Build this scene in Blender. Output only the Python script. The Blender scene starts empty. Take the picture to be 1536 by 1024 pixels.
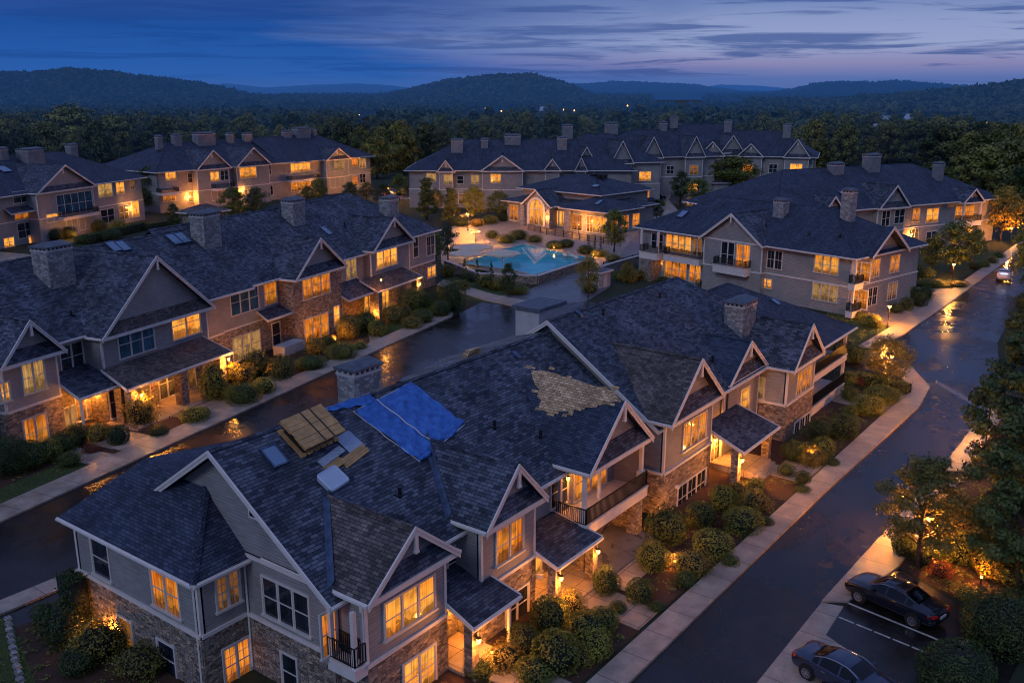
import bpy, math, random
import numpy as np
from mathutils import Vector
random.seed(7)
rng = np.random.default_rng(7)
R = math.radians
scn = bpy.context.scene
COL = scn.collection

# ------------------------------------------------------------------ camera model
FOC, HORIZON, CAM_H, HEAD = 1400.0, 135.0, 27.0, R(36.7)
PITCH = math.atan((512 - HORIZON) / FOC)

def ray(px, py):
    x = (px - 768) / FOC
    y = (512 - py) / FOC
    fh = math.cos(PITCH) + y * math.sin(PITCH)
    c, s = math.cos(HEAD), math.sin(HEAD)
    return (fh * c + x * s, fh * s - x * c, -math.sin(PITCH) + y * math.cos(PITCH))

def G(px, py, z=0.0):
    """Survey point: where the sight line through a photo point meets the level z."""
    d = ray(px, py)
    t = (z - CAM_H) / d[2]
    return (d[0] * t, d[1] * t)

def zat(x, y, py):
    """Height above (x, y) that appears at photo row py."""
    fh = x * math.cos(HEAD) + y * math.sin(HEAD)
    k = (512 - py) / FOC
    return CAM_H + fh * math.tan(math.atan(k) - PITCH)

def mpp(x, y):
    """Metres per photo pixel at a ground point."""
    fh = x * math.cos(HEAD) + y * math.sin(HEAD)
    return (fh * math.cos(PITCH) + CAM_H * math.sin(PITCH)) / FOC

def rot2(p, deg):
    a = R(deg)
    return (p[0] * math.cos(a) - p[1] * math.sin(a), p[0] * math.sin(a) + p[1] * math.cos(a))

# ------------------------------------------------------------------ objects
def tag(o, label=None, cat=None, group=None, kind=None):
    if label: o['label'] = label
    if cat: o['category'] = cat
    if group: o['group'] = group
    if kind: o['kind'] = kind
    return o

def empty(name, loc, rz=0.0):
    o = bpy.data.objects.new(name, None)
    o.location = loc
    o.rotation_euler = (0, 0, rz)
    o.empty_display_size = 0.3
    COL.objects.link(o)
    return o

def link(name, me, parent=None, loc=(0, 0, 0), rot=(0, 0, 0)):
    o = bpy.data.objects.new(name, me)
    COL.objects.link(o)
    o.parent = parent
    o.location = loc
    o.rotation_euler = rot
    return o

def copy_tree(o, parent=None):
    c = o.copy()
    COL.objects.link(c)
    if parent is not None: c.parent = parent
    for ch in list(o.children): copy_tree(ch, c)
    return c

def auto_uv(me):
    n = len(me.polygons)
    if not n: return
    nv = len(me.vertices); nl = len(me.loops)
    co = np.empty(nv * 3); me.vertices.foreach_get('co', co); co = co.reshape(-1, 3)
    li = np.empty(nl, dtype=np.int32); me.loops.foreach_get('vertex_index', li)
    nm = np.empty(n * 3); me.polygons.foreach_get('normal', nm); nm = nm.reshape(-1, 3)
    tot = np.empty(n, dtype=np.int32); me.polygons.foreach_get('loop_total', tot)
    nl_ = np.repeat(nm, tot, axis=0)
    p = co[li]
    flat = np.abs(nl_[:, 2]) > 0.985
    h = np.hypot(nl_[:, 0], nl_[:, 1]); h[h < 1e-6] = 1
    ux, uy = -nl_[:, 1] / h, nl_[:, 0] / h
    vx, vy, vz = -nl_[:, 2] * uy * -1, 0, 0
    u = p[:, 0] * ux + p[:, 1] * uy
    # v axis = n x u
    ax, ay, az = nl_[:, 1] * 0 - nl_[:, 2] * uy, nl_[:, 2] * ux, nl_[:, 0] * uy - nl_[:, 1] * ux
    v = p[:, 0] * ax + p[:, 1] * ay + p[:, 2] * az
    u = np.where(flat, p[:, 0], u); v = np.where(flat, p[:, 1], v)
    uv = me.uv_layers.new(name='UVMap')
    uv.data.foreach_set('uv', np.stack([u, v], 1).astype(np.float32).ravel())

class MB:
    """Collects faces and links them as one mesh object."""
    def __init__(s): s.v = []; s.f = []
    def poly(s, pts):
        i = len(s.v); s.v.extend(tuple(p) for p in pts); s.f.append(tuple(range(i, i + len(pts))))
    def hexa(s, a, b):
        """a, b: bottom and top rings of four points, counter-clockwise from above."""
        i = len(s.v); s.v.extend(tuple(p) for p in a); s.v.extend(tuple(p) for p in b)
        n = len(a)
        s.f.append(tuple(i + k for k in reversed(range(n)))); s.f.append(tuple(i + n + k for k in range(n)))
        for k in range(n):
            k2 = (k + 1) % n
            s.f.append((i + k, i + k2, i + n + k2, i + n + k))
    def box(s, x0, x1, y0, y1, z0, z1):
        r = [(x0, y0), (x1, y0), (x1, y1), (x0, y1)]
        s.hexa([(x, y, z0) for x, y in r], [(x, y, z1) for x, y in r])
    def prism(s, pts, z0, z1):
        ar = sum(pts[k][0] * pts[(k + 1) % len(pts)][1] - pts[(k + 1) % len(pts)][0] * pts[k][1] for k in range(len(pts)))
        if ar < 0: pts = pts[::-1]
        s.hexa([(x, y, z0) for x, y in pts], [(x, y, z1) for x, y in pts])
    def strip(s, p, q, out, w, zt, zb, inner=0.0):
        """A board along p-q standing out by w along the horizontal direction out, from zt to zb off the line."""
        a = [(r[0] + out[0] * k, r[1] + out[1] * k, r[2] + zb) for r, k in ((p, inner), (p, w), (q, w), (q, inner))]
        b = [(r[0] + out[0] * k, r[1] + out[1] * k, r[2] + zt) for r, k in ((p, inner), (p, w), (q, w), (q, inner))]
        # orientation check
        e = (q[0] - p[0], q[1] - p[1])
        if e[0] * out[1] - e[1] * out[0] > 0: a.reverse(); b.reverse()
        s.hexa(a, b)
    def bar(s, p, q, w, h=None):
        h = h or w
        p, q = Vector(p), Vector(q)
        d = (q - p).normalized()
        up = Vector((0, 0, 1)) if abs(d.z) < 0.95 else Vector((0, 1, 0))
        a = d.cross(up).normalized(); b = a.cross(d)
        a = a * w / 2; b = b * h / 2
        s.hexa([p - a - b, p + a - b, q + a - b, q - a - b], [p - a + b, p + a + b, q + a + b, q - a + b])
    def tube(s, pts, radii, n=8, cap=True):
        pts = [Vector(p) for p in pts]
        i0 = len(s.v)
        for k, p in enumerate(pts):
            d = (pts[min(k + 1, len(pts) - 1)] - pts[max(k - 1, 0)]).normalized()
            up = Vector((0, 0, 1)) if abs(d.z) < 0.9 else Vector((1, 0, 0))
            a = d.cross(up).normalized(); b = d.cross(a)
            for j in range(n):
                t = 2 * math.pi * j / n
                s.v.append(tuple(p + (a * math.cos(t) + b * math.sin(t)) * radii[k]))
        for k in range(len(pts) - 1):
            for j in range(n):
                j2 = (j + 1) % n
                s.f.append((i0 + k * n + j, i0 + k * n + j2, i0 + (k + 1) * n + j2, i0 + (k + 1) * n + j))
        if cap:
            s.f.append(tuple(i0 + j for j in reversed(range(n))))
            s.f.append(tuple(i0 + (len(pts) - 1) * n + j for j in range(n)))
    def lathe(s, c, prof, n=16):
        i0 = len(s.v)
        for r, z in prof:
            for j in range(n):
                t = 2 * math.pi * j / n
                s.v.append((c[0] + r * math.cos(t), c[1] + r * math.sin(t), c[2] + z))
        for k in range(len(prof) - 1):
            for j in range(n):
                j2 = (j + 1) % n
                s.f.append((i0 + k * n + j, i0 + k * n + j2, i0 + (k + 1) * n + j2, i0 + (k + 1) * n + j))
        s.f.append(tuple(i0 + j for j in reversed(range(n))))
        s.f.append(tuple(i0 + (len(prof) - 1) * n + j for j in range(n)))
    def mesh(s, name, mat, off=(0, 0, 0), smooth=False):
        me = bpy.data.meshes.new(name)
        ox, oy, oz = off
        me.from_pydata([(x - ox, y - oy, z - oz) for x, y, z in s.v], [], s.f)
        me.update()
        auto_uv(me)
        if isinstance(mat, (list, tuple)):
            for m in mat: me.materials.append(m)
        elif mat: me.materials.append(mat)
        if smooth:
            me.polygons.foreach_set('use_smooth', [True] * len(me.polygons))
        return me
    def build(s, name, mat, parent=None, off=(0, 0, 0), smooth=False):
        return link(name, s.mesh(name, mat, off, smooth), parent)

# ------------------------------------------------------------------ materials
def new_mat(name):
    m = bpy.data.materials.new(name)
    m.use_nodes = True
    nt = m.node_tree
    b = nt.nodes['Principled BSDF']
    return m, nt, b

def N(nt, typ, **kw):
    n = nt.nodes.new(typ)
    for k, v in kw.items():
        if k.startswith('i_'):
            key = k[2:]
            n.inputs[int(key) if key.isdigit() else key.replace('_', ' ')].default_value = v
        else: setattr(n, k, v)
    return n

def rgba(c): return (c[0], c[1], c[2], 1.0)

def ramp(nt, fac, stops):
    r = N(nt, 'ShaderNodeValToRGB')
    e = r.color_ramp.elements
    while len(e) < len(stops): e.new(0.5)
    for k, (p, c) in enumerate(stops):
        e[k].position = p; e[k].color = rgba(c) if len(c) == 3 else c
    nt.links.new(fac, r.inputs[0])
    return r.outputs[0]

def mixc(nt, fac, a, b, mode='MIX'):
    m = N(nt, 'ShaderNodeMix', data_type='RGBA', blend_type=mode)
    for sock, val in ((m.inputs[0], fac), (m.inputs[6], a), (m.inputs[7], b)):
        if hasattr(val, 'is_linked'): nt.links.new(val, sock)
        elif isinstance(val, (int, float)): sock.default_value = val
        else: sock.default_value = rgba(val)
    return m.outputs[2]

def math_(nt, op, a, b=None, c=None, clamp=False):
    m = N(nt, 'ShaderNodeMath', operation=op, use_clamp=clamp)
    for k, val in enumerate((a, b, c)):
        if val is None: continue
        if hasattr(val, 'is_linked'): nt.links.new(val, m.inputs[k])
        else: m.inputs[k].default_value = val
    return m.outputs[0]

def noise(nt, vec, scale, detail=3, rough=0.55, out=0, dist=0.0):
    n = N(nt, 'ShaderNodeTexNoise', i_Scale=scale, i_Detail=detail, i_Roughness=rough, i_Distortion=dist)
    if vec is not None: nt.links.new(vec, n.inputs['Vector'])
    return n.outputs[out]

def bump(nt, b, height, strength, dist=0.02):
    n = N(nt, 'ShaderNodeBump', i_Strength=strength, i_Distance=dist)
    nt.links.new(height, n.inputs['Height'])
    nt.links.new(n.outputs[0], b.inputs['Normal'])

def vscale(nt, vec, s):
    m = N(nt, 'ShaderNodeVectorMath', operation='MULTIPLY')
    nt.links.new(vec, m.inputs[0]); m.inputs[1].default_value = s
    return m.outputs[0]

def uvsock(nt): return N(nt, 'ShaderNodeTexCoord').outputs['UV']
def wpos(nt): return N(nt, 'ShaderNodeNewGeometry').outputs['Position']

def plain(name, col, rough=0.6, metal=0.0, var=0.15, vs=2.0, spec=0.5, coat=0.0):
    m, nt, b = new_mat(name)
    nz = noise(nt, wpos(nt), vs, 4)
    c = ramp(nt, nz, [(0.3, [k * (1 - var) for k in col]), (0.7, [min(1, k * (1 + var)) for k in col])])
    nt.links.new(c, b.inputs['Base Color'])
    b.inputs['Roughness'].default_value = rough
    b.inputs['Metallic'].default_value = metal
    b.inputs['Specular IOR Level'].default_value = spec
    b.inputs['Coat Weight'].default_value = coat
    b.inputs['Coat Roughness'].default_value = 0.03
    return m

def shingle(name, c1, c2, mortar, bw=0.42, rh=0.19, weather=0.5, rough=0.72):
    m, nt, b = new_mat(name)
    uv = uvsock(nt)
    wob = mixc(nt, 0.02, uv, noise(nt, uv, 4.0, 2, out=1), 'ADD')
    br = N(nt, 'ShaderNodeTexBrick', offset=0.5, offset_frequency=2, squash=1.0)
    br.inputs['Scale'].default_value = 1.0
    br.inputs['Mortar Size'].default_value = 0.014
    br.inputs['Mortar Smooth'].default_value = 0.3
    br.inputs['Brick Width'].default_value = bw
    br.inputs['Row Height'].default_value = rh
    br.inputs['Bias'].default_value = 0.0
    br.inputs['Color1'].default_value = rgba(c1)
    br.inputs['Color2'].default_value = rgba(c2)
    br.inputs['Mortar'].default_value = rgba(mortar)
    nt.links.new(wob, br.inputs['Vector'])
    big = noise(nt, uv, 0.35, 5, 0.6)
    streak = noise(nt, vscale(nt, uv, (1.6, 0.25, 1)), 1.0, 4, 0.6)
    w = ramp(nt, big, [(0.3, (1 - weather,) * 3), (0.72, (1 + weather * 0.7,) * 3)])
    c = mixc(nt, 1.0, br.outputs[0], w, 'MULTIPLY')
    w2 = ramp(nt, streak, [(0.35, (0.75,) * 3), (0.65, (1.2,) * 3)])
    c = mixc(nt, 1.0, c, w2, 'MULTIPLY')
    fine = noise(nt, uv, 40, 2)
    c = mixc(nt, 1.0, c, ramp(nt, fine, [(0.3, (0.75,) * 3), (0.7, (1.25,) * 3)]), 'MULTIPLY')
    nt.links.new(c, b.inputs['Base Color'])
    b.inputs['Roughness'].default_value = rough
    b.inputs['Specular IOR Level'].default_value = 0.35
    sx = N(nt, 'ShaderNodeSeparateXYZ'); nt.links.new(wob, sx.inputs[0])
    saw = math_(nt, 'FRACT', math_(nt, 'DIVIDE', sx.outputs[1], rh))
    h = math_(nt, 'SUBTRACT', math_(nt, 'MULTIPLY', math_(nt, 'SUBTRACT', 1.0, saw), 0.7), math_(nt, 'MULTIPLY', br.outputs['Fac'], 0.8))
    h = math_(nt, 'ADD', h, math_(nt, 'MULTIPLY', fine, 0.25))
    bump(nt, b, h, 0.75, 0.03)
    return m

def siding(name, c, lap=0.17):
    m, nt, b = new_mat(name)
    uv = uvsock(nt)
    sx = N(nt, 'ShaderNodeSeparateXYZ'); nt.links.new(uv, sx.inputs[0])
    saw = math_(nt, 'FRACT', math_(nt, 'DIVIDE', sx.outputs[1], lap))
    line = ramp(nt, saw, [(0.0, (0.35,) * 3), (0.10, (0.95,) * 3), (0.9, (1.05,) * 3), (1.0, (0.9,) * 3)])  # dark shading line at each lap, painted into the board colour
    grain = noise(nt, vscale(nt, uv, (1.2, 9, 1)), 1.0, 4, 0.6)
    col = ramp(nt, grain, [(0.3, [k * 0.8 for k in c]), (0.7, [k * 1.2 for k in c])])
    col = mixc(nt, 1.0, col, line, 'MULTIPLY')
    big = noise(nt, uv, 0.4, 3)
    col = mixc(nt, 1.0, col, ramp(nt, big, [(0.3, (0.85,) * 3), (0.7, (1.12,) * 3)]), 'MULTIPLY')
    nt.links.new(col, b.inputs['Base Color'])
    b.inputs['Roughness'].default_value = 0.65
    bump(nt, b, math_(nt, 'SUBTRACT', 1.0, saw), 0.6, 0.02)
    return m

def stone(name, cols, sc=(2.6, 5.0), mort=(0.10, 0.085, 0.07), spread=0.06):
    m, nt, b = new_mat(name)
    uv = uvsock(nt)
    p = vscale(nt, uv, (sc[0], sc[1], 1))
    p = mixc(nt, 0.16, p, noise(nt, uv, 2.2, 2, out=1), 'ADD')
    v = N(nt, 'ShaderNodeTexVoronoi', voronoi_dimensions='2D', feature='F1', i_Scale=1.0, i_Randomness=0.85)
    nt.links.new(p, v.inputs['Vector'])
    e = N(nt, 'ShaderNodeTexVoronoi', voronoi_dimensions='2D', feature='DISTANCE_TO_EDGE', i_Scale=1.0, i_Randomness=0.85)
    nt.links.new(p, e.inputs['Vector'])
    sep = N(nt, 'ShaderNodeSeparateColor'); nt.links.new(v.outputs['Color'], sep.inputs[0])
    k = len(cols)
    c = ramp(nt, sep.outputs[0], [((i + 0.5) / k, cc) for i, cc in enumerate(cols)])
    fine = noise(nt, uv, 14, 4, 0.65)
    c = mixc(nt, 1.0, c, ramp(nt, fine, [(0.25, (0.6,) * 3), (0.75, (1.35,) * 3)]), 'MULTIPLY')
    edge = ramp(nt, e.outputs['Distance'], [(0.0, (0, 0, 0)), (spread, (1, 1, 1))])
    c = mixc(nt, edge, mort, c)
    nt.links.new(c, b.inputs['Base Color'])
    b.inputs['Roughness'].default_value = 0.8
    h = math_(nt, 'ADD', edge, math_(nt, 'MULTIPLY', fine, 0.6))
    h = math_(nt, 'ADD', h, math_(nt, 'MULTIPLY', sep.outputs[1], 0.5))
    bump(nt, b, h, 0.9, 0.06)
    return m

def lit_pane(name, warm, hot, strength, curtain=0.5, low=0.6):
    # curtains hang at the sides, a room with furniture shows between them
    m, nt, b = new_mat(name)
    tc = N(nt, 'ShaderNodeTexCoord')
    oi = N(nt, 'ShaderNodeObjectInfo')
    off = N(nt, 'ShaderNodeVectorMath', operation='ADD')
    cmb = N(nt, 'ShaderNodeCombineXYZ')
    nt.links.new(math_(nt, 'MULTIPLY', oi.outputs['Random'], 37.0), cmb.inputs[0])
    nt.links.new(math_(nt, 'MULTIPLY', oi.outputs['Random'], 11.0), cmb.inputs[2])
    nt.links.new(tc.outputs['Object'], off.inputs[0]); nt.links.new(cmb.outputs[0], off.inputs[1])
    p = off.outputs[0]
    big = noise(nt, vscale(nt, p, (0.7, 0.0, 0.55)), 1.0, 3, 0.5)
    folds = noise(nt, vscale(nt, p, (9.0, 0.0, 0.35)), 1.0, 2, 0.5)
    spots = noise(nt, vscale(nt, p, (1.7, 0.0, 1.7)), 1.0, 1, 0.4)
    col = ramp(nt, big, [(0.32, warm), (0.62, hot)])
    gz = N(nt, 'ShaderNodeSeparateXYZ'); nt.links.new(tc.outputs['Generated'], gz.inputs[0])
    furn = math_(nt, 'LESS_THAN', gz.outputs[2], math_(nt, 'ADD', math_(nt, 'MULTIPLY', spots, 0.75), -0.17))
    vert = ramp(nt, gz.outputs[2], [(0.0, (low,) * 3), (0.35, (1.0,) * 3), (0.75, (1.1,) * 3), (1.0, (0.75,) * 3)])
    gx = math_(nt, 'ABSOLUTE', math_(nt, 'SUBTRACT', gz.outputs[0], 0.5))
    side = ramp(nt, math_(nt, 'ADD', gx, math_(nt, 'MULTIPLY', oi.outputs['Random'], 0.14)), [(0.30, (0.0,) * 3), (0.40, (1.0,) * 3)])
    room = ramp(nt, noise(nt, vscale(nt, p, (1.1, 0.0, 1.4)), 1.0, 2, 0.5), [(0.35, (0.45,) * 3), (0.5, (0.85,) * 3), (0.68, (1.25,) * 3)])
    room = mixc(nt, side, room, (1.0, 1.0, 1.0))
    st = math_(nt, 'MULTIPLY', math_(nt, 'MULTIPLY', vert, strength), room)
    st = math_(nt, 'MULTIPLY', st, math_(nt, 'ADD', 1 - curtain * 0.5, math_(nt, 'MULTIPLY', math_(nt, 'SUBTRACT', folds, 0.5), curtain * 2.2)))
    st = math_(nt, 'MULTIPLY', st, math_(nt, 'SUBTRACT', 1.0, math_(nt, 'MULTIPLY', furn, 0.55)))
    st = math_(nt, 'MULTIPLY', st, math_(nt, 'ADD', 0.7, math_(nt, 'MULTIPLY', oi.outputs['Random'], 0.5)))
    b.inputs['Base Color'].default_value = (0.02, 0.02, 0.02, 1)
    b.inputs['Roughness'].default_value = 0.08
    nt.links.new(col, b.inputs['Emission Color'])
    nt.links.new(st, b.inputs['Emission Strength'])
    return m

def dark_pane(name, c1, c2):
    m, nt, b = new_mat(name)
    tc = N(nt, 'ShaderNodeTexCoord')
    oi = N(nt, 'ShaderNodeObjectInfo')
    p = mixc(nt, 1.0, tc.outputs['Object'], oi.outputs['Random'], 'ADD')
    folds = noise(nt, vscale(nt, p, (8.0, 0, 0.3)), 1.0, 2, 0.5)
    big = noise(nt, vscale(nt, p, (0.8, 0, 0.6)), 1.0, 2)
    c = ramp(nt, folds, [(0.35, c1), (0.65, c2)])
    c = mixc(nt, 1.0, c, ramp(nt, big, [(0.35, (0.5,) * 3), (0.65, (1.3,) * 3)]), 'MULTIPLY')
    nt.links.new(c, b.inputs['Base Color'])
    b.inputs['Roughness'].default_value = 0.06
    b.inputs['Specular IOR Level'].default_value = 0.8
    return m

def leaf_mat(name, dark, light, rough=0.55, trans=0.0, haze=False):
    m, nt, b = new_mat(name)
    pos = wpos(nt)
    oi = N(nt, 'ShaderNodeObjectInfo')
    n1 = noise(nt, pos, 1.1 if not haze else 0.035, 3, 0.6)
    n2 = noise(nt, pos, 11.0 if not haze else 0.45, 2, 0.6)
    f = math_(nt, 'ADD', math_(nt, 'MULTIPLY', n1, 0.55), math_(nt, 'MULTIPLY', n2, 0.45))
    c = ramp(nt, f, [(0.36, dark), (0.64, light)])
    c = mixc(nt, 1.0, c, ramp(nt, oi.outputs['Random'], [(0.0, (0.55, 0.65, 0.7)), (0.6, (1.0, 1.0, 1.0)), (1.0, (1.6, 1.35, 1.0))]), 'MULTIPLY')
    nt.links.new(c, b.inputs['Base Color'])
    b.inputs['Roughness'].default_value = rough
    b.inputs['Specular IOR Level'].default_value = 0.3
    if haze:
        # aerial haze painted in as blue glow, stronger with distance from the estate
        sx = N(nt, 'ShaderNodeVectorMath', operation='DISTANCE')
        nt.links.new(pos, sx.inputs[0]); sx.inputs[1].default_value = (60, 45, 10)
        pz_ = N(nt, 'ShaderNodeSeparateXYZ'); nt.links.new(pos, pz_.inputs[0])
        low_ = math_(nt, 'ADD', 0.75, math_(nt, 'MULTIPLY', math_(nt, 'SUBTRACT', 1.0, math_(nt, 'DIVIDE', pz_.outputs[2], 60.0, clamp=True)), 1.0))   # painted mist, stronger towards the valley floor
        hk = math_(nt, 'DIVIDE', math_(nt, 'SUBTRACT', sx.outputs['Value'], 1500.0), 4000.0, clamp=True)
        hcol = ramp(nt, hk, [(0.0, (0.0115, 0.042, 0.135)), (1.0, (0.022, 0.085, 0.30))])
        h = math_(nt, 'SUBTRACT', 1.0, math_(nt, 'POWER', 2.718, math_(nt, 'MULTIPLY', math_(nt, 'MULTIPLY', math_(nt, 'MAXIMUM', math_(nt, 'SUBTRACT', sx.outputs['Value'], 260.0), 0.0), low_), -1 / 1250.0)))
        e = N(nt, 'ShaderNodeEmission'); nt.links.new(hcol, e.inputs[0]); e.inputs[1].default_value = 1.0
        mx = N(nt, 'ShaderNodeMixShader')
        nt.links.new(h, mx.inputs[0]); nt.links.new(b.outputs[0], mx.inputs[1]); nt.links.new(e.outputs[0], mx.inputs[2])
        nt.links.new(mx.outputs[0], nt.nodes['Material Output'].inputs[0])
    return m

def glow_mat(name, col, strength):
    m, nt, b = new_mat(name)
    b.inputs['Base Color'].default_value = (0.8, 0.6, 0.3, 1)
    b.inputs['Emission Color'].default_value = rgba(col)
    b.inputs['Emission Strength'].default_value = strength
    return m

M = {}
M['roof'] = shingle('shingle_slate', (0.032, 0.038, 0.056), (0.150, 0.160, 0.195), (0.008, 0.010, 0.015), bw=.42, rh=.185, weather=.5)
M['roof_brown'] = shingle('shingle_brown', (0.075, 0.058, 0.054), (0.22, 0.165, 0.14), (0.018, 0.016, 0.018), bw=.40, rh=.175)
M['roof_blue'] = shingle('shingle_blue', (0.030, 0.039, 0.064), (0.078, 0.092, 0.132), (0.012, 0.016, 0.026), bw=.38, rh=.165, weather=0.3)
M['roof_tan'] = shingle('shake_tan', (0.46, 0.26, 0.125), (0.95, 0.60, 0.32), (0.16, 0.08, 0.03), bw=0.36, rh=0.17, weather=0.25)
M['roof_torn'] = shingle('shingle_torn', (0.16, 0.15, 0.145), (0.25, 0.235, 0.22), (0.06, 0.06, 0.06), weather=0.5)
M['siding'] = siding('siding_taupe', (0.34, 0.306, 0.276))
M['siding_far'] = siding('siding_grey', (0.36, 0.322, 0.285))
M['stone'] = stone('stone_brown', [(0.16, 0.115, 0.085), (0.34, 0.24, 0.165), (0.40, 0.32, 0.25), (0.22, 0.18, 0.155), (0.58, 0.42, 0.28)], sc=(3.6, 7.0), mort=(0.05, 0.042, 0.036))
M['stone_grey'] = stone('stone_grey', [(0.24, 0.22, 0.20), (0.40, 0.37, 0.33), (0.52, 0.48, 0.44), (0.32, 0.29, 0.26)], sc=(2.8, 5.5), mort=(0.16, 0.15, 0.14))
M['trim'] = plain('trim_cream', (0.84, 0.73, 0.63), 0.5, var=0.08)
M['frame'] = plain('frame_cream', (0.72, 0.64, 0.55), 0.45, var=0.06)
M['flash'] = plain('flashing_metal', (0.09, 0.12, 0.18), 0.35, 0.6, 0.35, 3)
M['black'] = plain('rail_black', (0.012, 0.012, 0.014), 0.4)
M['cap'] = plain('cap_slate', (0.10, 0.11, 0.13), 0.6, var=0.3)
M['render'] = plain('render_cream', (0.55, 0.50, 0.46), 0.8, var=0.12, vs=1.2)
M['concrete'] = None
M['lit'] = lit_pane('pane_bright', (1.0, 0.27, 0.018), (1.0, 0.41, 0.058), 1.5, 0.55)
M['warm'] = lit_pane('pane_warm', (0.9, 0.19, 0.008), (1.0, 0.33, 0.033), 1.15, 0.8)
M['dim'] = lit_pane('pane_dim', (0.45, 0.14, 0.02), (0.8, 0.33, 0.07), 0.42, 0.7)
M['cream'] = lit_pane('pane_cream', (0.85, 0.40, 0.10), (1.0, 0.55, 0.17), 0.62, 0.7, 0.9)
M['dark'] = dark_pane('pane_dark', (0.010, 0.014, 0.022), (0.03, 0.038, 0.05))
M['teal'] = dark_pane('pane_teal', (0.02, 0.075, 0.11), (0.05, 0.14, 0.19))
M['leaf_dark'] = leaf_mat('leaves_dark', (0.020, 0.040, 0.010), (0.125, 0.165, 0.034))
M['leaf_green'] = leaf_mat('leaves_green', (0.045, 0.075, 0.010), (0.31, 0.31, 0.05))
M['leaf_gold'] = leaf_mat('leaves_gold', (0.07, 0.06, 0.010), (0.46, 0.34, 0.06))
M['leaf_red'] = leaf_mat('leaves_red', (0.10, 0.025, 0.015), (0.34, 0.09, 0.04))
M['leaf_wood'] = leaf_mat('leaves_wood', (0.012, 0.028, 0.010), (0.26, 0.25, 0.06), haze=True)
M['bark'] = plain('bark', (0.07, 0.05, 0.035), 0.9, var=0.4, vs=6)
M['glow'] = glow_mat('lamp_glow', (1.0, 0.42, 0.075), 6.0)
M['chim_far'] = plain('chimney_grey', (0.24, 0.22, 0.215), .8, var=.2, vs=1.5)
M['glow_far'] = glow_mat('lamp_glow_far', (1.0, 0.36, 0.06), 4.0)
# ------------------------------------------------------------------ buildings
WIN = {}
UNIT = [('lit', 'lit'), ]

def window_meshes(w, h, n, rows, far):
    key = (w, h, n, rows, far)
    if key in WIN: return WIN[key]
    f = MB()
    t, d = (0.11, 0.07) if not far else (0.13, 0.06)
    W2, H2 = w / 2, h / 2
    f.box(-W2 - t, W2 + t, -d, 0.02, H2, H2 + t)                 # head
    f.box(-W2 - t - 0.06, W2 + t + 0.06, -d - 0.07, 0.02, -H2 - t, -H2)   # sill
    f.box(-W2 - t, -W2, -d, 0.02, -H2, H2); f.box(W2, W2 + t, -d, 0.02, -H2, H2)
    u = w / n
    for k in range(1, n):
        x = -W2 + u * k
        f.box(x - 0.055, x + 0.055, -d + 0.006, 0.02, -H2, H2)
    if not far:
        for k in range(n):
            x0, x1 = -W2 + u * k + (0.055 if k else 0), -W2 + u * (k + 1) - (0.055 if k < n - 1 else 0)
            f.box(x0, x1, -d + 0.03, -0.012, -0.03, 0.03)         # meeting rail
            for a, b in ((x0, x0 + 0.04), (x1 - 0.04, x1)): f.box(a, b, -d + 0.034, -0.012, -H2, H2)
            if rows > 1:
                xm = (x0 + x1) / 2
                f.box(xm - 0.014, xm + 0.014, -d + 0.04, -0.012, -H2, H2)
            for r in range(1, rows):
                z = -H2 + h * r / rows
                if abs(z) > 0.06: f.box(x0, x1, -d + 0.042, -0.012, z - 0.014, z + 0.014)
    else:
        f.box(-W2, W2, -d + 0.02, -0.012, -0.035, 0.035)
    fm = f.mesh('window', M['frame'])
    p = MB(); p.poly([(-W2, -0.014, -H2), (W2, -0.014, -H2), (W2, -0.014, H2), (-W2, -0.014, H2)])
    pm = p.mesh('pane', M['lit'])
    WIN[key] = (fm, pm)
    return WIN[key]

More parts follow.
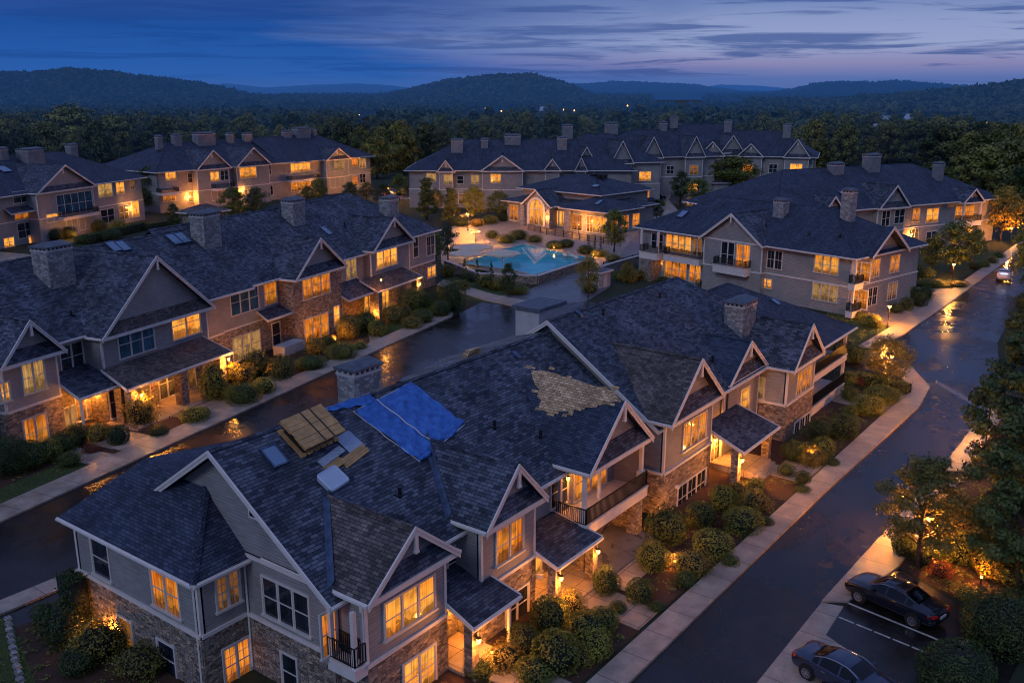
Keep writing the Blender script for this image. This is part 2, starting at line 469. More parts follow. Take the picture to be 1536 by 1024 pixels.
class House:
    def __init__(s, name, label, rot, centre, cat='apartment building', far=False, wallmat=None, low='stone'):
        s.low = low
        s.rot = rot; s.far = far
        s.c = (centre[0], centre[1], 0.0)          # local coordinates of the root
        w = rot2(centre, rot)
        s.root = tag(empty(name, (w[0], w[1], 0), R(rot)), label, cat)
        s.wm = wallmat or (M['siding_far'] if far else M['siding'])
        s.sid = MB(); s.sto = MB(); s.tr = MB()
        a = R(rot)
        s.ca, s.sa = math.cos(a), math.sin(a)
    # sight line through a photo point onto the building's own wall planes
    def _lr(s, px, py):
        d = ray(px, py)
        return (d[0] * s.ca + d[1] * s.sa, -d[0] * s.sa + d[1] * s.ca, d[2])
    def PY(s, p, y):
        d = s._lr(*p); t = y / d[1]
        return d[0] * t, CAM_H + d[2] * t
    def PX(s, p, x):
        d = s._lr(*p); t = x / d[0]
        return d[1] * t, CAM_H + d[2] * t
    def PZ(s, p, z):
        d = s._lr(*p); t = (z - CAM_H) / d[2]
        return d[0] * t, d[1] * t
    def world(s, x, y, z=0):
        return (x * s.ca - y * s.sa, x * s.sa + y * s.ca, z)
    def part(s, mb, name, mat, parent=None, smooth=False):
        return mb.build(name, mat, parent or s.root, s.c, smooth)
    # ---- windows
    def win_at(s, x, y, z, ang, w, h, n=2, style='lit', rows=1, name='window'):
        w = max(0.4, round(w * 10) / 10); h = max(0.5, round(h * 10) / 10)
        fm, pm = window_meshes(w, h, n, rows, s.far)
        o = link(name, fm, s.root, (x - s.c[0], y - s.c[1], z), (0, 0, R(ang)))
        p = link('pane', pm, o)
        if style != 'lit':
            p.material_slots[0].link = 'OBJECT'; p.material_slots[0].material = M[style]
        return o
    def win(s, plane, at, l, r, hpx, n=2, style='lit', rows=1, name='window'):
        f = s.PY if plane == 'y' else s.PX
        a0, z0 = f(l, at); a1, z1 = f(r, at)
        mx, my = (l[0] + r[0]) / 2, (l[1] + r[1]) / 2
        zt, zb = f((mx, my - hpx / 2), at)[1], f((mx, my + hpx / 2), at)[1]
        c, z = (a0 + a1) / 2, (zt + zb) / 2
        if plane == 'y': return s.win_at(c, at, z, 0, abs(a1 - a0), zt - zb, n, style, rows, name)
        ang = -90 if a0 > a1 else 90
        return s.win_at(at, c, z, ang, abs(a1 - a0), zt - zb, n, style, rows, name)
    # ---- walls: siding above, stone plinth below, belt board between
    def wall(s, x0, y0, x1, y1, zb, zt, belt=None, thick=0.25):
        """Wall whose outer face runs from (x0,y0) to (x1,y1), outside on the right hand of that direction."""
        L = math.hypot(x1 - x0, y1 - y0); dx, dy = (x1 - x0) / L, (y1 - y0) / L
        nx, ny = dy, -dx
        def slab(mb, z0, z1, out):
            a = (x0 + nx * out, y0 + ny * out); b = (x1 + nx * out, y1 + ny * out)
            c = (x1 - nx * thick, y1 - ny * thick); d = (x0 - nx * thick, y0 - ny * thick)
            mb.hexa([(*a, z0), (*b, z0), (*c, z0), (*d, z0)], [(*a, z1), (*b, z1), (*c, z1), (*d, z1)])
        if belt is None: slab(s.sid, zb, zt, 0)
        elif belt >= zt: slab(s.sto, zb, zt, 0.0)
        else:
            slab(s.sid, belt, zt, 0); slab(s.sto if s.low == 'stone' else s.sid, zb, belt, 0.05)
            s.tr.strip((x0, y0, belt), (x1, y1, belt), (nx, ny), 0.11, 0.09, -0.09, -0.02)
    def corner(s, x, y, zb, zt, sx=-1, sy=-1, w=0.14):
        """Corner boards, cream, standing 2.5 cm proud of both walls."""
        x0, x1 = sorted((x + sx * 0.025, x - sx * w)); y0, y1 = sorted((y + sy * 0.025, y - sy * w))
        s.tr.box(x0, x1, y0, y1, zb, zt)
    # ---- roofs
    def roof(s, name, polys, mat=None, thick=0.16, trim=lambda p, q: True, caps=(), fh=0.2, rh=0.3):
        mat = mat or M['roof']
        mb = MB(); fa = MB()
        P = []
        for pl in polys:
            pts = [Vector(p) for p in pl]
            n = Vector((0, 0, 0))
            for k in range(len(pts)): n += pts[k].cross(pts[(k + 1) % len(pts)])
            if n.z < 0: pts.reverse()
            P.append(pts)
        ed = {}
        key = lambda v: (round(v.x, 2), round(v.y, 2), round(v.z, 2))
        for pts in P:
            for k in range(len(pts)):
                a, b = pts[k], pts[(k + 1) % len(pts)]
                ed.setdefault(frozenset((key(a), key(b))), []).append((a, b, pts))
        dn = Vector((0, 0, -thick))
        for pts in P:
            mb.poly(pts); mb.poly([p + dn for p in reversed(pts)])
        for lst in ed.values():
            if len(lst) != 1: continue
            a, b, pts = lst[0]
            mb.poly([a, a + dn, b + dn, b])
            if not trim(a, b): continue
            e = Vector((b.x - a.x, b.y - a.y, 0))
            if e.length < 1e-3: continue
            e.normalize(); out = (e.y, -e.x)
            rake = abs(a.z - b.z) > 0.2
            hh = rh if rake else fh
            fa.strip(a, b, out, 0.05, 0.03, -hh)
            if rake: fa.strip(a, b, out, 0.09, 0.035, -0.12, 0.052)
            else: fa.strip(a, b, out, 0.14, -0.01, -0.11, 0.052)        # gutter
        o = s.part(mb, name, mat)
        if fa.f: s.part(fa, 'fascia', M['trim'], o)
        if caps:
            cb = MB()
            for a, b in caps: ridge_caps(cb, a, b)
            s.part(cb, 'ridge_cap', mat, o)
        return o
    def gable_x(s, name, x0, x1, y0, y1, ze, slope, endl='gable', endr='gable', mat=None, trim=None, hipk=1.0):
        """Main roof with its ridge along x; x/y limits are the roof edges."""
        yc = (y0 + y1) / 2; hw = (y1 - y0) / 2; zr = ze + slope * hw
        xl = x0 + (hw * hipk if endl == 'hip' else 0); xr = x1 - (hw * hipk if endr == 'hip' else 0)
        a, b = (xl, yc, zr), (xr, yc, zr)
        polys = [[(x0, y0, ze), (x1, y0, ze), b, a], [(x1, y1, ze), (x0, y1, ze), a, b]]
        caps = [(a, b)]
        if endl == 'hip': polys.append([(x0, y1, ze), (x0, y0, ze), a]); caps += [((x0, y0, ze), a), ((x0, y1, ze), a)]
        if endr == 'hip': polys.append([(x1, y0, ze), (x1, y1, ze), b]); caps += [((x1, y0, ze), b), ((x1, y1, ze), b)]
        s.roof(name, polys, mat, trim=trim or (lambda p, q: True), caps=caps)
        if endl == 'gable' and trim is None or endl == 'wall': s.tri_wall(x0 + 0.6, y0 + 0.7, y1 - 0.7, ze + 0.2, yc, zr - 0.5, -1)
        if endr == 'gable' and trim is None or endr == 'wall': s.tri_wall(x1 - 0.6, y0 + 0.7, y1 - 0.7, ze + 0.2, yc, zr - 0.5, 1)
        return zr, yc
    def tri_wall(s, x, y0, y1, z0, yc, zr, sgn):
        t = 0.2
        a = [(x, y0, z0), (x, y1, z0), (x, yc, zr)]; b = [(x - sgn * t, *p[1:]) for p in a]
        if sgn > 0: a, b = b, a
        s.sid.poly([b[0], b[1], b[2]]) if sgn > 0 else s.sid.poly([a[1], a[0], a[2]])
        s.sid.poly([a[1], a[0], a[2]]) if sgn > 0 else s.sid.poly([b[0], b[1], b[2]])
    def bay(s, L, Rr, A, yf, yback, ymain, belt=3.0, of=0.7, oh=0.45, mat=None, upper='siding', pent=True, zb=0.0,
            flash=None, post=True, open_=False, wall_roof_s=None, zset=None, pent_mat=None, sidewin=None, caps=True):
        """Cross gable on the front. L, Rr, A: photo points of the eave tips and the apex in the plane y = yf."""
        x0, z0 = s.PY(L, yf); x1, z1 = s.PY(Rr, yf); xa, zr = s.PY(A, yf)
        ze = zset if zset is not None else (z0 + z1) / 2
        return s.bay_m(x0, x1, ze, zr, yf, yback, ymain, belt, of, oh, mat, upper, pent, zb, flash, post, open_, pent_mat, caps)
    def bay_m(s, x0, x1, ze, zr, yf, yback, ymain, belt=3.0, of=0.7, oh=0.45, mat=None, upper='siding', pent=True, zb=0.0,
              flash=None, post=True, open_=False, pent_mat=None, caps=True):
        xc = (x0 + x1) / 2; hw = (x1 - x0) / 2; sl = (zr - ze) / hw
        a, b = (xc, yf, zr), (xc, yback, zr)
        polys = [[(x0, yf, ze), a, b, (x0, yback, ze)], [a, (x1, yf, ze), (x1, yback, ze), b]]
        s.roof('gable_roof', polys, mat, trim=lambda p, q: not (p.y > yback - 0.01 and q.y > yback - 0.01), caps=[(a, b)] if caps else [],
               fh=0.2, rh=0.34)
        yw = yf + of; wx0, wx1 = x0 + oh, x1 - oh
        zt = ze + 0.02
        if not open_:
            full = upper == 'stone'
            bl = zt if full else belt
            s.wall(wx0, yw, wx1, yw, zb, zt, bl if belt is not None else None)
            s.wall(wx0, ymain + 0.3, wx0, yw + 0.003, zb, zt + sl * oh * 0.5, bl if belt is not None else None)
            s.wall(wx1, yw + 0.003, wx1, ymain + 0.3, zb, zt + sl * oh * 0.5, bl if belt is not None else None)
            if not full:
                bb = (belt + 0.1) if belt is not None else zb
                s.corner(wx0, yw, bb, zt - 0.1, -1, -1); s.corner(wx1, yw, bb, zt - 0.1, 1, -1)
        # gable wall
        zi = zr - 0.2
        m = MB()
        hwz = hw - 0.16 / sl - 0.04
        m.poly([(xc - hwz, yw, ze), (xc + hwz, yw, ze), (xc, yw, zi)])
        m.poly([(xc + hwz, yw + 0.2, ze), (xc - hwz, yw + 0.2, ze), (xc, yw + 0.2, zi)])
        s.part(m, 'gable_wall', s.wm)
        # shingled skirt at the foot of the gable, resting on a cream beam
        if pent:
            hp = min(0.95, (zr - ze) * 0.3)
            k = hp / sl
            m = MB()
            e = 0.12
            f0, f1 = (x0 + e, yf + 0.1, ze + 0.03), (x1 - e, yf + 0.1, ze + 0.03)
            b0, b1 = (x0 + e + k + 0.16 / sl, yw - 0.005, ze + hp), (x1 - e - k - 0.16 / sl, yw - 0.005, ze + hp)
            m.poly([f0, f1, b1, b0])
            m.poly([f0, b0, (b0[0], b0[1], ze + 0.03)]); m.poly([f1, (b1[0], b1[1], ze + 0.03), b1])
            pr = s.part(m, 'skirt_roof', pent_mat or M['roof'])
            m = MB()
            m.box(x0 + 0.05, x1 - 0.05, yf + 0.02, yf + 0.14, ze - 0.24, ze + 0.02)
            m.box(x0 + 0.12, x1 - 0.12, yf + 0.14, yw + 0.01, ze - 0.07, ze - 0.02)
            s.part(m, 'beam', M['trim'], pr)
        if post and not s.far:
            m = MB()
            zp = zr - 0.36
            m.box(xc - 0.09, xc + 0.09, yf - 0.1, yf + 0.06, zp - 0.75, zp - 0.02)
            m.box(xc - 0.12, xc + 0.12, yf - 0.12, yf + 0.08, zp - 0.87, zp - 0.75)
            s.part(m, 'gable_bracket', M['trim'])
        elif post:
            m = MB(); m.box(xc - 0.2, xc + 0.2, yw - 0.08, yw, zr - 1.7, zr - 0.8)
            s.part(m, 'gable_vent', M['trim'])
        if flash: 
            ms, y_e, z_e = flash
            ye = y_e + (ze - z_e) / ms; yr = y_e + (zr - z_e) / ms
            for sd in (-1, 1):
                xe = xc + sd * hw
                A_, B_ = Vector((xe, ye + 0.15, ze + 0.1)), Vector((xc, yr, zr))
                m = MB()
                up = Vector((0, 0, 0.045))
                i_, o_ = Vector((-sd * 0.2, 0, 0.2 * sl)), Vector((sd * 0.22, 0, 0))
                m.poly([A_ + up, B_ + up, B_ + up + o_, A_ + up + o_]); m.poly([A_ + up, A_ + i_ + up, B_ + i_ + up, B_ + up])
                s.part(m, 'valley_flashing', M['flash'])
        return dict(x0=x0, x1=x1, xc=xc, ze=ze, zr=zr, yw=yw, wx0=wx0, wx1=wx1, yf=yf)
    # ---- smaller parts
    def shed(s, x0, x1, yf, yb, zf, zb, name='porch_roof', mat=None, side=0.35):
        """Lean-to roof; the back edge is a little shorter than the front one, like a half hip."""
        p = [(x0, yf, zf), (x1, yf, zf), (x1 - side, yb, zb), (x0 + side, yb, zb)]
        return s.roof(name, [p], mat, thick=0.12, trim=lambda a, b: not (a.y > yb - 0.01 and b.y > yb - 0.01), fh=0.22, rh=0.22)
    def columns(s, pts, z0, z1, w=0.5, mat='stone', name='column'):
        for x, y in pts:
            m = MB(); m.box(x - w / 2, x + w / 2, y - w / 2, y + w / 2, z0, z1)
            s.part(m, name, M[mat])
    def chimney(s, x, y, zb, zt, w=1.9, d=1.3, mat='stone_grey'):
        m = MB(); m.box(x - w / 2, x + w / 2, y - d / 2, y + d / 2, zb, zt)
        o = s.part(m, 'chimney', M[mat])
        m = MB()
        m.box(x - w / 2 - 0.05, x + w / 2 + 0.05, y - d / 2 - 0.05, y + d / 2 + 0.05, zt + 0.003, zt + 0.14)
        n = max(3, int(w / 0.4))
        for k in range(n + 1):
            xx = x - w / 2 + 0.06 + (w - 0.12) * k / n
            for yy in (y - d / 2 + 0.05, y + d / 2 - 0.05): m.box(xx - 0.07, xx + 0.07, yy - 0.06, yy + 0.06, zt + 0.143, zt + 0.33)
        n = max(2, int(d / 0.4))
        for k in range(1, n):
            yy = y - d / 2 + 0.05 + (d - 0.1) * k / n
            for xx in (x - w / 2 + 0.05, x + w / 2 - 0.05): m.box(xx - 0.06, xx + 0.06, yy - 0.07, yy + 0.07, zt + 0.143, zt + 0.33)
        s.part(m, 'chimney_collar', M['render'], o)
        m = MB(); m.box(x - w / 2 + 0.15, x + w / 2 - 0.15, y - d / 2 + 0.15, y + d / 2 - 0.15, zt + 0.145, zt + 0.325)
        s.part(m, 'flue', M['black'], o)
        m = MB()
        e = 0.13; xa, xb, ya, yb = x - w / 2 - e, x + w / 2 + e, y - d / 2 - e, y + d / 2 + e
        m.box(xa, xb, ya, yb, zt + 0.333, zt + 0.45)
        m.hexa([(xa + .02, ya + .02, zt + .452), (xb - .02, ya + .02, zt + .452), (xb - .02, yb - .02, zt + .452), (xa + .02, yb - .02, zt + .452)],
               [(xa + .3, y - .12, zt + .72), (xb - .3, y - .12, zt + .72), (xb - .3, y + .12, zt + .72), (xa + .3, y + .12, zt + .72)])
        s.part(m, 'chimney_cap', M['cap'], o)
        return o
    def railing(s, pts, z, h=1.0, name='railing', mat='black', step=0.13, parent=None):
        m = MB()
        for a, b in zip(pts[:-1], pts[1:]):
            L = math.hypot(b[0] - a[0], b[1] - a[1])
            m.bar((*a, z + h), (*b, z + h), 0.07, 0.06); m.bar((*a, z + 0.1), (*b, z + 0.1), 0.05, 0.05)
            n = max(2, int(L / step))
            for k in range(n + 1):
                x, y = a[0] + (b[0] - a[0]) * k / n, a[1] + (b[1] - a[1]) * k / n
                w = 0.06 if k in (0, n) else 0.04
                m.box(x - w / 2, x + w / 2, y - w / 2, y + w / 2, z + 0.1, z + h - 0.03)
        return s.part(m, name, M[mat], parent)
    def balcony(s, x0, x1, y0, y1, z, rail=True, slab=0.38, sides='lfr', mat='black'):
        m = MB(); m.box(x0, x1, y0, y1, z - slab, z)
        m.box(x0 - 0.05, x1 + 0.05, y0 - 0.05, y1, z + 0.003, z + 0.07)
        o = s.part(m, 'balcony', M['trim'])
        e = 0.06; pts = []
        if 'l' in sides: pts.append((x0 + e, y1 - 0.02))
        pts += [(x0 + e, y0 + e), (x1 - e, y0 + e)]
        if 'r' in sides: pts.append((x1 - e, y1 - 0.02))
        if rail: s.railing(pts, z + 0.07, parent=o, mat=mat)
        return o
    def box(s, name, mat, x0, x1, y0, y1, z0, z1, parent=None):
        m = MB(); m.box(x0, x1, y0, y1, z0, z1); return s.part(m, name, M[mat], parent)
    def pipe_(s, x, y, z0, z1):
        m = MB(); m.tube([(x, y, z0), (x, y, z1)], [0.05, 0.05], 6); s.part(m, 'downpipe', M['trim'])
    def roofpipe(s, x, y, z):
        m = MB(); m.tube([(x, y, z - 0.15), (x, y, z + 0.4)], [0.09, 0.09], 8)
        m.box(x - 0.22, x + 0.22, y - 0.22, y + 0.22, z + 0.0, z + 0.06); s.part(m, 'vent_pipe', M['black'])
    def skylight(s, x, y, ang, z, w=0.9, h=1.2, name='skylight'):
        """ang: roof pitch in radians, facing the front (-y)."""
        m = MB()
        t = 0.08
        for x0, x1, v0, v1 in ((-w / 2, w / 2, -h / 2, -h / 2 + t), (-w / 2, w / 2, h / 2 - t, h / 2), (-w / 2, -w / 2 + t, -h / 2 + t, h / 2 - t), (w / 2 - t, w / 2, -h / 2 + t, h / 2 - t)):
            m.box(x0, x1, v0, v1, 0.0, 0.14)
        o = link(name, m.mesh(name, M['flash']), s.root, (x - s.c[0], y - s.c[1], z), (ang, 0, 0))
        g = MB(); g.box(-w / 2 + t, w / 2 - t, -h / 2 + t, h / 2 - t, 0.0, 0.10)
        link('pane', g.mesh('pane', M['skyglass']), o)
    def lantern(s, x, y, z, energy=30, d=(0, -1), r=0.08):
        m = MB()
        m.box(x - 0.05 + min(0, d[0] * .1), x + 0.05, y - 0.05, y + 0.05, z + 0.16, z + 0.22)
        m.lathe((x + d[0] * 0.14, y + d[1] * 0.14, z), [(0.03, 0.24), (0.14, 0.16), (0.12, 0.13)], 8)
        m.bar((x, y, z + 0.2), (x + d[0] * 0.14, y + d[1] * 0.14, z + 0.22), 0.03)
        o = s.part(m, 'wall_lantern', M['black'])
        g = MB(); g.lathe((x + d[0] * 0.14, y + d[1] * 0.14, z), [(0.05, -0.12), (0.11, -0.02), (0.11, 0.1), (0.06, 0.128)], 8)
        s.part(g, 'lantern_glass', M['glow'], o)
        w = s.world(x + d[0] * 0.45, y + d[1] * 0.45, z - 0.1)
        lamp(w, energy, 0.15)
    def finish(s):
        if s.sid.f: s.part(s.sid, 'wall', s.wm)
        if s.sto.f: s.part(s.sto, 'stone_wall', M['stone'])
        if s.tr.f: s.part(s.tr, 'trim', M['trim'])

def ridge_caps(mb, a, b, step=0.3, hw=0.17):
    a, b = Vector(a), Vector(b)
    d = b - a; L = d.length; d.normalize()
    side = d.cross(Vector((0, 0, 1))).normalized() * hw
    drop = Vector((0, 0, -0.11))
    n = max(1, int(L / step))
    up = Vector((0, 0, 0.045))
    for k in range(n):
        p = a + d * (L * k / n); q = a + d * (L * (k + 1.1) / n)
        p = p + up + Vector((0, 0, 0.025)); q = q + up
        for sg in (-1, 1):
            pts = [p, q, q + side * sg + drop, p + side * sg + drop]
            if sg > 0: pts.reverse()
            mb.poly(pts)

LK = 6.4
def lamp(w, energy, radius=0.12, col=(1.0, 0.35, 0.05)):
    l = bpy.data.lights.new('lamp_light', 'POINT')
    l.energy = energy * LK; l.color = col; l.shadow_soft_size = radius
    o = bpy.data.objects.new('lamp_light', l); o.location = w
    COL.objects.link(o)
    return o
# ------------------------------------------------------------------ ground materials
def asphalt():
    m, nt, b = new_mat('wet_asphalt')
    pos = wpos(nt)
    f = noise(nt, pos, 30, 3, 0.7)
    big = noise(nt, pos, 0.16, 5, 0.6, dist=0.4)
    mid = noise(nt, pos, 0.9, 4, 0.6)
    c = ramp(nt, f, [(0.3, (0.011, 0.009, 0.008)), (0.7, (0.030, 0.024, 0.021))])
    c = mixc(nt, 1.0, c, ramp(nt, mid, [(0.3, (0.65,) * 3), (0.7, (1.3,) * 3)]), 'MULTIPLY')
    wp = mixc(nt, 0.5, pos, noise(nt, pos, 0.7, 3, 0.6, out=1), 'ADD')
    ve = N(nt, 'ShaderNodeTexVoronoi', voronoi_dimensions='2D', feature='DISTANCE_TO_EDGE', i_Scale=0.17); nt.links.new(wp, ve.inputs['Vector'])
    c = mixc(nt, ramp(nt, ve.outputs['Distance'], [(0.0, (0.85,) * 3), (0.006, (0.0,) * 3)]), c, (0.006, 0.006, 0.006))
    vp = N(nt, 'ShaderNodeTexVoronoi', voronoi_dimensions='2D', feature='F1', distance='CHEBYCHEV', i_Scale=0.11); nt.links.new(pos, vp.inputs['Vector'])
    sc_ = N(nt, 'ShaderNodeSeparateColor'); nt.links.new(vp.outputs['Color'], sc_.inputs[0])
    c = mixc(nt, 1.0, c, ramp(nt, sc_.outputs[0], [(0.55, (1.0,) * 3), (0.8, (1.35,) * 3), (1.0, (0.7,) * 3)]), 'MULTIPLY')
    nt.links.new(c, b.inputs['Base Color'])
    w = math_(nt, 'ADD', math_(nt, 'MULTIPLY', big, 0.7), math_(nt, 'MULTIPLY', mid, 0.3))
    nt.links.new(ramp(nt, w, [(0.44, (0.13,) * 3), (0.54, (0.31,) * 3)]), b.inputs['Roughness'])
    b.inputs['Specular IOR Level'].default_value = 0.4
    bump(nt, b, math_(nt, 'ADD', math_(nt, 'MULTIPLY', f, 0.5), math_(nt, 'MULTIPLY', mid, 0.6)), 0.3, 0.02)
    return m
def concrete(name, c1, c2, slab=1.6, rot=0.0, width=1.6, rough=(0.35, 0.7)):
    m, nt, b = new_mat(name)
    pos = wpos(nt)
    mp = N(nt, 'ShaderNodeMapping'); mp.inputs['Rotation'].default_value = (0, 0, R(rot)); nt.links.new(pos, mp.inputs[0])
    p = mp.outputs[0]
    br = N(nt, 'ShaderNodeTexBrick', offset=0.0)
    br.inputs['Scale'].default_value = 1.0; br.inputs['Brick Width'].default_value = slab; br.inputs['Row Height'].default_value = width
    br.inputs['Mortar Size'].default_value = 0.018; br.inputs['Color1'].default_value = rgba(c1); br.inputs['Color2'].default_value = rgba(c2)
    br.inputs['Mortar'].default_value = (0.04, 0.035, 0.03, 1)
    nt.links.new(p, br.inputs['Vector'])
    n1 = noise(nt, pos, 0.8, 5, 0.65); n2 = noise(nt, pos, 18, 3)
    c = mixc(nt, 1.0, br.outputs[0], ramp(nt, n1, [(0.3, (0.6,) * 3), (0.7, (1.25,) * 3)]), 'MULTIPLY')
    c = mixc(nt, 1.0, c, ramp(nt, n2, [(0.3, (0.85,) * 3), (0.7, (1.12,) * 3)]), 'MULTIPLY')
    nt.links.new(c, b.inputs['Base Color'])
    nt.links.new(ramp(nt, n1, [(0.35, (rough[0],) * 3), (0.6, (rough[1],) * 3)]), b.inputs['Roughness'])
    bump(nt, b, math_(nt, 'SUBTRACT', n2, br.outputs['Fac']), 0.25, 0.02)
    return m
def soil(name, stops, sc=6.0, rough=0.95, bstr=0.8):
    m, nt, b = new_mat(name)
    pos = wpos(nt)
    a = noise(nt, pos, sc, 4, 0.7); c_ = noise(nt, pos, 0.35, 4, 0.6)
    f = math_(nt, 'ADD', math_(nt, 'MULTIPLY', a, 0.6), math_(nt, 'MULTIPLY', c_, 0.4))
    nt.links.new(ramp(nt, f, stops), b.inputs['Base Color'])
    b.inputs['Roughness'].default_value = rough
    bump(nt, b, a, bstr, 0.05)
    return m
M['asphalt'] = asphalt()
M['concrete'] = concrete('sidewalk_concrete', (0.42, 0.315, 0.235), (0.52, 0.395, 0.30), 2.4, 0, 40)
M['concrete_left'] = concrete('sidewalk_concrete_left', (0.42, 0.315, 0.235), (0.52, 0.395, 0.30), 2.4, -12.4, 40)
M['paving'] = concrete('paving', (0.42, 0.31, 0.225), (0.50, 0.375, 0.275), 1.2, 0, 1.2)
M['plaza'] = concrete('plaza_paving', (0.15, 0.15, 0.16), (0.19, 0.19, 0.20), 2.6, 20, 2.6, (0.22, 0.45))
M['terrace'] = concrete('terrace_paving', (0.42, 0.31, 0.23), (0.50, 0.37, 0.28), 1.5, 35, 1.5)
M['ground'] = soil('ground_turf', [(0.3, (0.012, 0.018, 0.007)), (0.55, (0.03, 0.04, 0.013)), (0.75, (0.05, 0.055, 0.02))], 3.0)
M['lawn'] = soil('lawn_turf', [(0.3, (0.022, 0.042, 0.008)), (0.7, (0.075, 0.10, 0.022))], 9.0)
M['mulch'] = soil('mulch', [(0.3, (0.028, 0.013, 0.008)), (0.5, (0.075, 0.033, 0.018)), (0.75, (0.13, 0.06, 0.033))], 8.0)
M['paint'] = plain('road_paint', (0.5, 0.45, 0.38), 0.6, var=0.3, vs=6)

def struct(name, mb, mat):
    o = mb.build(name, mat); tag(o, kind='structure'); return o
def sheet(name, pts, z, mat):
    m = MB()
    ar = sum(pts[k][0] * pts[(k + 1) % len(pts)][1] - pts[(k + 1) % len(pts)][0] * pts[k][1] for k in range(len(pts)))
    if ar < 0: pts = pts[::-1]
    m.poly([(x, y, z) for x, y in pts]); return struct(name, m, mat)
def slab(name, pts, z, mat, zb=-0.05):
    m = MB(); m.prism(list(pts), zb, z); return struct(name, m, mat)

# ground to the horizon
m = MB(); r_ = 9000
m.poly([(-r_, -r_, -0.02), (r_, -r_, -0.02), (r_, r_, -0.02), (-r_, r_, -0.02)])
struct('ground', m, M['ground'])
RB = lambda x, y: rot2((x, y), 12.4)
# right road, joined by the side road and the left road
sheet('road', [(-30, 18.6), (-30, 5.0), (44.9, 5.0), (53.0, 13.3), (75, 12.6), (95, 13.2), (112, 16.5), (140, 18.5), (330, 19), (330, 25), (138, 25.2), (109, 25.6), (100.5, 27), (100.5, 58), (108, 77), (100, 77.5), (90.3, 72.9), (92.5, 64), (92.5, 21), (90.5, 18.4), (78, 17.9), (60, 18.3)], 0.0, M['asphalt'])
sheet('road', [RB(-40, 52.9), RB(103.5, 52.9), (97.5, 76.0), (96.5, 43.5), (-50, 43.5)], 0.004, M['asphalt'])
# far roads and car parks
sheet('car_park', [G(960, 312), G(1005, 318), G(1075, 296), G(1062, 283), G(1000, 276), G(985, 290), G(955, 300)], 0.004, M['asphalt'])
sheet('car_park', [G(560, 300), G(660, 300), G(650, 284), G(560, 284)], 0.004, M['asphalt'])
sheet('path', [G(985, 268), G(1022, 268), G(1003, 300), G(1030, 330), G(960, 335), G(985, 300)], 0.008, M['terrace'])
# sidewalks with a 0.13 m kerb
slab('sidewalk', [(-30, 20.35), (-30, 18.65), (60, 18.35), (78, 17.95), (84, 17.8), (90.5, 18.45), (97.6, 22.3), (95.0, 22.9), (90, 20.4), (84, 19.7), (78, 19.8)], 0.13, M['concrete'])
slab('sidewalk', [(-30, 50.0), (-30, 48.2), (24, 48.2), (24.8, 49.6)], 0.13, M['concrete'])
slab('sidewalk', [RB(-20, 55.2), RB(-20, 52.8), RB(99, 52.8), RB(100.8, 53.6), RB(101.3, 55.0), RB(100, 56.3), RB(97, 56.0), RB(96, 55.2)], 0.13, M['concrete_left'])
slab('sidewalk', [(101.2, 28.4), (101.2, 26.8), (109, 25.7), (138, 25.3), (200, 25.2), (200, 27), (139, 27.2), (110, 28)], 0.13, M['concrete'])
sheet('driveway', [(112.5, 28.1), (140, 27.3), (139, 31), (128, 40), (117, 38)], 0.02, M['terrace'])
# flush concrete gutter across the road mouth, and the apron along the car park
sheet('gutter', [(92.4, 18.4), (93.4, 18.6), (87.3, 13.0), (86.0, 13.0)], 0.006, M['plaza'])
slab('kerb_apron', [(-30, 13.75), (46.6, 13.65), (46.9, 12.55), (43.6, 12.4), (43.0, 11.2), (-30, 11.4)], 0.008, M['concrete'], -0.04)
slab('kerb_apron', [(46.6, 13.65), (69, 12.9), (69, 11.2), (53.0, 11.35), (47.4, 12.5)], 0.12, M['concrete'])
slab('sidewalk', [(69.5, 12.9), (87.5, 12.9), (86, 11.4), (71.0, 11.3)], 0.12, M['concrete'])
# parking bay lines, set at the slant the bays have
mk = MB()
def line(a, b, w=0.13, dash=None):
    a, b = Vector((*a, 0)), Vector((*b, 0)); d = (b - a).normalized(); n_ = Vector((-d.y, d.x, 0)) * w / 2
    L = (b - a).length; segs = [(0, L)] if not dash else [(k * (dash[0] + dash[1]), min(L, k * (dash[0] + dash[1]) + dash[0])) for k in range(int(L / (dash[0] + dash[1])) + 1)]
    for s0, s1 in segs:
        p, q = a + d * s0, a + d * s1
        mk.poly([(*(p - n_).xy, 0.013), (*(q - n_).xy, 0.013), (*(q + n_).xy, 0.013), (*(p + n_).xy, 0.013)])
line(G(1272, 904), G(1446, 975), .16); line(G(1436, 974), G(1452, 958), .2); line(G(1258, 925), G(1432, 996), .13, (.85, .12)); line(G(1185, 1024), G(1330, 1090), .14)
struct('road_marking', mk, M['paint'])
sheet('car_park', [(28, 4.9), (28, 11.35), (43.0, 11.15), (43.6, 12.35), (46.9, 12.5), (53.0, 11.3), (49.5, 5.2), (47.5, 4.0)], 0.009, M['asphalt'])
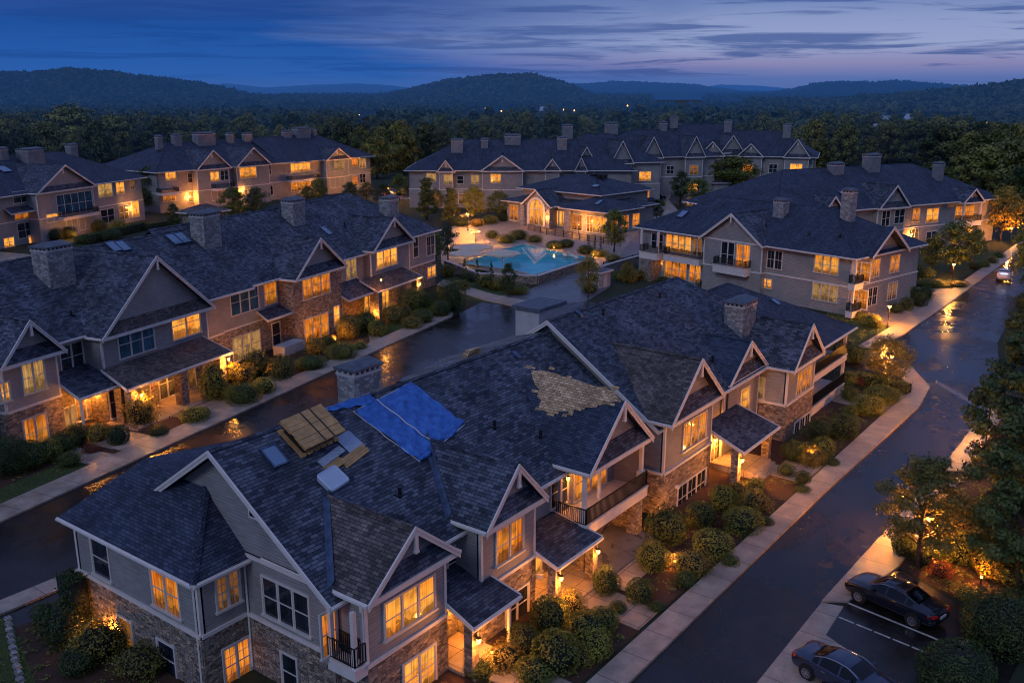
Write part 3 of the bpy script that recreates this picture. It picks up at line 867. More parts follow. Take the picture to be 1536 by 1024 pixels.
# mulch beds and lawns
sheet('mulch_bed', [(23, 20.4), (84, 19.9), (88, 21), (91, 24), (86, 27), (24, 26)], 0.012, M['mulch'])
sheet('mulch_bed', [(49.8, 5.0), (53.2, 11.3), (68.5, 11.15), (69.5, 12.8), (88, 11), (90, -20), (40, -20), (47.6, 3.9)], 0.012, M['mulch'])
sheet('mulch_bed', [(10, 33), (21.5, 33), (21.5, 46), (12, 47.9)], 0.012, M['mulch'])
for (a, b) in ((20, 46.0), (48.5, 57.0), (70.5, 99)):
    sheet('mulch_bed', [RB(a, 55.3), RB(b, 55.3), RB(b, 63), RB(a, 63)], 0.012, M['mulch'])
sheet('lawn', [RB(20, 55.3), RB(46.5, 55.3), RB(46.5, 57.6), RB(20, 57.6)], 0.03, M['lawn'])
sheet('lawn', [RB(86, 55.3), RB(93.5, 55.3), RB(92, 58.5), RB(87, 58.5)], 0.03, M['lawn'])
sheet('lawn', [(102.5, 28.5), (113, 28.2), (117, 36), (104, 37)], 0.02, M['lawn'])
sheet('lawn', [(140, 28), (180, 28), (178, 40), (141, 38)], 0.02, M['lawn'])
sheet('lawn', [(2, 30), (14.5, 33), (17.0, 40), (19.5, 47.9), (2, 47.9)], 0.02, M['lawn'])
sheet('lawn', [G(665, 415), G(690, 448), G(760, 458), G(800, 440), G(760, 415), G(720, 405)], 0.03, M['lawn'])
# paths to the doors
def path(pts, mat='paving', z=0.06): return slab('path', pts, z, M[mat])
path([(30.6, 20.3), (32.4, 20.3), (32.6, 24.6), (30.2, 24.6)]); path([(38.2, 20.3), (40.4, 20.3), (41.0, 24.6), (38.4, 24.6)]); path([(41.2, 22.8), (46.5, 22.8), (46.5, 24.2), (41.2, 24.2)], z=.05)
path([(61.6, 20.1), (65.6, 20.0), (66.0, 22.7), (61.7, 22.7)]); path([(80.5, 19.9), (84.5, 19.9), (84.5, 24.5), (81, 24.5)])
path([RB(46.2, 55.1), RB(48.4, 55.1), RB(48.2, 62), RB(45.6, 62)]); path([RB(57.2, 55.1), RB(70.3, 55.1), RB(70.0, 57.5), RB(56.9, 57.5)]); path([RB(49.2, 55.1), RB(52.6, 55.1), RB(52.6, 60.5), RB(49.2, 60.5)])
path([RB(84, 55.1), RB(86, 55.1), RB(94, 60), RB(91, 60)])
slab('plaza', [G(740, 447), G(800, 462), G(880, 452), G(915, 430), G(915, 405), G(850, 408), G(800, 432)], 0.035, M['plaza'])
slab('sidewalk', [G(655, 428), G(665, 420), G(740, 442), G(812, 456), G(800, 466), G(730, 452)], 0.10, M['concrete'])
slab('terrace', [G(660, 352), G(690, 332), G(800, 326), G(970, 330), G(985, 360), G(960, 385), G(905, 402), G(850, 410), G(800, 420), G(690, 418), G(662, 395)], 0.03, M['terrace'])
slab('path', [G(960, 345), G(1010, 340), G(960, 395), G(915, 402)], 0.05, M['plaza'])
slab('path', [G(60, 400), G(0, 400), G(0, 378), G(70, 384)], 0.05, M['terrace']); slab('path', [G(215, 352), G(262, 362), G(262, 348), G(230, 340)], 0.05, M['plaza'])
# kerbstones edging the lawn at the lower left
eb = MB()
for k in range(26):
    t = k / 25
    x, y = 14.6 + 4.6 * t ** 1.3, 33.0 + 14.5 * t
    eb.hexa([(x - .16, y - .2, 0), (x + .16, y - .22, 0), (x + .18, y + .2, 0), (x - .15, y + .22, 0)], [(x - .12, y - .16, .17), (x + .12, y - .17, .19), (x + .13, y + .16, .17), (x - .12, y + .17, .18)])
o = eb.build('edging_stones', M['stone_grey']); tag(o, 'curved row of pale edging stones round the lawn at the lower left corner', 'edging')
# grass blades on the lawns (uncountable)
gv, gf = [], []
def grass(pts, n, h=0.09):
    xs = [p[0] for p in pts]; ys = [p[1] for p in pts]
    def inside(x, y):
        c = False; j = len(pts) - 1
        for i in range(len(pts)):
            if (pts[i][1] > y) != (pts[j][1] > y) and x < (pts[j][0] - pts[i][0]) * (y - pts[i][1]) / (pts[j][1] - pts[i][1]) + pts[i][0]: c = not c
            j = i
        return c
    for _ in range(n):
        x, y = random.uniform(min(xs), max(xs)), random.uniform(min(ys), max(ys))
        if not inside(x, y): continue
        a = random.uniform(0, 6.28); w = 0.03; hh = h * random.uniform(.5, 1.4)
        i = len(gv)
        gv.extend([(x - w * math.cos(a), y - w * math.sin(a), .02), (x + w * math.cos(a), y + w * math.sin(a), .02), (x + random.uniform(-.05, .05), y + random.uniform(-.05, .05), .02 + hh)]); gf.append((i, i + 1, i + 2))
grass([(2, 30), (14.5, 33), (17.0, 40), (19.5, 47.9), (2, 47.9)], 16000); grass([RB(20, 55.4), RB(46.4, 55.4), RB(46.4, 57.6), RB(20, 57.6)], 9000); grass([(103, 28.5), (113, 28.3), (117, 36), (104, 37)], 6000, .12)
grass([RB(86, 55.4), RB(93.5, 55.4), RB(92, 58.5), RB(87, 58.5)], 2500)
me = bpy.data.meshes.new('grass'); me.from_pydata(gv, [], gf); me.materials.append(M['leaf_green']); tag(link('grass', me), kind='stuff')

# low leafy ground cover in the beds (uncountable)
def cover(polys, dens):
    V = []; F = []
    for pts in polys:
        xs = [p[0] for p in pts]; ys = [p[1] for p in pts]
        def inside(x, y):
            c = False; j = len(pts) - 1
            for i in range(len(pts)):
                if (pts[i][1] > y) != (pts[j][1] > y) and x < (pts[j][0] - pts[i][0]) * (y - pts[i][1]) / (pts[j][1] - pts[i][1]) + pts[i][0]: c = not c
                j = i
            return c
        area = (max(xs) - min(xs)) * (max(ys) - min(ys))
        for _ in range(int(area * dens)):
            cx, cy = random.uniform(min(xs), max(xs)), random.uniform(min(ys), max(ys))
            if not inside(cx, cy): continue
            s_ = random.uniform(.15, .42)
            for _k in range(9):
                x, y = cx + random.gauss(0, s_ * .5), cy + random.gauss(0, s_ * .5); z = .04 + random.random() * s_ * .55
                a = random.uniform(0, 6.28); l = .075; t = random.uniform(-.04, .04); i = len(V)
                V.extend([(x - l * math.cos(a), y - l * math.sin(a), z - t), (x - l * .7 * math.sin(a), y + l * .7 * math.cos(a), z), (x + l * math.cos(a), y + l * math.sin(a), z + t), (x + l * .7 * math.sin(a), y - l * .7 * math.cos(a), z)]); F.append((i, i + 1, i + 2, i + 3))
    me = bpy.data.meshes.new('ground_cover'); me.from_pydata(V, [], F); me.materials.append(M['leaf_green']); tag(link('ground_cover', me), kind='stuff')
cover([[(24, 20.6), (30.3, 20.6), (30.3, 24), (24, 25.5)], [(33, 20.6), (37.8, 20.6), (38, 24.0), (33, 24.0)], [(41.5, 20.6), (61.3, 20.3), (61.3, 24.5), (49, 25), (48.5, 22.5), (41.5, 22.4)], [(67, 20.2), (80, 20), (80, 24), (67, 24)], [(84.8, 20), (88, 21), (91, 24), (86, 27), (84.8, 25)]], 2.2)
cover([[(12, 34), (21, 34), (21, 46), (13, 47.5)], [(50, 5.5), (53, 11), (68, 11), (69.5, 12.5), (87, 10.8), (87, 0), (50, 0)]], 1.6)
cover([[RB(20, 57.5), RB(45.5, 57.5), RB(45.5, 61), RB(20, 61)], [RB(71, 56), RB(86, 56), RB(90, 60), RB(71, 61)], [RB(92, 57), RB(99, 56.5), RB(99, 62), RB(94, 62)]], 1.6)
M['skyglass'], _nt, _b = new_mat('skylight_glass')
_b.inputs['Base Color'].default_value = (0.16, 0.25, 0.36, 1); _b.inputs['Roughness'].default_value = 0.08
_b.inputs['Specular IOR Level'].default_value = 0.9

# ================================================================== long front building under repair
SL = 0.675
A = House('apartment_building', 'long foreground apartment building with a blue tarp and bare boards on its roof', 0, (52, 34))
# main roofs
A.gable_x('main_roof', 23.5, 50.75, 27.0, 42.4, 6.0, SL, trim=lambda p, q: (p.x < 24 and q.x < 24) or (p.y < 28 and q.y < 28))
A.gable_x('main_roof', 50.4, 78.0, 25.9, 43.3, 6.05, SL * 1.014, endr='hip', trim=lambda p, q: (p.x < 51 and q.x < 51) or (p.y < 28 and q.y < 28 and p.x < 77))
A.tri_wall(24.2, 27.6, 41.8, 6.1, 34.7, 11.0, -1)
A.tri_wall(50.95, 26.8, 42.4, 6.1, 34.6, 11.75, -1)
A.gable_x('hip_roof', 71.6, 85.6, 24.3, 42.2, 6.0, 0.50, endr='hip', mat=M['roof_blue'], trim=lambda p, q: p.x > 76 or q.x > 85)
# wing at the left end: hip roof
wa, wb = (21.1, 33.2, 6.0), (21.1, 44.6, 6.0)
wc, wd = (24.35, 36.3, 8.9), (24.35, 41.5, 8.9)
we, wf = (33.0, 38.9, 9.1), (33.0, 44.6, 6.0)
A.roof('hip_roof', [[wb, wa, wc, wd], [wa, (25.2, 33.2, 6.0), (25.2, 36.6, 9.0), wc], [wd, (30, 41.5, 8.2), wf, wb], [wc, (30, 36.3, 8.4), (30, 41.5, 8.2), wd]],
       M['roof_blue'], trim=lambda p, q: (p.x < 22 and q.x < 22) or (p.y < 33.5 and q.y < 33.5), caps=[(wa, wc)])
# walls
BELT = 3.0
A.wall(21.6, 44.1, 21.6, 33.7, 0, 6.05, BELT); A.wall(21.6, 33.7, 24.2, 33.7, 0, 6.05, BELT)
A.corner(21.6, 33.7, BELT + .1, 5.95, -1, -1); A.corner(21.6, 44.1, BELT + .1, 5.95, -1, 1)
A.wall(24.2, 33.7, 24.2, 27.7, 0, 6.3, BELT); A.wall(24.2, 27.7, 50.9, 27.7, 0, 6.3, BELT)
A.wall(32.9, 44.1, 21.6, 44.1, 0, 6.05, BELT); A.wall(79.0, 41.6, 32.9, 41.6, 0, 6.3, BELT)
A.wall(50.9, 26.8, 70.5, 26.8, 0, 6.3, BELT)
m = MB(); m.strip((24.2, 33.65, 6.15), (24.2, 27.7, 6.15), (-1, 0), 0.1, 0.08, -0.08, -0.01); A.part(m, 'band_board', M['trim'])
for y in (33.55,): A.pipe_(24.1, y, 0.2, 6.0)
A.pipe_(21.52, 33.9, 0.2, 5.9)
# left wing windows
A.win('x', 21.6, (139.5, 832), (164, 842), 50, 1, 'dark')
A.win('x', 21.6, (229, 878), (269, 896), 54, 2, 'warm')
A.win('x', 21.55, (180, 947), (200, 957), 44, 1, 'dim')
A.win('x', 21.55, (240, 983), (263, 993), 44, 1, 'dark')
A.win('y', 33.7, (325, 892), (358, 877), 50, 2, 'dim', 4)
A.win('y', 33.65, (337, 998), (374, 985), 54, 2, 'warm', 4)
A.win('x', 24.2, (396, 890), (464, 925), 54, 3, 'dark')
A.win('x', 24.15, (425, 1003), (446, 1014), 50, 1, 'dark')
vy, vz = A.PX((381, 766), 24.2)
m = MB(); m.box(24.1, 24.21, vy - .3, vy + .3, vz - .35, vz + .35); A.part(m, 'gable_vent', M['trim'])
m = MB(); m.box(24.08, 24.12, vy - .2, vy + .2, vz - .25, vz + .25); A.part(m, 'vent_louver', M['dark'])
# first bay (three lit windows)
FL1 = (SL, 27.0, 6.0)
b1 = A.bay((552, 905), (690, 828), (622, 790), 25.45, 32.3, 27.7, BELT, mat=M['roof_brown'], flash=FL1, of=.6, oh=.35)
A.win('y', b1['yw'], (578, 929), (650, 890), 52, 3, 'lit')
A.win('y', b1['yw'] - .05, (606, 1019), (652, 998), 56, 2, 'lit', 3)
A.win('y', 27.7, (672, 849), (685, 838), 46, 1, 'dark')
# corner balcony
cb0 = A.balcony(23.75, b1['wx0'], 26.0, 27.7, 3.15, slab=0.5)
for x, y in ((23.9, 27.55), (23.9, 26.15), (b1['wx0'] - .02, 26.15)):
    A.box('post', 'trim', x - .1, x + .1, y - .1, y + .1, 3.22, 5.9)
A.win_at(b1['wx0'] - .6, 27.7, 4.35, 0, 0.8, 2.0, 1, 'warm', 2, 'balcony_door')
# second bay
b2 = A.bay((730, 798), (822, 745), (776, 697), 25.45, 33.6, 27.7, BELT, mat=M['roof'], flash=FL1, of=.6, oh=.3)
A.win('y', b2['yw'], (745, 821), (783, 800), 52, 2, 'warm')
A.win('y', b2['yw'] - .05, (759, 918), (791, 898), 44, 2, 'dark')
A.win('y', 27.7, (826, 742), (838, 735), 40, 1, 'dark')
# porch between first and second bay
p0 = A.shed(b1['wx1'] - .1, b2['wx0'] + .9, 24.3, 27.65, 2.95, 4.0)
A.lantern(b1['wx1'] + 1.9, 27.6, 2.2, 35); A.columns([(b1['wx1'] + .25, 24.75)], 0, 2.85, .5); A.columns([(b2['wx0'] + .55, 24.75)], 0, 2.85, .16, 'trim', 'post')
A.win_at(b1['wx1'] + 1.0, 27.65, 1.25, 0, 0.9, 2.2, 1, 'warm', 3, 'front_door')
A.lantern(b1['wx1'] + .25, 24.45, 2.1, 40)
A.box('porch_floor', 'paving', b1['wx1'], b2['wx0'], 24.3, 27.6, 0.0, 0.16)
# porch between second and third bay: lit side opening
b3x0 = A.PY((885, 712), 25.2)[0]
A.shed(b2['wx1'] - .1, b3x0 + .3, 24.5, 27.65, 2.8, 3.6)
A.columns([(b2['wx1'] + .25, 24.95), (b3x0 - .05, 24.95)], 0, 2.68, .5)
A.win_at(b2['wx1'] + 1.7, 27.62, 1.3, 0, 2.2, 1.9, 3, 'lit', 1, 'front_door')
A.lantern(b2['wx1'] + .45, 27.6, 2.3, 50); A.lantern(b2['wx1'] + .25, 24.66, 2.0, 45); A.lantern(b3x0 - .05, 24.66, 2.0, 30)
A.box('porch_floor', 'paving', b2['wx1'], b3x0 + .7, 24.3, 27.6, 0.0, 0.16)
# third bay: open loggia over a patio, tan shakes laid bare on the roof
b3 = A.bay((885, 712), (980, 655), (932, 604), 25.2, 34.0, 27.7, BELT, mat=M['roof_blue'], open_=True, flash=None, of=.6, oh=.35, caps=False)
x0, x1, yw = b3['wx0'], b3['wx1'], b3['yw']
A.balcony(x0 - .25, x1 + .35, yw - .35, 27.65, 3.1, slab=0.6)
for x in (x0 + .02, x1 - .05):
    A.box('pedestal', 'trim', x - .2, x + .2, yw - .25, yw + .15, 3.18, 4.25)
    A.box('post', 'trim', x - .11, x + .11, yw - .16, yw + .06, 4.253, b3['ze'] - .06)
A.box('post', 'trim', x0 - .1, x0 + .1, 27.3, 27.5, 3.18, b3['ze'] - .06)
A.box('post', 'trim', x0 + 1.5, x0 + 1.66, yw - .14, yw + .02, 4.2, b3['ze'] - .06)
A.win_at((x0 + x1) / 2 + .5, 27.7, 4.35, 0, 3.6, 2.1, 4, 'warm', 1, 'balcony_door')
A.win_at(x0 + .8, 27.7, 4.5, 0, 0.8, 1.7, 1, 'dark')
A.columns([(x1 - .3, yw + .15)], 0, 2.5, .7); A.columns([(x0 + .25, yw + .15)], 0, 2.5, .45)
A.wall(x1, yw, x1, 28.0, 0, 2.5, 2.5); A.wall(x1 - .01, 28.0, x1, yw, 3.1, b3['ze'], None)
A.win_at((x0 + x1) / 2 - .8, 27.65, 1.2, 0, 0.9, 2.1, 1, 'dark', 3, 'patio_door')
A.box('patio_floor', 'plaza', x0, x1, 24.2, 27.6, 0.0, 0.14); A.lantern(x0 + .9, 27.6, 5.2, 14); A.lantern(x0 + 3.2, 27.62, 2.0, 12)
# fourth bay
b4 = A.bay((1008, 640), (1087, 590), (1049, 540), 25.0, 35.0, 27.0, BELT, mat=M['roof_brown'], of=.65, oh=.4)
A.win('y', b4['yw'], (1025, 655), (1058, 637), 39, 3, 'warm', 2)
A.win('y', b4['yw'] - .05, (1016, 749), (1057, 722), 36, 3, 'dark', 2)
# fifth gable, set back
b5 = A.bay((1095, 572), (1151, 553), (1122, 514), 26.0, 33.6, 27.0, None, mat=M['roof_blue'], of=.5, oh=.3)
A.win('y', b5['yw'], (1110, 602), (1123, 596), 33, 1, 'lit')
lx = b5['wx0'] + .55
A.box('shutter', 'black', lx - .12, lx + .12, b5['yw'] - .06, b5['yw'] + .01, 3.7, 5.3)
# sixth bay
b6 = A.bay((1192, 556), (1237, 529), (1216, 488), 23.75, 31.0, 27.0, BELT, of=.6, oh=.35)
A.win('y', b6['yw'], (1195, 577), (1216, 563), 31, 3, 'warm', 2)
A.win('y', b6['yw'] - .05, (1191, 649), (1213, 636), 30, 3, 'dark', 2)
A.win('x', b6['wx0'], (1119, 575), (1146, 584), 30, 2, 'cream')
# entry porch between fourth and sixth bay, with steps
px0, px1 = b4['wx1'] + .15, b4['wx1'] + 6.6
A.shed(px0, px1, 23.2, 26.5, 2.8, 4.0)
A.columns([(px0 + .4, 23.9), (px1 - .45, 23.9)], 0, 2.7, .55)
A.win_at((px0 + px1) / 2 + .3, 26.75, 1.35, 0, 1.0, 2.2, 1, 'warm', 3, 'front_door'); A.win_at((px0 + px1) / 2 - 1.2, 26.75, 1.5, 0, .5, 1.9, 1, 'cream', 3)
A.lantern(px0 + .4, 23.6, 2.0, 90); A.lantern((px0 + px1) / 2 - .5, 26.7, 2.1, 60)
m = MB()
for k in range(3): m.box(px0 + 2.2, px1 - .9, 22.6 + .35 * k, 26.6, 0.17 * k if k else 0.0, 0.17 * (k + 1) - .002)
A.part(m, 'entry_steps', M['paving'])
# right end: stacked balconies under the hip
ex0, ex1 = b6['wx1'], 84.6
A.wall(ex0, 27.2, ex1 - .4, 27.2, 0, 6.2, BELT); A.wall(ex1 - .4, 27.2, ex1 - .4, 41.6, 0, 6.2, BELT)
for z in (0.75, 3.6):
    o = A.balcony(ex0 + .02, ex1 - .1, 24.6, 27.15, z, slab=.55 if z > 2 else .75, sides='fr')
A.box('post', 'trim', ex1 - .45, ex1 - .2, 24.7, 24.95, 0.0, 5.95); A.box('post', 'trim', ex0 + .1, ex0 + .3, 24.7, 24.9, 3.7, 5.95)
A.win_at(ex0 + 3, 27.2, 4.8, 0, 3.0, 2.0, 3, 'dim', 1, 'balcony_door'); A.win_at(ex0 + 3, 27.15, 1.9, 0, 3.0, 2.0, 3, 'dim', 1, 'balcony_door')
# chimneys, vents, skylight
def onA(px, py, y0=27.0, z0=6.0, s=SL):
    d = ray(px, py); t = (z0 - s * y0 - CAM_H) / (d[2] - s * d[1]); return (d[0] * t, d[1] * t, CAM_H + d[2] * t)
A.chimney(33.6, 35.3, 9.5, 12.35, 2.0, 1.3)
cx, cy, cz = onA(1120, 500, 25.9, 6.05)
A.chimney(cx - .1, cy + .6, cz - 1.6, cz + 2.3, 2.6, 1.6)
m = MB(); m.box(51.4, 54.4, 36.0, 38.0, 9, 12.2); o = A.part(m, 'chimney', M['render']); m = MB(); m.box(51.2, 54.6, 35.8, 38.2, 12.203, 12.45); A.part(m, 'chimney_cap', M['cap'], o)
PA = math.atan(SL)
x, y, z = onA(411, 685); A.skylight(x, y, PA, z, .95, 1.25)
for px, py in ((775, 535), (868, 472)):
    x, y, z = onA(px, py) if px < 800 else onA(px, py, 25.9, 6.05)
    m = MB(); m.hexa([(x - .18, y - .3, z - .25), (x + .18, y - .3, z - .25), (x + .18, y + .3, z + .12), (x - .18, y + .3, z + .12)],
                     [(x - .18, y - .3, z + .02), (x + .18, y - .3, z + .02), (x + .18, y + .3, z + .34), (x - .18, y + .3, z + .34)]); A.part(m, 'roof_vent', M['flash'])
for px, py in ((811, 654), (1069, 540), (990, 445), (742, 640), (600, 742), (905, 470)):
    x, y, z = onA(px, py, 25.6, 6.0, .75); A.roofpipe(x, y, z)
x, y, z = onA(1163, 455, 25.9, 6.05); A.skylight(x, y, .5, z + .1, .8, .9)
# bare tan shakes across the valley of the third bay (photo points laid onto the main slope and the bay slope)
xc3, zr3, ze3 = b3['xc'], b3['zr'], b3['ze']; hw3 = (b3['x1'] - b3['x0']) / 2; s3 = (zr3 - ze3) / hw3
def on_bay3(px, py):
    d = ray(px, py)     # left slope: z = zr - s (xc - x)
    t = (zr3 - s3 * xc3 - CAM_H) / (d[2] - s3 * d[0]); return (d[0] * t, d[1] * t, CAM_H + d[2] * t)
def spline_poly(pts): return [Vector(p) for p in pts]
m = MB()
nb = Vector((-s3, 0, 1)).normalized() * .035
edge = [(797, 556), (815, 556), (832, 560), (850, 566), (868, 571), (886, 577), (905, 582), (922, 588), (930, 601), (916, 603), (915, 606), (897, 607), (895, 611), (878, 611), (876, 615), (862, 613), (860, 619), (846, 617), (836, 616), (833, 620), (818, 617), (808, 612), (812, 600), (806, 595), (809, 584), (803, 578), (799, 566)]
pts = [Vector(on_bay3(*p)) + nb for p in edge]
me_c = sum(pts, Vector()) / len(pts)
for a, b in zip(pts, pts[1:] + pts[:1]): m.poly([me_c, b, a])
for a, b in zip(pts, pts[1:] + pts[:1]): m.poly([a, b, b - nb * .9, a - nb * .9])
rs_ = random.Random(12)
u3 = Vector((0, 1, 0)); v3 = Vector((1, 0, s3)).normalized()
for k in range(26):
    p_ = pts[rs_.randrange(len(pts))] + u3 * rs_.uniform(-.35, .35) + v3 * rs_.uniform(-.3, .3) + nb * .3
    a_ = u3 * rs_.uniform(.12, .26); b_ = v3 * rs_.uniform(.07, .11); m.poly([p_ - a_ - b_, p_ + a_ - b_, p_ + a_ + b_ + nb * .5, p_ - a_ + b_ + nb * .3])
A.part(m, 'bare_shakes', M['roof_tan'])
# torn strip of bare underlay along the back of the ridge, propped up where the decking has lifted
m = MB(); tr_ = random.Random(8); top_, bot_ = [], []
for k in range(33):
    x = 36.4 + 13.8 * k / 32; y = 34.9 + (.5 + 2.6 * min(1, k / 16)) * (1 + tr_.uniform(-.16, .1)); top_.append((x, 34.72, 11.24)); bot_.append((x + tr_.uniform(-.1, .1), y, 11.24 - .27 * (y - 34.72)))
for k in range(32):
    m.poly([top_[k], top_[k + 1], bot_[k + 1], bot_[k]]); m.poly([bot_[k], bot_[k + 1], (bot_[k + 1][0], bot_[k + 1][1], bot_[k + 1][2] - .9), (bot_[k][0], bot_[k][1], bot_[k][2] - .9)])
A.part(m, 'torn_underlay', M['roof_torn'])
# cricket gable end of the second roof: metal flashing scrap
m = MB(); m.bar((50.75, 34.0, 11.3), (50.7, 32.4, 10.25), .06, .5); A.part(m, 'loose_flashing', M['flash'])
for (px, py) in ((1013, 729), (807, 863)):
    x, z = A.PY((px, py), b4['yw'] if px > 900 else b2['yw'])
    m = MB(); m.box(x - .12, x + .12, (b4 if px > 900 else b2)['yw'] - .3, (b4 if px > 900 else b2)['yw'] + .02, z - .1, z + .12); A.part(m, 'flood_light', M['trim'])
A.finish()

# ================================================================== building across the left road
B = House('apartment_building', 'long two storey apartment building across the left road with a wide porch roof', 12.4, (82, 70))
SB = 0.66
B.gable_x('main_roof', 28.0, 74.5, 62.6, 79.4, 7.5, SB, endr='gable', trim=lambda p, q: p.y < 63 and q.y < 63)
B.gable_x('main_roof', 70.0, 101.0, 63.0, 80.2, 7.6, SB * 1.03, endr='gable', trim=lambda p, q: p.y < 64 and q.y < 64)
B.gable_x('hip_roof', 90.0, 116.3, 63.6, 82.0, 7.9, SB * .92, endr='hip', trim=lambda p, q: (p.y < 64 and q.y < 64) or (p.x > 116 and q.x > 116))
BB = 3.6
B.wall(28.0, 63.3, 70.3, 63.3, 0, 7.7, BB); B.wall(70.3, 63.6, 97, 63.6, 0, 7.8, BB); B.wall(97, 64.3, 115.6, 64.3, 0, 8.0, BB); B.wall(115.6, 64.3, 115.6, 81, 0, 8.0, BB); B.wall(115.6, 79, 28, 79, 0, 7.6, BB)
B.corner(115.6, 64.3, BB, 7.9, 1, -1)
# leftmost gable
yf = 61.0
g0 = B.bay((0, 545), (99, 517), (39, 481), yf, 68.5, 63.3, BB, zset=7.3)
B.win('y', g0['yw'], (34, 568), (66, 560), 46, 2, 'cream', 2); B.win('y', g0['yw'] - .05, (37, 653), (71, 641), 46, 2, 'warm', 2)
B.win('y', g0['yw'], (1, 590), (14, 586), 28, 1, 'lit')
B.win('y', 63.3, (91, 540), (124, 529), 38, 2, 'dark')
px0, px1 = g0['wx1'] - .1, B.PY((182, 580), 60)[0]
B.shed(px0, px1 + .5, 59.6, 63.2, 3.6, 5.0)
B.columns([(px1 + .1, 60.2)], 0, 3.5, .8); B.columns([(px0 + .5, 60.1)], 0, 3.5, .18, 'trim', 'post')
B.win('y', 63.25, (98, 636), (114, 628), 44, 2, 'cream'); B.win_at(px1 - 1.5, 63.25, 1.6, 0, .9, 2.6, 1, 'warm', 2, 'front_door')
B.lantern(px1 - .6, 63.1, 2.6, 60); B.lantern(px0 + 1.2, 61.2, 3.0, 40)
# wide gable with long porch
g1 = B.bay((152, 498), (322, 446), (232, 384), 60.6, 74.0, 63.3, BB, zset=7.4, pent_mat=M['roof_brown'])
B.win('y', g1['yw'], (178, 519), (230, 502), 40, 3, 'teal', 1); B.win('y', g1['yw'], (258, 492), (299, 477), 40, 2, 'lit')
sx0, sx1 = B.PY((185, 575), 58.6)[0], B.PY((343, 526), 58.6)[0]
B.shed(sx0, sx1, 58.2, 61.3, 3.5, 4.7, mat=M['roof_brown'])
B.columns([(sx0 + 1.0, 58.9), ((sx0 + sx1) / 2 + .3, 58.9), (sx1 - 1.0, 58.9)], 0, 3.35, .8)
for k, (fx, st) in enumerate(((.14, 'dark'), (.33, 'dim'), (.58, 'dim'), (.78, 'dim'))):
    B.win_at(sx0 + (sx1 - sx0) * fx, g1['yw'] - .06, 1.65, 0, 2.0, 2.7, 2, st, 1, 'patio_door')
B.lantern(sx0 + 1.4, 58.4, 2.6, 90); B.lantern((sx0 + sx1) / 2, g1['yw'] - .1, 2.8, 50); B.lantern(sx1 - .6, 58.3, 2.9, 100)
B.box('porch_floor', 'paving', sx0, sx1, 57.6, 61.2, 0, .15)
B.win('y', 63.6, (346, 456), (387, 443), 36, 3, 'teal'); B.win('y', 63.55, (350, 525), (390, 511), 34, 3, 'cream', 2)
B.win('y', 63.6, (397, 441), (414, 436), 34, 1, 'warm'); B.win('y', 63.55, (409, 503), (432, 495), 34, 2, 'dark')
B.shed(B.PY((400, 470), 62)[0], B.PY((442, 462), 62)[0], 61.9, 63.5, 3.9, 4.6)
# stone gable
g2 = B.bay((443, 417), (521, 392), (480, 357), 60.9, 72.5, 63.6, BB, zset=7.5, upper='stone')
B.win('y', g2['yw'], (454, 435), (494, 419), 34, 3, 'warm', 2); B.win('y', g2['yw'], (457, 499), (492, 485), 36, 3, 'warm', 1); B.win('y', g2['yw'], (501, 475), (509, 471), 28, 1, 'lit')
B.box('planter', 'render', g2['wx0'] - 3.6, g2['wx0'] - .1, 60.4, 61.9, 0, 1.0)
B.win('y', 63.6, (519, 404), (534, 398), 34, 2, 'cream', 2)
px0, px1 = g2['wx1'] - .1, B.PY((563, 437), 61)[0]
B.shed(px0, px1 + .3, 60.6, 63.6, 3.5, 4.8); B.columns([(px1 - .1, 61.1)], 0, 3.4, .8)
B.win_at(px0 + 2, 63.5, 1.5, 0, 1.6, 2.5, 2, 'dim', 1, 'front_door')
# right gable
g3 = B.bay((560, 376), (623, 359), (591, 326), 61.9, 72.0, 64.3, BB, zset=7.9)
B.win('y', g3['yw'], (565, 391), (595, 380), 28, 3, 'lit', 2)
qx0, qx1 = B.PY((565, 430), 60)[0], B.PY((632, 415), 60)[0]
B.shed(qx0, qx1, 59.8, 62.6, 3.6, 4.7, mat=M['roof_brown']); B.columns([(qx0 + .8, 60.4), (qx1 - .8, 60.4)], 0, 3.5, .7)
B.win_at(qx0 + 2.4, g3['yw'] - .06, 1.7, 0, 2.6, 2.8, 3, 'lit', 1, 'patio_door'); B.win_at(qx0 + 5.4, g3['yw'] - .06, 1.7, 0, 2.4, 2.8, 3, 'lit', 1, 'patio_door')
B.lantern(qx0 + .8, 60.0, 4.9, 25); B.lantern(qx1 - .8, 59.95, 2.7, 70)
B.win('y', 64.3, (620, 372), (627, 369), 30, 1, 'dark'); B.win('y', 64.3, (640, 370), (652, 366), 28, 2, 'dark', 2); B.win('y', 64.25, (641, 410), (653, 405), 16, 2, 'lit')
for (px, py, w, d, h) in ((83, 418, 2.6, 1.9, 2.5), (310, 362, 2.5, 1.8, 2.6), (441, 332, 2.3, 1.7, 2.2), (584, 318, 2.4, 1.6, 1.6)):
    dd = B._lr(px, py); y0, z0 = (62.6, 7.5) if px < 400 else (63.0, 7.6)
    t = (z0 - SB * y0 - CAM_H) / (dd[2] - SB * dd[1]); x, y, z = dd[0] * t, dd[1] * t, CAM_H + dd[2] * t
    y = min(y, 72.0); z = z0 + SB * (y - y0)
    B.chimney(x, y, z - 1.2, z + h, w, d)
PB = math.atan(SB)
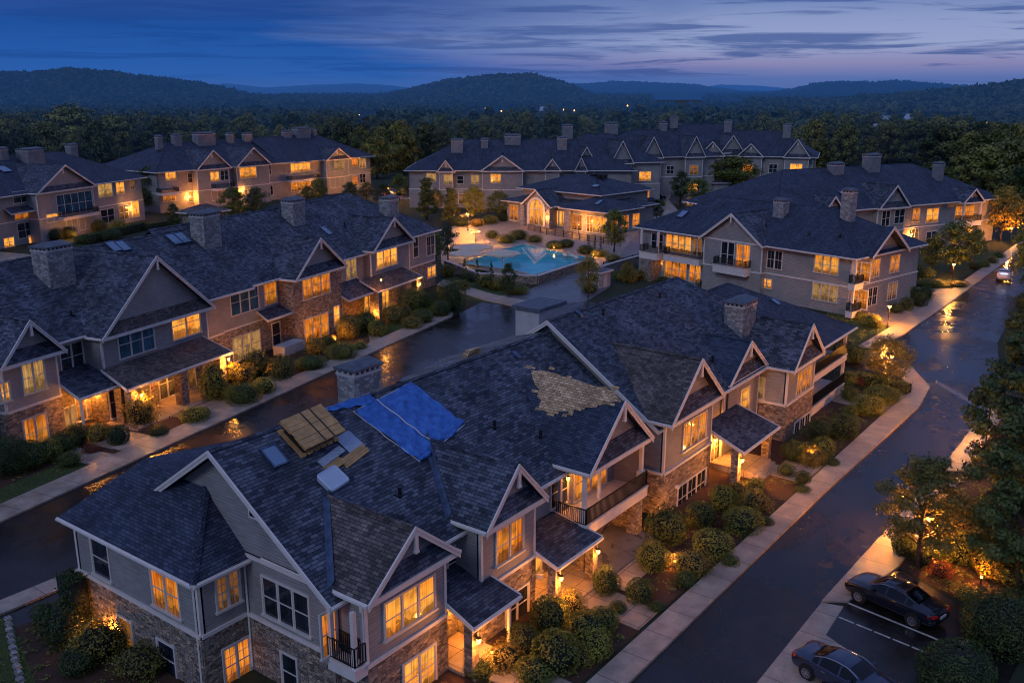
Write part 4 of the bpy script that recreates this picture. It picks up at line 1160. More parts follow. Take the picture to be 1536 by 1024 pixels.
for (px, py, w, h, nm) in ((170, 371, 1.1, 1.5, 'skylight'), (184, 370, 1.1, 1.5, 'skylight'), (261, 360, 1.3, 1.7, 'skylight'), (273, 358, 1.3, 1.7, 'skylight'), (489, 347, 1.0, 1.6, 'skylight')):
    dd = B._lr(px, py); y0, z0 = (62.6, 7.5) if px < 400 else (63.0, 7.6)
    t = (z0 - SB * y0 - CAM_H) / (dd[2] - SB * dd[1]); B.skylight(dd[0] * t, dd[1] * t, PB, CAM_H + dd[2] * t + .05, w, h, nm)
for (px, py) in ((152, 421), (517, 338), (107, 473)):
    dd = B._lr(px, py); t = (7.5 - SB * 62.6 - CAM_H) / (dd[2] - SB * dd[1]); B.roofpipe(dd[0] * t, dd[1] * t, CAM_H + dd[2] * t)
B.finish()

# ================================================================== building right of the centre
C = House('apartment_building', 'wide apartment building with stacked corner balconies beside the right road', -103, (-76, 113), far=False, wallmat=M['siding_far'], low='siding')
SC = 0.52
C.gable_x('main_roof', -94.3, -58.0, 103.7, 121.5, 7.3, SC, endl='hip', endr='hip', mat=M['roof_blue'])
CB = 3.6
C.wall(-93.6, 104.5, -58.7, 104.5, 0, 7.4, CB); C.wall(-58.7, 104.5, -58.7, 120.8, 0, 7.4, CB); C.wall(-93.6, 120.8, -93.6, 104.5, 0, 7.4, CB); C.wall(-58.7, 120.8, -93.6, 120.8, 0, 7.4, CB)
C.corner(-58.7, 104.5, CB, 7.3, 1, -1)
c1 = C.bay((1048, 356), (1144, 368), (1096, 320), 102.9, 114.0, 104.5, CB, zset=7.3, pent=False)
yw = c1['yw']
C.win('y', yw, (1082, 380), (1101, 383), 36, 2, 'dark', 1, 'balcony_door'); C.win('y', yw, (1105, 383), (1124, 387), 36, 2, 'warm', 1, 'balcony_door')
bx0, bx1 = C.PY((1077, 400), yw)[0], C.PY((1126, 400), yw)[0]
C.balcony(bx0, bx1, yw - 1.2, yw - .02, 4.0, slab=1.0)
m = MB(); m.strip((c1['wx0'], yw, 7.3), (c1['wx1'], yw, 7.3), (0, -1), .1, .1, -.1); C.part(m, 'band_board', M['trim'])
# left loggia
lx0, lx1 = C.PY((998, 380), 103.6)[0], C.PY((1051, 390), 103.6)[0]
C.balcony(lx0, lx1, 103.2, 104.45, 4.0, slab=.8); C.win_at((lx0 + lx1) / 2 - 1.6, 104.5, 5.6, 0, 4.6, 2.4, 4, 'lit', 1, 'balcony_door'); C.win_at(lx1 - 1.4, 104.5, 5.6, 0, 1.6, 2.4, 2, 'dim', 1, 'balcony_door')
ex0, ex1 = C.PY((962, 370), 103.0)[0], C.PY((989, 372), 103.0)[0]
C.balcony(ex0, ex1, 102.6, 104.45, 4.0, slab=.9)
for x in (ex0 + .15, ex1 - .15): C.box('post', 'trim', x - .14, x + .14, 102.7, 102.98, 4.1, 7.2)
C.columns([((ex0 + ex1) / 2, 103.2)], 0, 3.1, 2.0)
C.win_at((ex0 + ex1) / 2, 104.5, 5.5, 0, 2.2, 2.2, 2, 'dark', 1, 'balcony_door')
C.lantern(C.PY((988, 400), 104)[0], 104.3, 2.4, 110); C.win_at(C.PY((1014, 405), 104.5)[0], 104.43, 1.8, 0, 4.0, 2.4, 3, 'warm'); C.win_at(C.PY((1043, 412), 104.5)[0], 104.43, 1.8, 0, 2.0, 2.4, 2, 'warm')
C.win('y', 104.5, (1151, 388), (1173, 391), 26, 2, 'dark', 2); C.win('y', 104.5, (1222, 396), (1258, 398), 27, 3, 'lit', 2); C.win('y', 104.45, (1219, 437), (1256, 440), 25, 3, 'cream', 2); C.win('y', 104.45, (1143, 424), (1157, 426), 14, 2, 'lit')
C.win('y', 104.5, (1056, 373), (1063, 374), 22, 1, 'dark')
# corner balconies
kx0, kx1 = C.PY((1276, 400), 103.0)[0], C.PY((1320, 400), 103.0)[0]
kx1 = min(kx1, -57.2)
for z in (1.0, 4.4):
    C.balcony(kx0 + .2, kx1, 102.4, 104.45, z, slab=.7); C.win_at((kx0 + kx1) / 2, 104.5, z + 1.35, 0, 2.4, 2.2, 2, 'warm', 1, 'balcony_door')
C.box('post', 'trim', kx1 - .4, kx1 - .15, 102.6, 102.85, 1.1, 7.2)
for y, z, st in ((109.5, 5.4, 'warm'), (109.5, 1.8, 'dark'), (114.5, 5.4, 'warm'), (114.5, 1.8, 'dim')): C.win_at(-58.7 if z > 3 else -58.65, y, z, 90, 2.2, 2.2, 2, st, 2)
# gable on the right end
s_ = MB()
yc_, hw_, zr_ = 111.0, 4.6, 10.6
C.roof('gable_roof', [[(-57.4, yc_ - hw_, 7.3), (-57.4, yc_, zr_), (-68, yc_, zr_), (-68, yc_ - hw_, 7.3)], [(-57.4, yc_, zr_), (-57.4, yc_ + hw_, 7.3), (-68, yc_ + hw_, 7.3), (-68, yc_, zr_)]], M['roof_blue'], trim=lambda p, q: p.x > -58 and q.x > -58, rh=.36)
for xx, rev in ((-58.6, 0), (-58.8, 1)):
    pp = [(xx, yc_ - hw_ + .3, 7.2), (xx, yc_ + hw_ - .3, 7.2), (xx, yc_, zr_ - .25)]
    s_.poly(pp[::-1] if rev else pp)
C.part(s_, 'gable_wall', M['siding_far'])
for (px, py, w, d, h) in ((1171, 322, 1.6, 1.4, 1.6), (1272, 320, 1.5, 1.3, 2.6)):
    dd = C._lr(px, py); t = (7.3 - SC * 103.7 - CAM_H) / (dd[2] - SC * dd[1]); x, y, z = dd[0] * t, dd[1] * t, CAM_H + dd[2] * t
    C.chimney(x, y, z - 1.0, z + h, w, d)
dd = C._lr(1024, 322); t = (7.3 - SC * 103.7 - CAM_H) / (dd[2] - SC * dd[1]); C.skylight(dd[0] * t, dd[1] * t, math.atan(SC), CAM_H + dd[2] * t + .05, 1.2, 1.8)
for (px, py) in ((1149, 340), (1214, 352), (1260, 355)):
    dd = C._lr(px, py); t = (7.3 - SC * 103.7 - CAM_H) / (dd[2] - SC * dd[1]); C.roofpipe(dd[0] * t, dd[1] * t, CAM_H + dd[2] * t)
C.finish()
# ================================================================== buildings further off
def chim(Hs, px, py, y0, z0, s, w=2.2, d=1.6, h=2.2, ymax=None, mat='stone_grey'):
    dd = Hs._lr(px, py); t = (z0 - s * y0 - CAM_H) / (dd[2] - s * dd[1]); x, y, z = dd[0] * t, dd[1] * t, CAM_H + dd[2] * t
    if ymax and y > ymax: y = ymax; z = z0 + s * (y - y0); x = Hs.PY((px, py), y)[0]
    Hs.chimney(x, y, z - 1.4, z + h * .55 + .2, w * .78, d * .8, 'chim_far')

# behind, right
D = House('apartment_building', 'hipped apartment building far right behind the bare lawn with a lit corner porch', -25.3, (136, 122), far=True, low='siding')
D.gable_x('main_roof', 105, 160.5, 109.5, 133, 7.9, .50, endl='hip', endr='hip', mat=M['roof_blue'])
D.wall(106, 110.4, 159.6, 110.4, 0, 8.0, 3.9); D.wall(159.6, 110.4, 159.6, 132, 0, 8, 3.9); D.wall(106, 132, 106, 110.4, 0, 8, 3.9); D.wall(159.6, 132, 106, 132, 0, 8, 3.9)
d1 = D.bay((1320, 310), (1367, 307), (1342, 278), 108.6, 119, 110.4, 3.9, zset=7.9)
D.win('y', d1['yw'], (1323, 328), (1334, 327), 22, 2, 'dark'); D.win('y', d1['yw'], (1342, 325), (1356, 324), 20, 2, 'dark')
d2 = D.bay((1445, 311), (1478, 304), (1463, 283), 108.6, 117, 110.4, 3.9, zset=7.7, open_=True)
D.balcony(d2['wx0'], d2['wx1'], 108.6, 110.3, 4.3, slab=.8); D.win_at((d2['wx0'] + d2['wx1']) / 2, 110.4, 5.7, 0, 5.0, 2.3, 4, 'warm', 1, 'balcony_door'); D.win_at((d2['wx0'] + d2['wx1']) / 2, 110.3, 1.9, 0, 5.5, 3.0, 4, 'lit', 1, 'patio_door')
D.columns([(d2['wx1'] - .4, 109.0), (d2['wx0'] + .4, 109.0)], 0, 3.4, .9)
for x in (d2['wx0'] + .2, d2['wx1'] - .2): D.box('post', 'trim', x - .15, x + .15, 108.8, 109.1, 4.4, 7.6)
D.win('y', 110.4, (1369, 323), (1379, 322), 20, 2, 'warm'); D.win('y', 110.4, (1390, 323), (1407, 323), 20, 2, 'lit'); D.win('y', 110.35, (1366, 356), (1377, 354), 22, 2, 'dim'); D.win('y', 110.35, (1389, 358), (1404, 357), 20, 2, 'dark')
D.lantern(D.PY((1367, 361), 110)[0], 110.2, 2.8, 90)
d3 = D.bay_m(114.8, 119.3, 8.0, 10.5, 109.0, 117, 110.4, None, upper='siding', pent=True)
for q in ((1253, 258, 3.0, 2.2, 1.6), (1306, 254, 3.4, 2.4, 3.6), (1406, 268, 2.0, 1.7, 4.0)): chim(D, q[0], q[1], 109.5, 7.9, .5, q[2], q[3], q[4], 121.2)
D.skylight(124.0, 113.2, math.atan(.5), 9.9, 2.0, 2.4)
D.finish()

# far left
E_ = House('apartment_building', 'apartment building at the far left edge with a tall bay of dark windows', 21.2, (152, 141), far=True, low='siding')
E_.gable_x('main_roof', 112, 174.0, 129.3, 153, 9.0, .5, endr='hip', mat=M['roof_blue'], trim=lambda p, q: p.x > 113 or q.x > 113)
E_.wall(113, 130.2, 173, 130.2, 0, 9.1, 4.3); E_.wall(173, 130.2, 173, 152, 0, 9.1, 4.3); E_.wall(173, 152, 113, 152, 0, 9.1, 4.3)
e1 = E_.bay((55, 288), (145, 275), (98, 247), 127.2, 142, 130.2, 4.3, zset=9.0)
yw = e1['yw']
E_.win('y', yw, (86, 308), (138, 301), 30, 5, 'teal'); E_.win('y', yw, (100, 338), (116, 336), 26, 2, 'lit'); E_.win('y', yw, (119, 334), (127, 333), 22, 1, 'lit'); E_.win('y', yw, (70, 328), (92, 325), 12, 2, 'lit')
bx0, bx1 = E_.PY((86, 322), yw)[0], E_.PY((140, 318), yw)[0]
E_.balcony(bx0, bx1, yw - 1.4, yw - .02, 4.0, slab=.5)
E_.win('y', 130.2, (20, 297), (42, 294), 16, 2, 'dark'); E_.win('y', 130.15, (22, 324), (52, 320), 12, 3, 'warm'); E_.win('y', 130.15, (27, 347), (49, 343), 22, 2, 'dark'); E_.win('y', 130.15, (6, 365), (21, 362), 14, 2, 'lit'); E_.win('y', 130.15, (43, 361), (53, 359), 14, 1, 'lit')
E_.shed(E_.PY((15, 316), 128.6)[0], E_.PY((58, 311), 128.6)[0], 128.4, 130.1, 6.0, 6.9)
E_.win('y', 130.2, (147, 287), (168, 284), 20, 2, 'cream'); E_.win('y', 130.2, (174, 283), (186, 281), 17, 2, 'lit'); E_.win('y', 130.2, (195, 277), (201, 276), 14, 1, 'dim'); E_.win('y', 130.15, (152, 326), (171, 322), 20, 2, 'dark'); E_.win('y', 130.15, (179, 320), (192, 317), 20, 2, 'dim')
E_.win('y', 130.15, (198, 315), (208, 312), 24, 2, 'lit', 1, 'patio_door'); E_.lantern(E_.PY((195, 310), 129.9)[0], 129.9, 3.2, 80)
for q in ((47, 242, 5.5, 3.5, 3.2), (107, 222, 2.6, 1.8, 1.6), (2, 232, 2.4, 2, 2.2)): chim(E_, q[0], q[1], 129.3, 9.0, .5, q[2], q[3], q[4], 140.5)
x, y = E_.PZ((53, 237), 12.6); E_.skylight(143, 136.9, math.atan(.5), 12.9, 2.2, 2.2)
E_.finish()

# back left
F_ = House('apartment_building', 'balconied apartment building behind the small pavilion at the back left', 1, (160, 199), far=True, low='siding')
F_.gable_x('main_roof', 124.5, 165, 187.2, 212, 9.2, .46, endl='hip', mat=M['roof_blue'], trim=lambda p, q: p.y < 188 or q.x < 126)
F_.gable_x('main_roof', 160, 194.4, 187.0, 210, 9.1, .52, endr='hip', mat=M['roof_blue'], trim=lambda p, q: p.y < 188 or q.x > 190)
F_.wall(125.5, 188.2, 193.4, 188.2, 0, 9.3, 4.4); F_.wall(193.4, 188.2, 193.4, 209, 0, 9.3, 4.4); F_.wall(125.5, 209, 125.5, 188.2, 0, 9.3, 4.4); F_.wall(193.4, 209, 125.5, 209, 0, 9.3, 4.4)
f1 = F_.bay((295, 254), (348, 250), (321, 225), 185.6, 199, 188.2, 4.4, zset=9.2); f2 = F_.bay((355, 250), (408, 243), (383, 221), 185.6, 199, 188.2, 4.4, zset=9.2); f3 = F_.bay((490, 240), (527, 236), (507, 222), 185.6, 196, 188.2, 4.4, zset=9.1)
for (l, r, hp, n, st) in (((316, 266), (328, 264), 14, 2, 'lit'), ((331, 264), (342, 262), 14, 2, 'dark'), ((360, 261), (384, 257), 16, 3, 'lit'), ((501, 249), (516, 247), 14, 2, 'cream'), ((318, 293), (333, 291), 16, 2, 'dim'), ((495, 275), (517, 272), 14, 3, 'cream')):
    F_.win('y', f1['yw'], l, r, hp, n, st)
for (l, r, hp, n, st) in (((248, 264), (263, 262), 14, 3, 'lit'), ((282, 268), (295, 266), 14, 2, 'dark'), ((245, 295), (262, 292), 16, 3, 'warm'), ((283, 296), (297, 294), 14, 2, 'cream'), ((436, 253), (465, 249), 13, 5, 'lit'), ((437, 280), (466, 276), 16, 4, 'warm'), ((528, 244), (536, 243), 12, 1, 'warm'), ((539, 245), (548, 244), 13, 2, 'cream'), ((529, 272), (536, 271), 14, 1, 'warm'), ((540, 268), (548, 267), 13, 2, 'dark'), ((402, 255), (406, 254), 14, 1, 'dark'), ((404, 286), (409, 285), 14, 1, 'dark')):
    F_.win('y', 188.2 if l[1] < 268 else 188.14, l, r, hp, n, st)
for (p0, p1) in (((240, 275), (266, 272)), ((436, 264), (480, 259)), ((316, 277), (345, 274))):
    a, b = F_.PY(p0, 186.4)[0], F_.PY(p1, 186.4)[0]
    F_.balcony(a, b, 185.9 if p0[0] != 316 else 184.6, 188.1 if p0[0] != 316 else 186.2, 4.6, slab=.5)
F_.lantern(F_.PY((283, 288), 188)[0], 187.9, 3.2, 160); F_.lantern(F_.PY((362, 283), 186)[0], 186.1, 3.4, 110)
for q in ((238, 214, 1.8, 1.6, 2.2), (265, 213, 2.6, 1.8, 2.4), (306, 210, 6.5, 3.0, 2.6), (345, 210, 2, 1.6, 2), (371, 208, 3, 1.6, 1.6), (430, 200, 3, 2, 1.8), (452, 202, 6, 3, 3.0), (471, 204, 1.6, 1.4, 1.8)): chim(F_, q[0], q[1], 187.2, 9.2, .5, q[2], q[3], q[4], 198.3)
F_.finish()

# back centre
G_ = House('apartment_building', 'pale apartment building behind the clubhouse with two small gables and a wide one', -54, (0, 234), far=True, low='siding')
G_.gable_x('main_roof', -28, 26.5, 221.0, 247, 8.8, .50, endl='hip', endr='hip', mat=M['roof_blue'])
G_.wall(-27, 222, 25.5, 222, 0, 8.9, 4.4); G_.wall(25.5, 222, 25.5, 246, 0, 8.9, 4.4); G_.wall(-27, 246, -27, 222, 0, 8.9, 4.4); G_.wall(25.5, 246, -27, 246, 0, 8.9, 4.4)
G_.bay((655, 261), (682, 260), (668, 240), 220, 231, 222, 4.4, zset=8.6); g2_ = G_.bay((720, 257), (787, 256), (752, 233), 219.5, 234, 222, 4.4, zset=8.8); G_.bay((815, 255), (842, 254), (828, 238), 220, 230, 222, 4.4, zset=8.9); G_.bay((862, 253), (882, 252), (872, 236), 219, 230, 222, 4.4, zset=8.9)
for (l, r, hp, n, st) in (((640, 266), (654, 266), 12, 2, 'cream'), ((686, 270), (695, 270), 11, 1, 'dark'), ((707, 269), (718, 269), 13, 2, 'cream'), ((766, 265), (775, 265), 11, 2, 'dark'), ((688, 291), (694, 291), 8, 1, 'lit'), ((776, 265), (781, 265), 9, 1, 'dim')): G_.win('y', 222, l, r, hp, n, st)
G_.win('y', 220.7, (666, 269), (679, 269), 14, 2, 'cream'); G_.win('y', 220.2, (736, 268), (751, 268), 13, 2, 'lit'); G_.win('y', 220.2, (737, 290), (747, 290), 8, 2, 'lit')
for (x_, z_, w_, st_) in ((-23, 2.1, 2.4, 'dark'), (-20.5, 2.1, 1.4, 'warm'), (-14, 2.1, 2.6, 'dim'), (3, 2.1, 2.4, 'dark'), (13, 6.6, 2.4, 'dim'), (13, 2.1, 2.4, 'warm'), (18, 6.6, 2.0, 'dark')): G_.win_at(x_, 222 if z_ > 4 else 221.95, z_, 0, w_, 2.2, 2, st_)
for q in ((686, 226, 3.6, 2.4, 3.6), (727, 220, 2.2, 1.8, 2.2), (769, 214, 5, 2.5, 2.2), (843, 222, 3, 2.2, 3.4)): chim(G_, q[0], q[1], 221, 8.8, .5, q[2], q[3], q[4], 233)
G_.finish()

# clubhouse
Hc = House('clubhouse', 'low clubhouse with a tall arched lit window facing the swimming pool', -97, (-124, 152), 'clubhouse', far=True, low='siding')
Hc.gable_x('upper_roof', -137.5, -114.5, 145.2, 163, 7.0, .32, endl='hip', endr='hip', mat=M['roof_blue'])
Hc.gable_x('lower_roof', -139.0, -111.0, 141.8, 160, 4.5, .26, endl='hip', endr='hip', mat=M['roof'])
Hc.gable_x('lower_roof', -121.0, -109.0, 139.8, 152, 4.6, .36, endl='hip', endr='hip', mat=M['roof_blue'], hipk=.88)
Hc.wall(-138, 142.8, -119.5, 142.8, 0, 4.5, None); Hc.wall(-120.2, 140.7, -109.9, 140.7, 0, 4.6, None); Hc.wall(-109.9, 140.7, -109.9, 151.2, 0, 4.6, None); Hc.wall(-111.8, 151, -111.8, 159.2, 0, 4.5, None); Hc.wall(-138, 159.2, -138, 142.8, 0, 4.5, None); Hc.wall(-111.8, 159.2, -138, 159.2, 0, 4.5, None)
Hc.wall(-136.5, 146.2, -115.5, 146.2, 4, 7.1, None); Hc.wall(-115.5, 146.2, -115.5, 162, 4, 7.1, None)
# arched entrance gable
ax = Hc.PY((805, 300), 140.6)[0]
ar = Hc.bay_m(ax - 4.1, ax + 4.1, 4.4, 7.6, 140.2, 150, 143, None, of=.5, pent=False, post=False, oh=.5)
fr = MB(); pn = MB()
n_ = 14; w_, z0_, r_ = 2.6, 1.0, 2.6
def arch(rr, zb): return [(ax - rr, zb)] + [(ax - rr * math.cos(math.pi * k / n_), 3.7 + rr * math.sin(math.pi * k / n_)) for k in range(n_ + 1)] + [(ax + rr, zb)]
pn.poly([(x, ar['yw'] - .06, z) for x, z in arch(1.9, .6)])
o_, i_ = arch(2.4, .3), arch(1.9, .3)
for k in range(len(o_) - 1):
    a, b, c, d = o_[k], o_[k + 1], i_[k + 1], i_[k]
    yy, yb = ar['yw'] - .3, ar['yw'] - .01
    fr.hexa([(a[0], yy, a[1]), (b[0], yy, b[1]), (c[0], yy, c[1]), (d[0], yy, d[1])], [(a[0], yb, a[1]), (b[0], yb, b[1]), (c[0], yb, c[1]), (d[0], yb, d[1])])
for xx in (ax - .65, ax + .65): fr.box(xx - .07, xx + .07, ar['yw'] - .14, ar['yw'] - .07, .6, 5.3)
fr.box(ax - 1.9, ax + 1.9, ar['yw'] - .135, ar['yw'] - .075, 3.62, 3.75)
fo = Hc.part(fr, 'arched_window', M['trim']); Hc.part(pn, 'pane', M['lit'], fo)
for px in (771, 788): Hc.win_at(Hc.PY((px, 315), 142.8)[0], 142.8, 2.0, 0, 2.2, 3.0, 2, 'warm')
for px in (833, 844): Hc.win_at(Hc.PY((px, 322), 142.8)[0], 142.8, 2.0, 0, 1.6, 3.0, 2, 'lit')
for px, w in ((866, 2.4), (885, 1.4), (900, 3.2)): Hc.win_at(Hc.PY((px, 325), 140.7)[0], 140.7, 2.0, 0, w, 3.0, 2, 'lit' if w > 3 else 'warm')
for y in (143.5, 147, 150.5): Hc.win_at(-109.9, y, 2.0, 90, 2.2, 2.8, 2, 'warm')
Hc.columns([(Hc.PY((853, 330), 140)[0], 140.1), (ax + 3.5, 140.5), (ax - 3.5, 140.5)], 0, 4.3, 1.0, 'stone_grey')
Hc.skylight(-119, 149.0, math.atan(.32), 8.3, 1.6, 1.2); Hc.skylight(-113.5, 143.2, math.atan(.36), 5.9, 1.0, 2.0)
for xx in (-123.5, -122, -120.8): Hc.box('roof_vent', 'black', xx - .5, xx + .5, 153.4, 154.4, 9.3, 10.2)
Hc.lantern(ax + 3.5, 140.0, 2.6, 60)
Hc.finish()

# rows running away behind the clubhouse
def simple(label, rot, org, L, W, ze, sl, gables, wins, chims, zb=0, ends=('hip', 'hip')):
    Hs = House('apartment_building', label, rot, (L / 2, W / 2), far=True, low='siding')
    # local frame starts at the front left corner org
    Hs.root.location = (org[0] + rot2((L / 2, W / 2), rot)[0], org[1] + rot2((L / 2, W / 2), rot)[1], 0)
    _w = Hs.world
    Hs.world = lambda x, y, z=0: (org[0] + _w(x, y, z)[0], org[1] + _w(x, y, z)[1], z)
    Hs.gable_x('main_roof', -.8, L + .8, -.8, W + .8, ze, sl, endl=ends[0], endr=ends[1], mat=M['roof_blue'])
    bl = ze * .48
    Hs.wall(0, 0, L, 0, 0, ze + .1, bl); Hs.wall(L, 0, L, W, 0, ze + .1, bl); Hs.wall(0, W, 0, 0, 0, ze + .1, bl); Hs.wall(L, W, 0, W, 0, ze + .1, bl)
    for (x0, x1, zr, of) in gables: Hs.bay_m(x0, x1, ze, zr, -1.4 - of, 8, 0, bl)
    for (x, z, w, h, st, yy) in wins: Hs.win_at(x, yy - (.05 if z < bl else 0), z, 0, w, h, 2, st)
    for (x, y, w, d, h) in chims:
        z = ze + sl * (min(y, W - y) + .8); Hs.chimney(x, y, z - 1.2, z + h * .55, w * .8, d * .8, 'chim_far')
    for (y, z, st) in ((W * .3, ze * .7, 'dark'), (W * .3, ze * .23, 'lit'), (W * .7, ze * .7, 'dim')): Hs.win_at(L if z > bl else L + .05, y, z, 90, 2.2, 2.2, 2, st)
    Hs.finish(); return Hs
def org_rot(p, z, rot): return G(p[0], p[1], z)
simple('apartment building with stepped gables right behind the clubhouse roof', -40, G(838, 252, 9), 26, 20, 10, .6,
       ((4, 9, 14.0, 0), (12, 18, 15.4, 1.5)), ((2, 6.6, 2, 2.2, 'dark', 0), (10.5, 6.6, 2, 2.2, 'dim', 0), (15, 6.6, 2.4, 2.2, 'cream', -2.2), (22, 6.6, 3.0, 2.2, 'lit', 0), (22, 2, 2.6, 2.4, 'warm', 0)), ((5, 10, 3, 2, 3.0),))
simple('two gabled apartment building midway along the receding back row', -38, G(915, 243, 9), 30, 20, 10, .62,
       ((8, 14, 15.4, 1), (20, 26, 15.4, 1)), ((4, 6.6, 3, 2.4, 'lit', 0), (11, 6.6, 2.6, 2.4, 'dark', -1.7), (17, 6.6, 2, 2, 'dark', 0), (23, 6.6, 2.4, 2.4, 'dim', -1.7), (23, 2, 3, 2.4, 'lit', -1.7), (11, 2, 2, 2.4, 'warm', -1.7)), ((4, 10, 4, 2.5, 2.4), (19, 10, 2.2, 2, 2.6)))
simple('apartment building of the back row with an aerial on its high roof', -45, G(985, 238, 9), 34, 22, 10.5, .62,
       ((4, 10, 15, 1), (17, 24, 15.2, 1)), ((7, 6.6, 2.4, 2.2, 'lit', -1.7), (14, 6.6, 2.4, 2.2, 'lit', 0), (14, 2, 3, 2.4, 'lit', 0), (7, 2, 2, 2.4, 'lit', -1.7)), ((8, 11, 2.4, 2, 2.6),))
simple('apartment building at the right end of the back row with a lit end gable', -72, G(1012, 236, 9), 37, 20, 9.8, .58,
       ((7, 14, 13.6, 1), (17, 24, 13.2, .5), (29, 36, 14.6, 1.2)), ((3, 6.6, 3, 2.4, 'lit', 0), (10, 6.6, 2, 2.4, 'lit', -1.7), (20, 6.6, 2.6, 2.2, 'warm', -1.2), (20, 2, 3, 2.4, 'lit', -1.2), (32.5, 6.6, 3.0, 3.0, 'lit', -1.9), (32.5, 2, 2.6, 2.2, 'lit', -1.9), (26.5, 6.6, 2, 2.2, 'dark', 0)), ((13, 10, 2.6, 2.2, 4), (29, 8, 2.6, 2.4, 4.6)))
# small stone pavilion between the left buildings
K = House('stone_pavilion', 'small hipped stone pavilion between the two left buildings', 5, (2.5, 2.5), 'pavilion', far=True)
_g = G(298, 352, 0); K.root.location = (_g[0] + 2.5, _g[1] + 2.5, 0)
K.gable_x('hip_roof', -1.6, 6.6, -1.6, 4.6, 4.2, .42, endl='hip', endr='hip', mat=M['roof_brown'])
K.wall(-.8, -.8, 5.8, -.8, 0, 4.2, 9); K.wall(5.8, -.8, 5.8, 3.8, 0, 4.2, 9); K.wall(-.8, 3.8, -.8, -.8, 0, 4.2, 9); K.wall(5.8, 3.8, -.8, 3.8, 0, 4.2, 9)
K.finish()
# little utility house by the lot and the cream pump house by the plaza
K = House('pump_house', 'small cream pump house with a flat slate lid beside the plaza', 0, (1.4, 1.2), 'pump house', far=True, low='siding')
_g = G(900, 433, 0); K.root.location = (_g[0] + 1.4, _g[1] + 1.2, 0)
m = MB(); m.box(0, 2.8, 0, 2.4, 0, 2.2); K.part(m, 'wall', M['render'])
K.roof('slate_lid', [[(-.25, -.25, 2.3), (3.05, -.25, 2.3), (1.9, 1.2, 2.6), (.9, 1.2, 2.6)], [(-.25, 2.65, 2.3), (3.05, 2.65, 2.3), (1.9, 1.2, 2.6), (.9, 1.2, 2.6)], [(-.25, -.25, 2.3), (-.25, 2.65, 2.3), (.9, 1.2, 2.6)], [(3.05, -.25, 2.3), (3.05, 2.65, 2.3), (1.9, 1.2, 2.6)]], M['cap'], thick=.1)
m = MB(); m.box(1.0, 1.8, -.04, .01, .05, 1.9); K.part(m, 'door', M['trim'])
K = House('bin_house', 'little square hut with a dark hipped roof by the car park', -50, (2, 2), 'hut', far=True, low='siding')
_g = G(1078, 290, 0); K.root.location = (_g[0], _g[1], 0)
m = MB(); m.box(0, 4, 0, 4, 0, 3); K.part(m, 'wall', M['siding_far'])
K.gable_x('hip_roof', -.6, 4.6, -.6, 4.6, 3.0, .4, endl='hip', endr='hip', trim=lambda p, q: True, hipk=.95)
K.finish()
# ================================================================== planting
def np_mesh(name, V, quads, mats, midx=None, smooth=True):
    me = bpy.data.meshes.new(name)
    nf = len(quads); k = quads.shape[1]
    me.vertices.add(len(V)); me.vertices.foreach_set('co', V.astype(np.float32).ravel())
    me.loops.add(nf * k); me.loops.foreach_set('vertex_index', quads.astype(np.int32).ravel())
    me.polygons.add(nf); me.polygons.foreach_set('loop_start', np.arange(0, nf * k, k, dtype=np.int32))
    for m in mats: me.materials.append(m)
    if midx is not None: me.polygons.foreach_set('material_index', midx.astype(np.int32))
    me.update(calc_edges=True); me.validate()
    return me

def leaf_quads(P, Nrm, size, rg):
    """One quad per point, roughly facing its normal."""
    n = len(P)
    d = Nrm + rg.normal(0, .55, (n, 3)); d /= np.linalg.norm(d, axis=1)[:, None] + 1e-9
    r = rg.normal(0, 1, (n, 3)); a = np.cross(d, r); a /= np.linalg.norm(a, axis=1)[:, None] + 1e-9
    b = np.cross(d, a)
    s = size * rg.uniform(.6, 1.35, n)[:, None]
    a = a * s * .5; b = b * s * .8
    V = np.stack([P - b, P + a * .9, P + b, P - a * .9], 1).reshape(-1, 3)
    return V, np.arange(4 * n).reshape(-1, 4)

def sphere_pts(n, rg):
    v = rg.normal(0, 1, (n, 3)); return v / np.linalg.norm(v, axis=1)[:, None]

def lumpy(v, seed, amp):
    f = np.zeros(len(v)); r2 = np.random.default_rng(seed)
    for k in range(7):
        w = r2.normal(0, 2.6, 3); f += np.sin(v @ w + r2.uniform(0, 6.28))
    return 1 + amp * f / 3

def bush_mesh(seed, mat, n=2500, leaf=.074, amp=.12, clip=False, open_=0.0):
    """Unit shrub: radius 1 in plan, height about 1.7, resting on z = 0."""
    rg = np.random.default_rng(seed)
    v = sphere_pts(n, rg); v = v[v[:, 2] > -.75]
    r = lumpy(v, seed, amp) * (1 - rg.random(len(v)) ** 2 * (.12 if clip else .38) + rg.random(len(v)) * open_)
    P = v * r[:, None]
    if clip: P[:, 2] = np.sign(P[:, 2]) * np.abs(P[:, 2]) ** .8
    P[:, 2] = (P[:, 2] + .75) * .97
    V, Q = leaf_quads(P, v, leaf, rg)
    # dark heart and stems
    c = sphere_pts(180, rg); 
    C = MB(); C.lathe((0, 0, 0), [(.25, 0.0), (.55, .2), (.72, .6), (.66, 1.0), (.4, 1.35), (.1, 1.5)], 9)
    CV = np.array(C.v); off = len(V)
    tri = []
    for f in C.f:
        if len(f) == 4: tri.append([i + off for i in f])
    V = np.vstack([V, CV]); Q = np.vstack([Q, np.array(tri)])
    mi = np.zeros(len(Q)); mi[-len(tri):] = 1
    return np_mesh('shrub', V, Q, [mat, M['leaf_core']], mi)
M['leaf_core'] = plain('leaf_core', (0.012, 0.016, 0.008), 0.95)

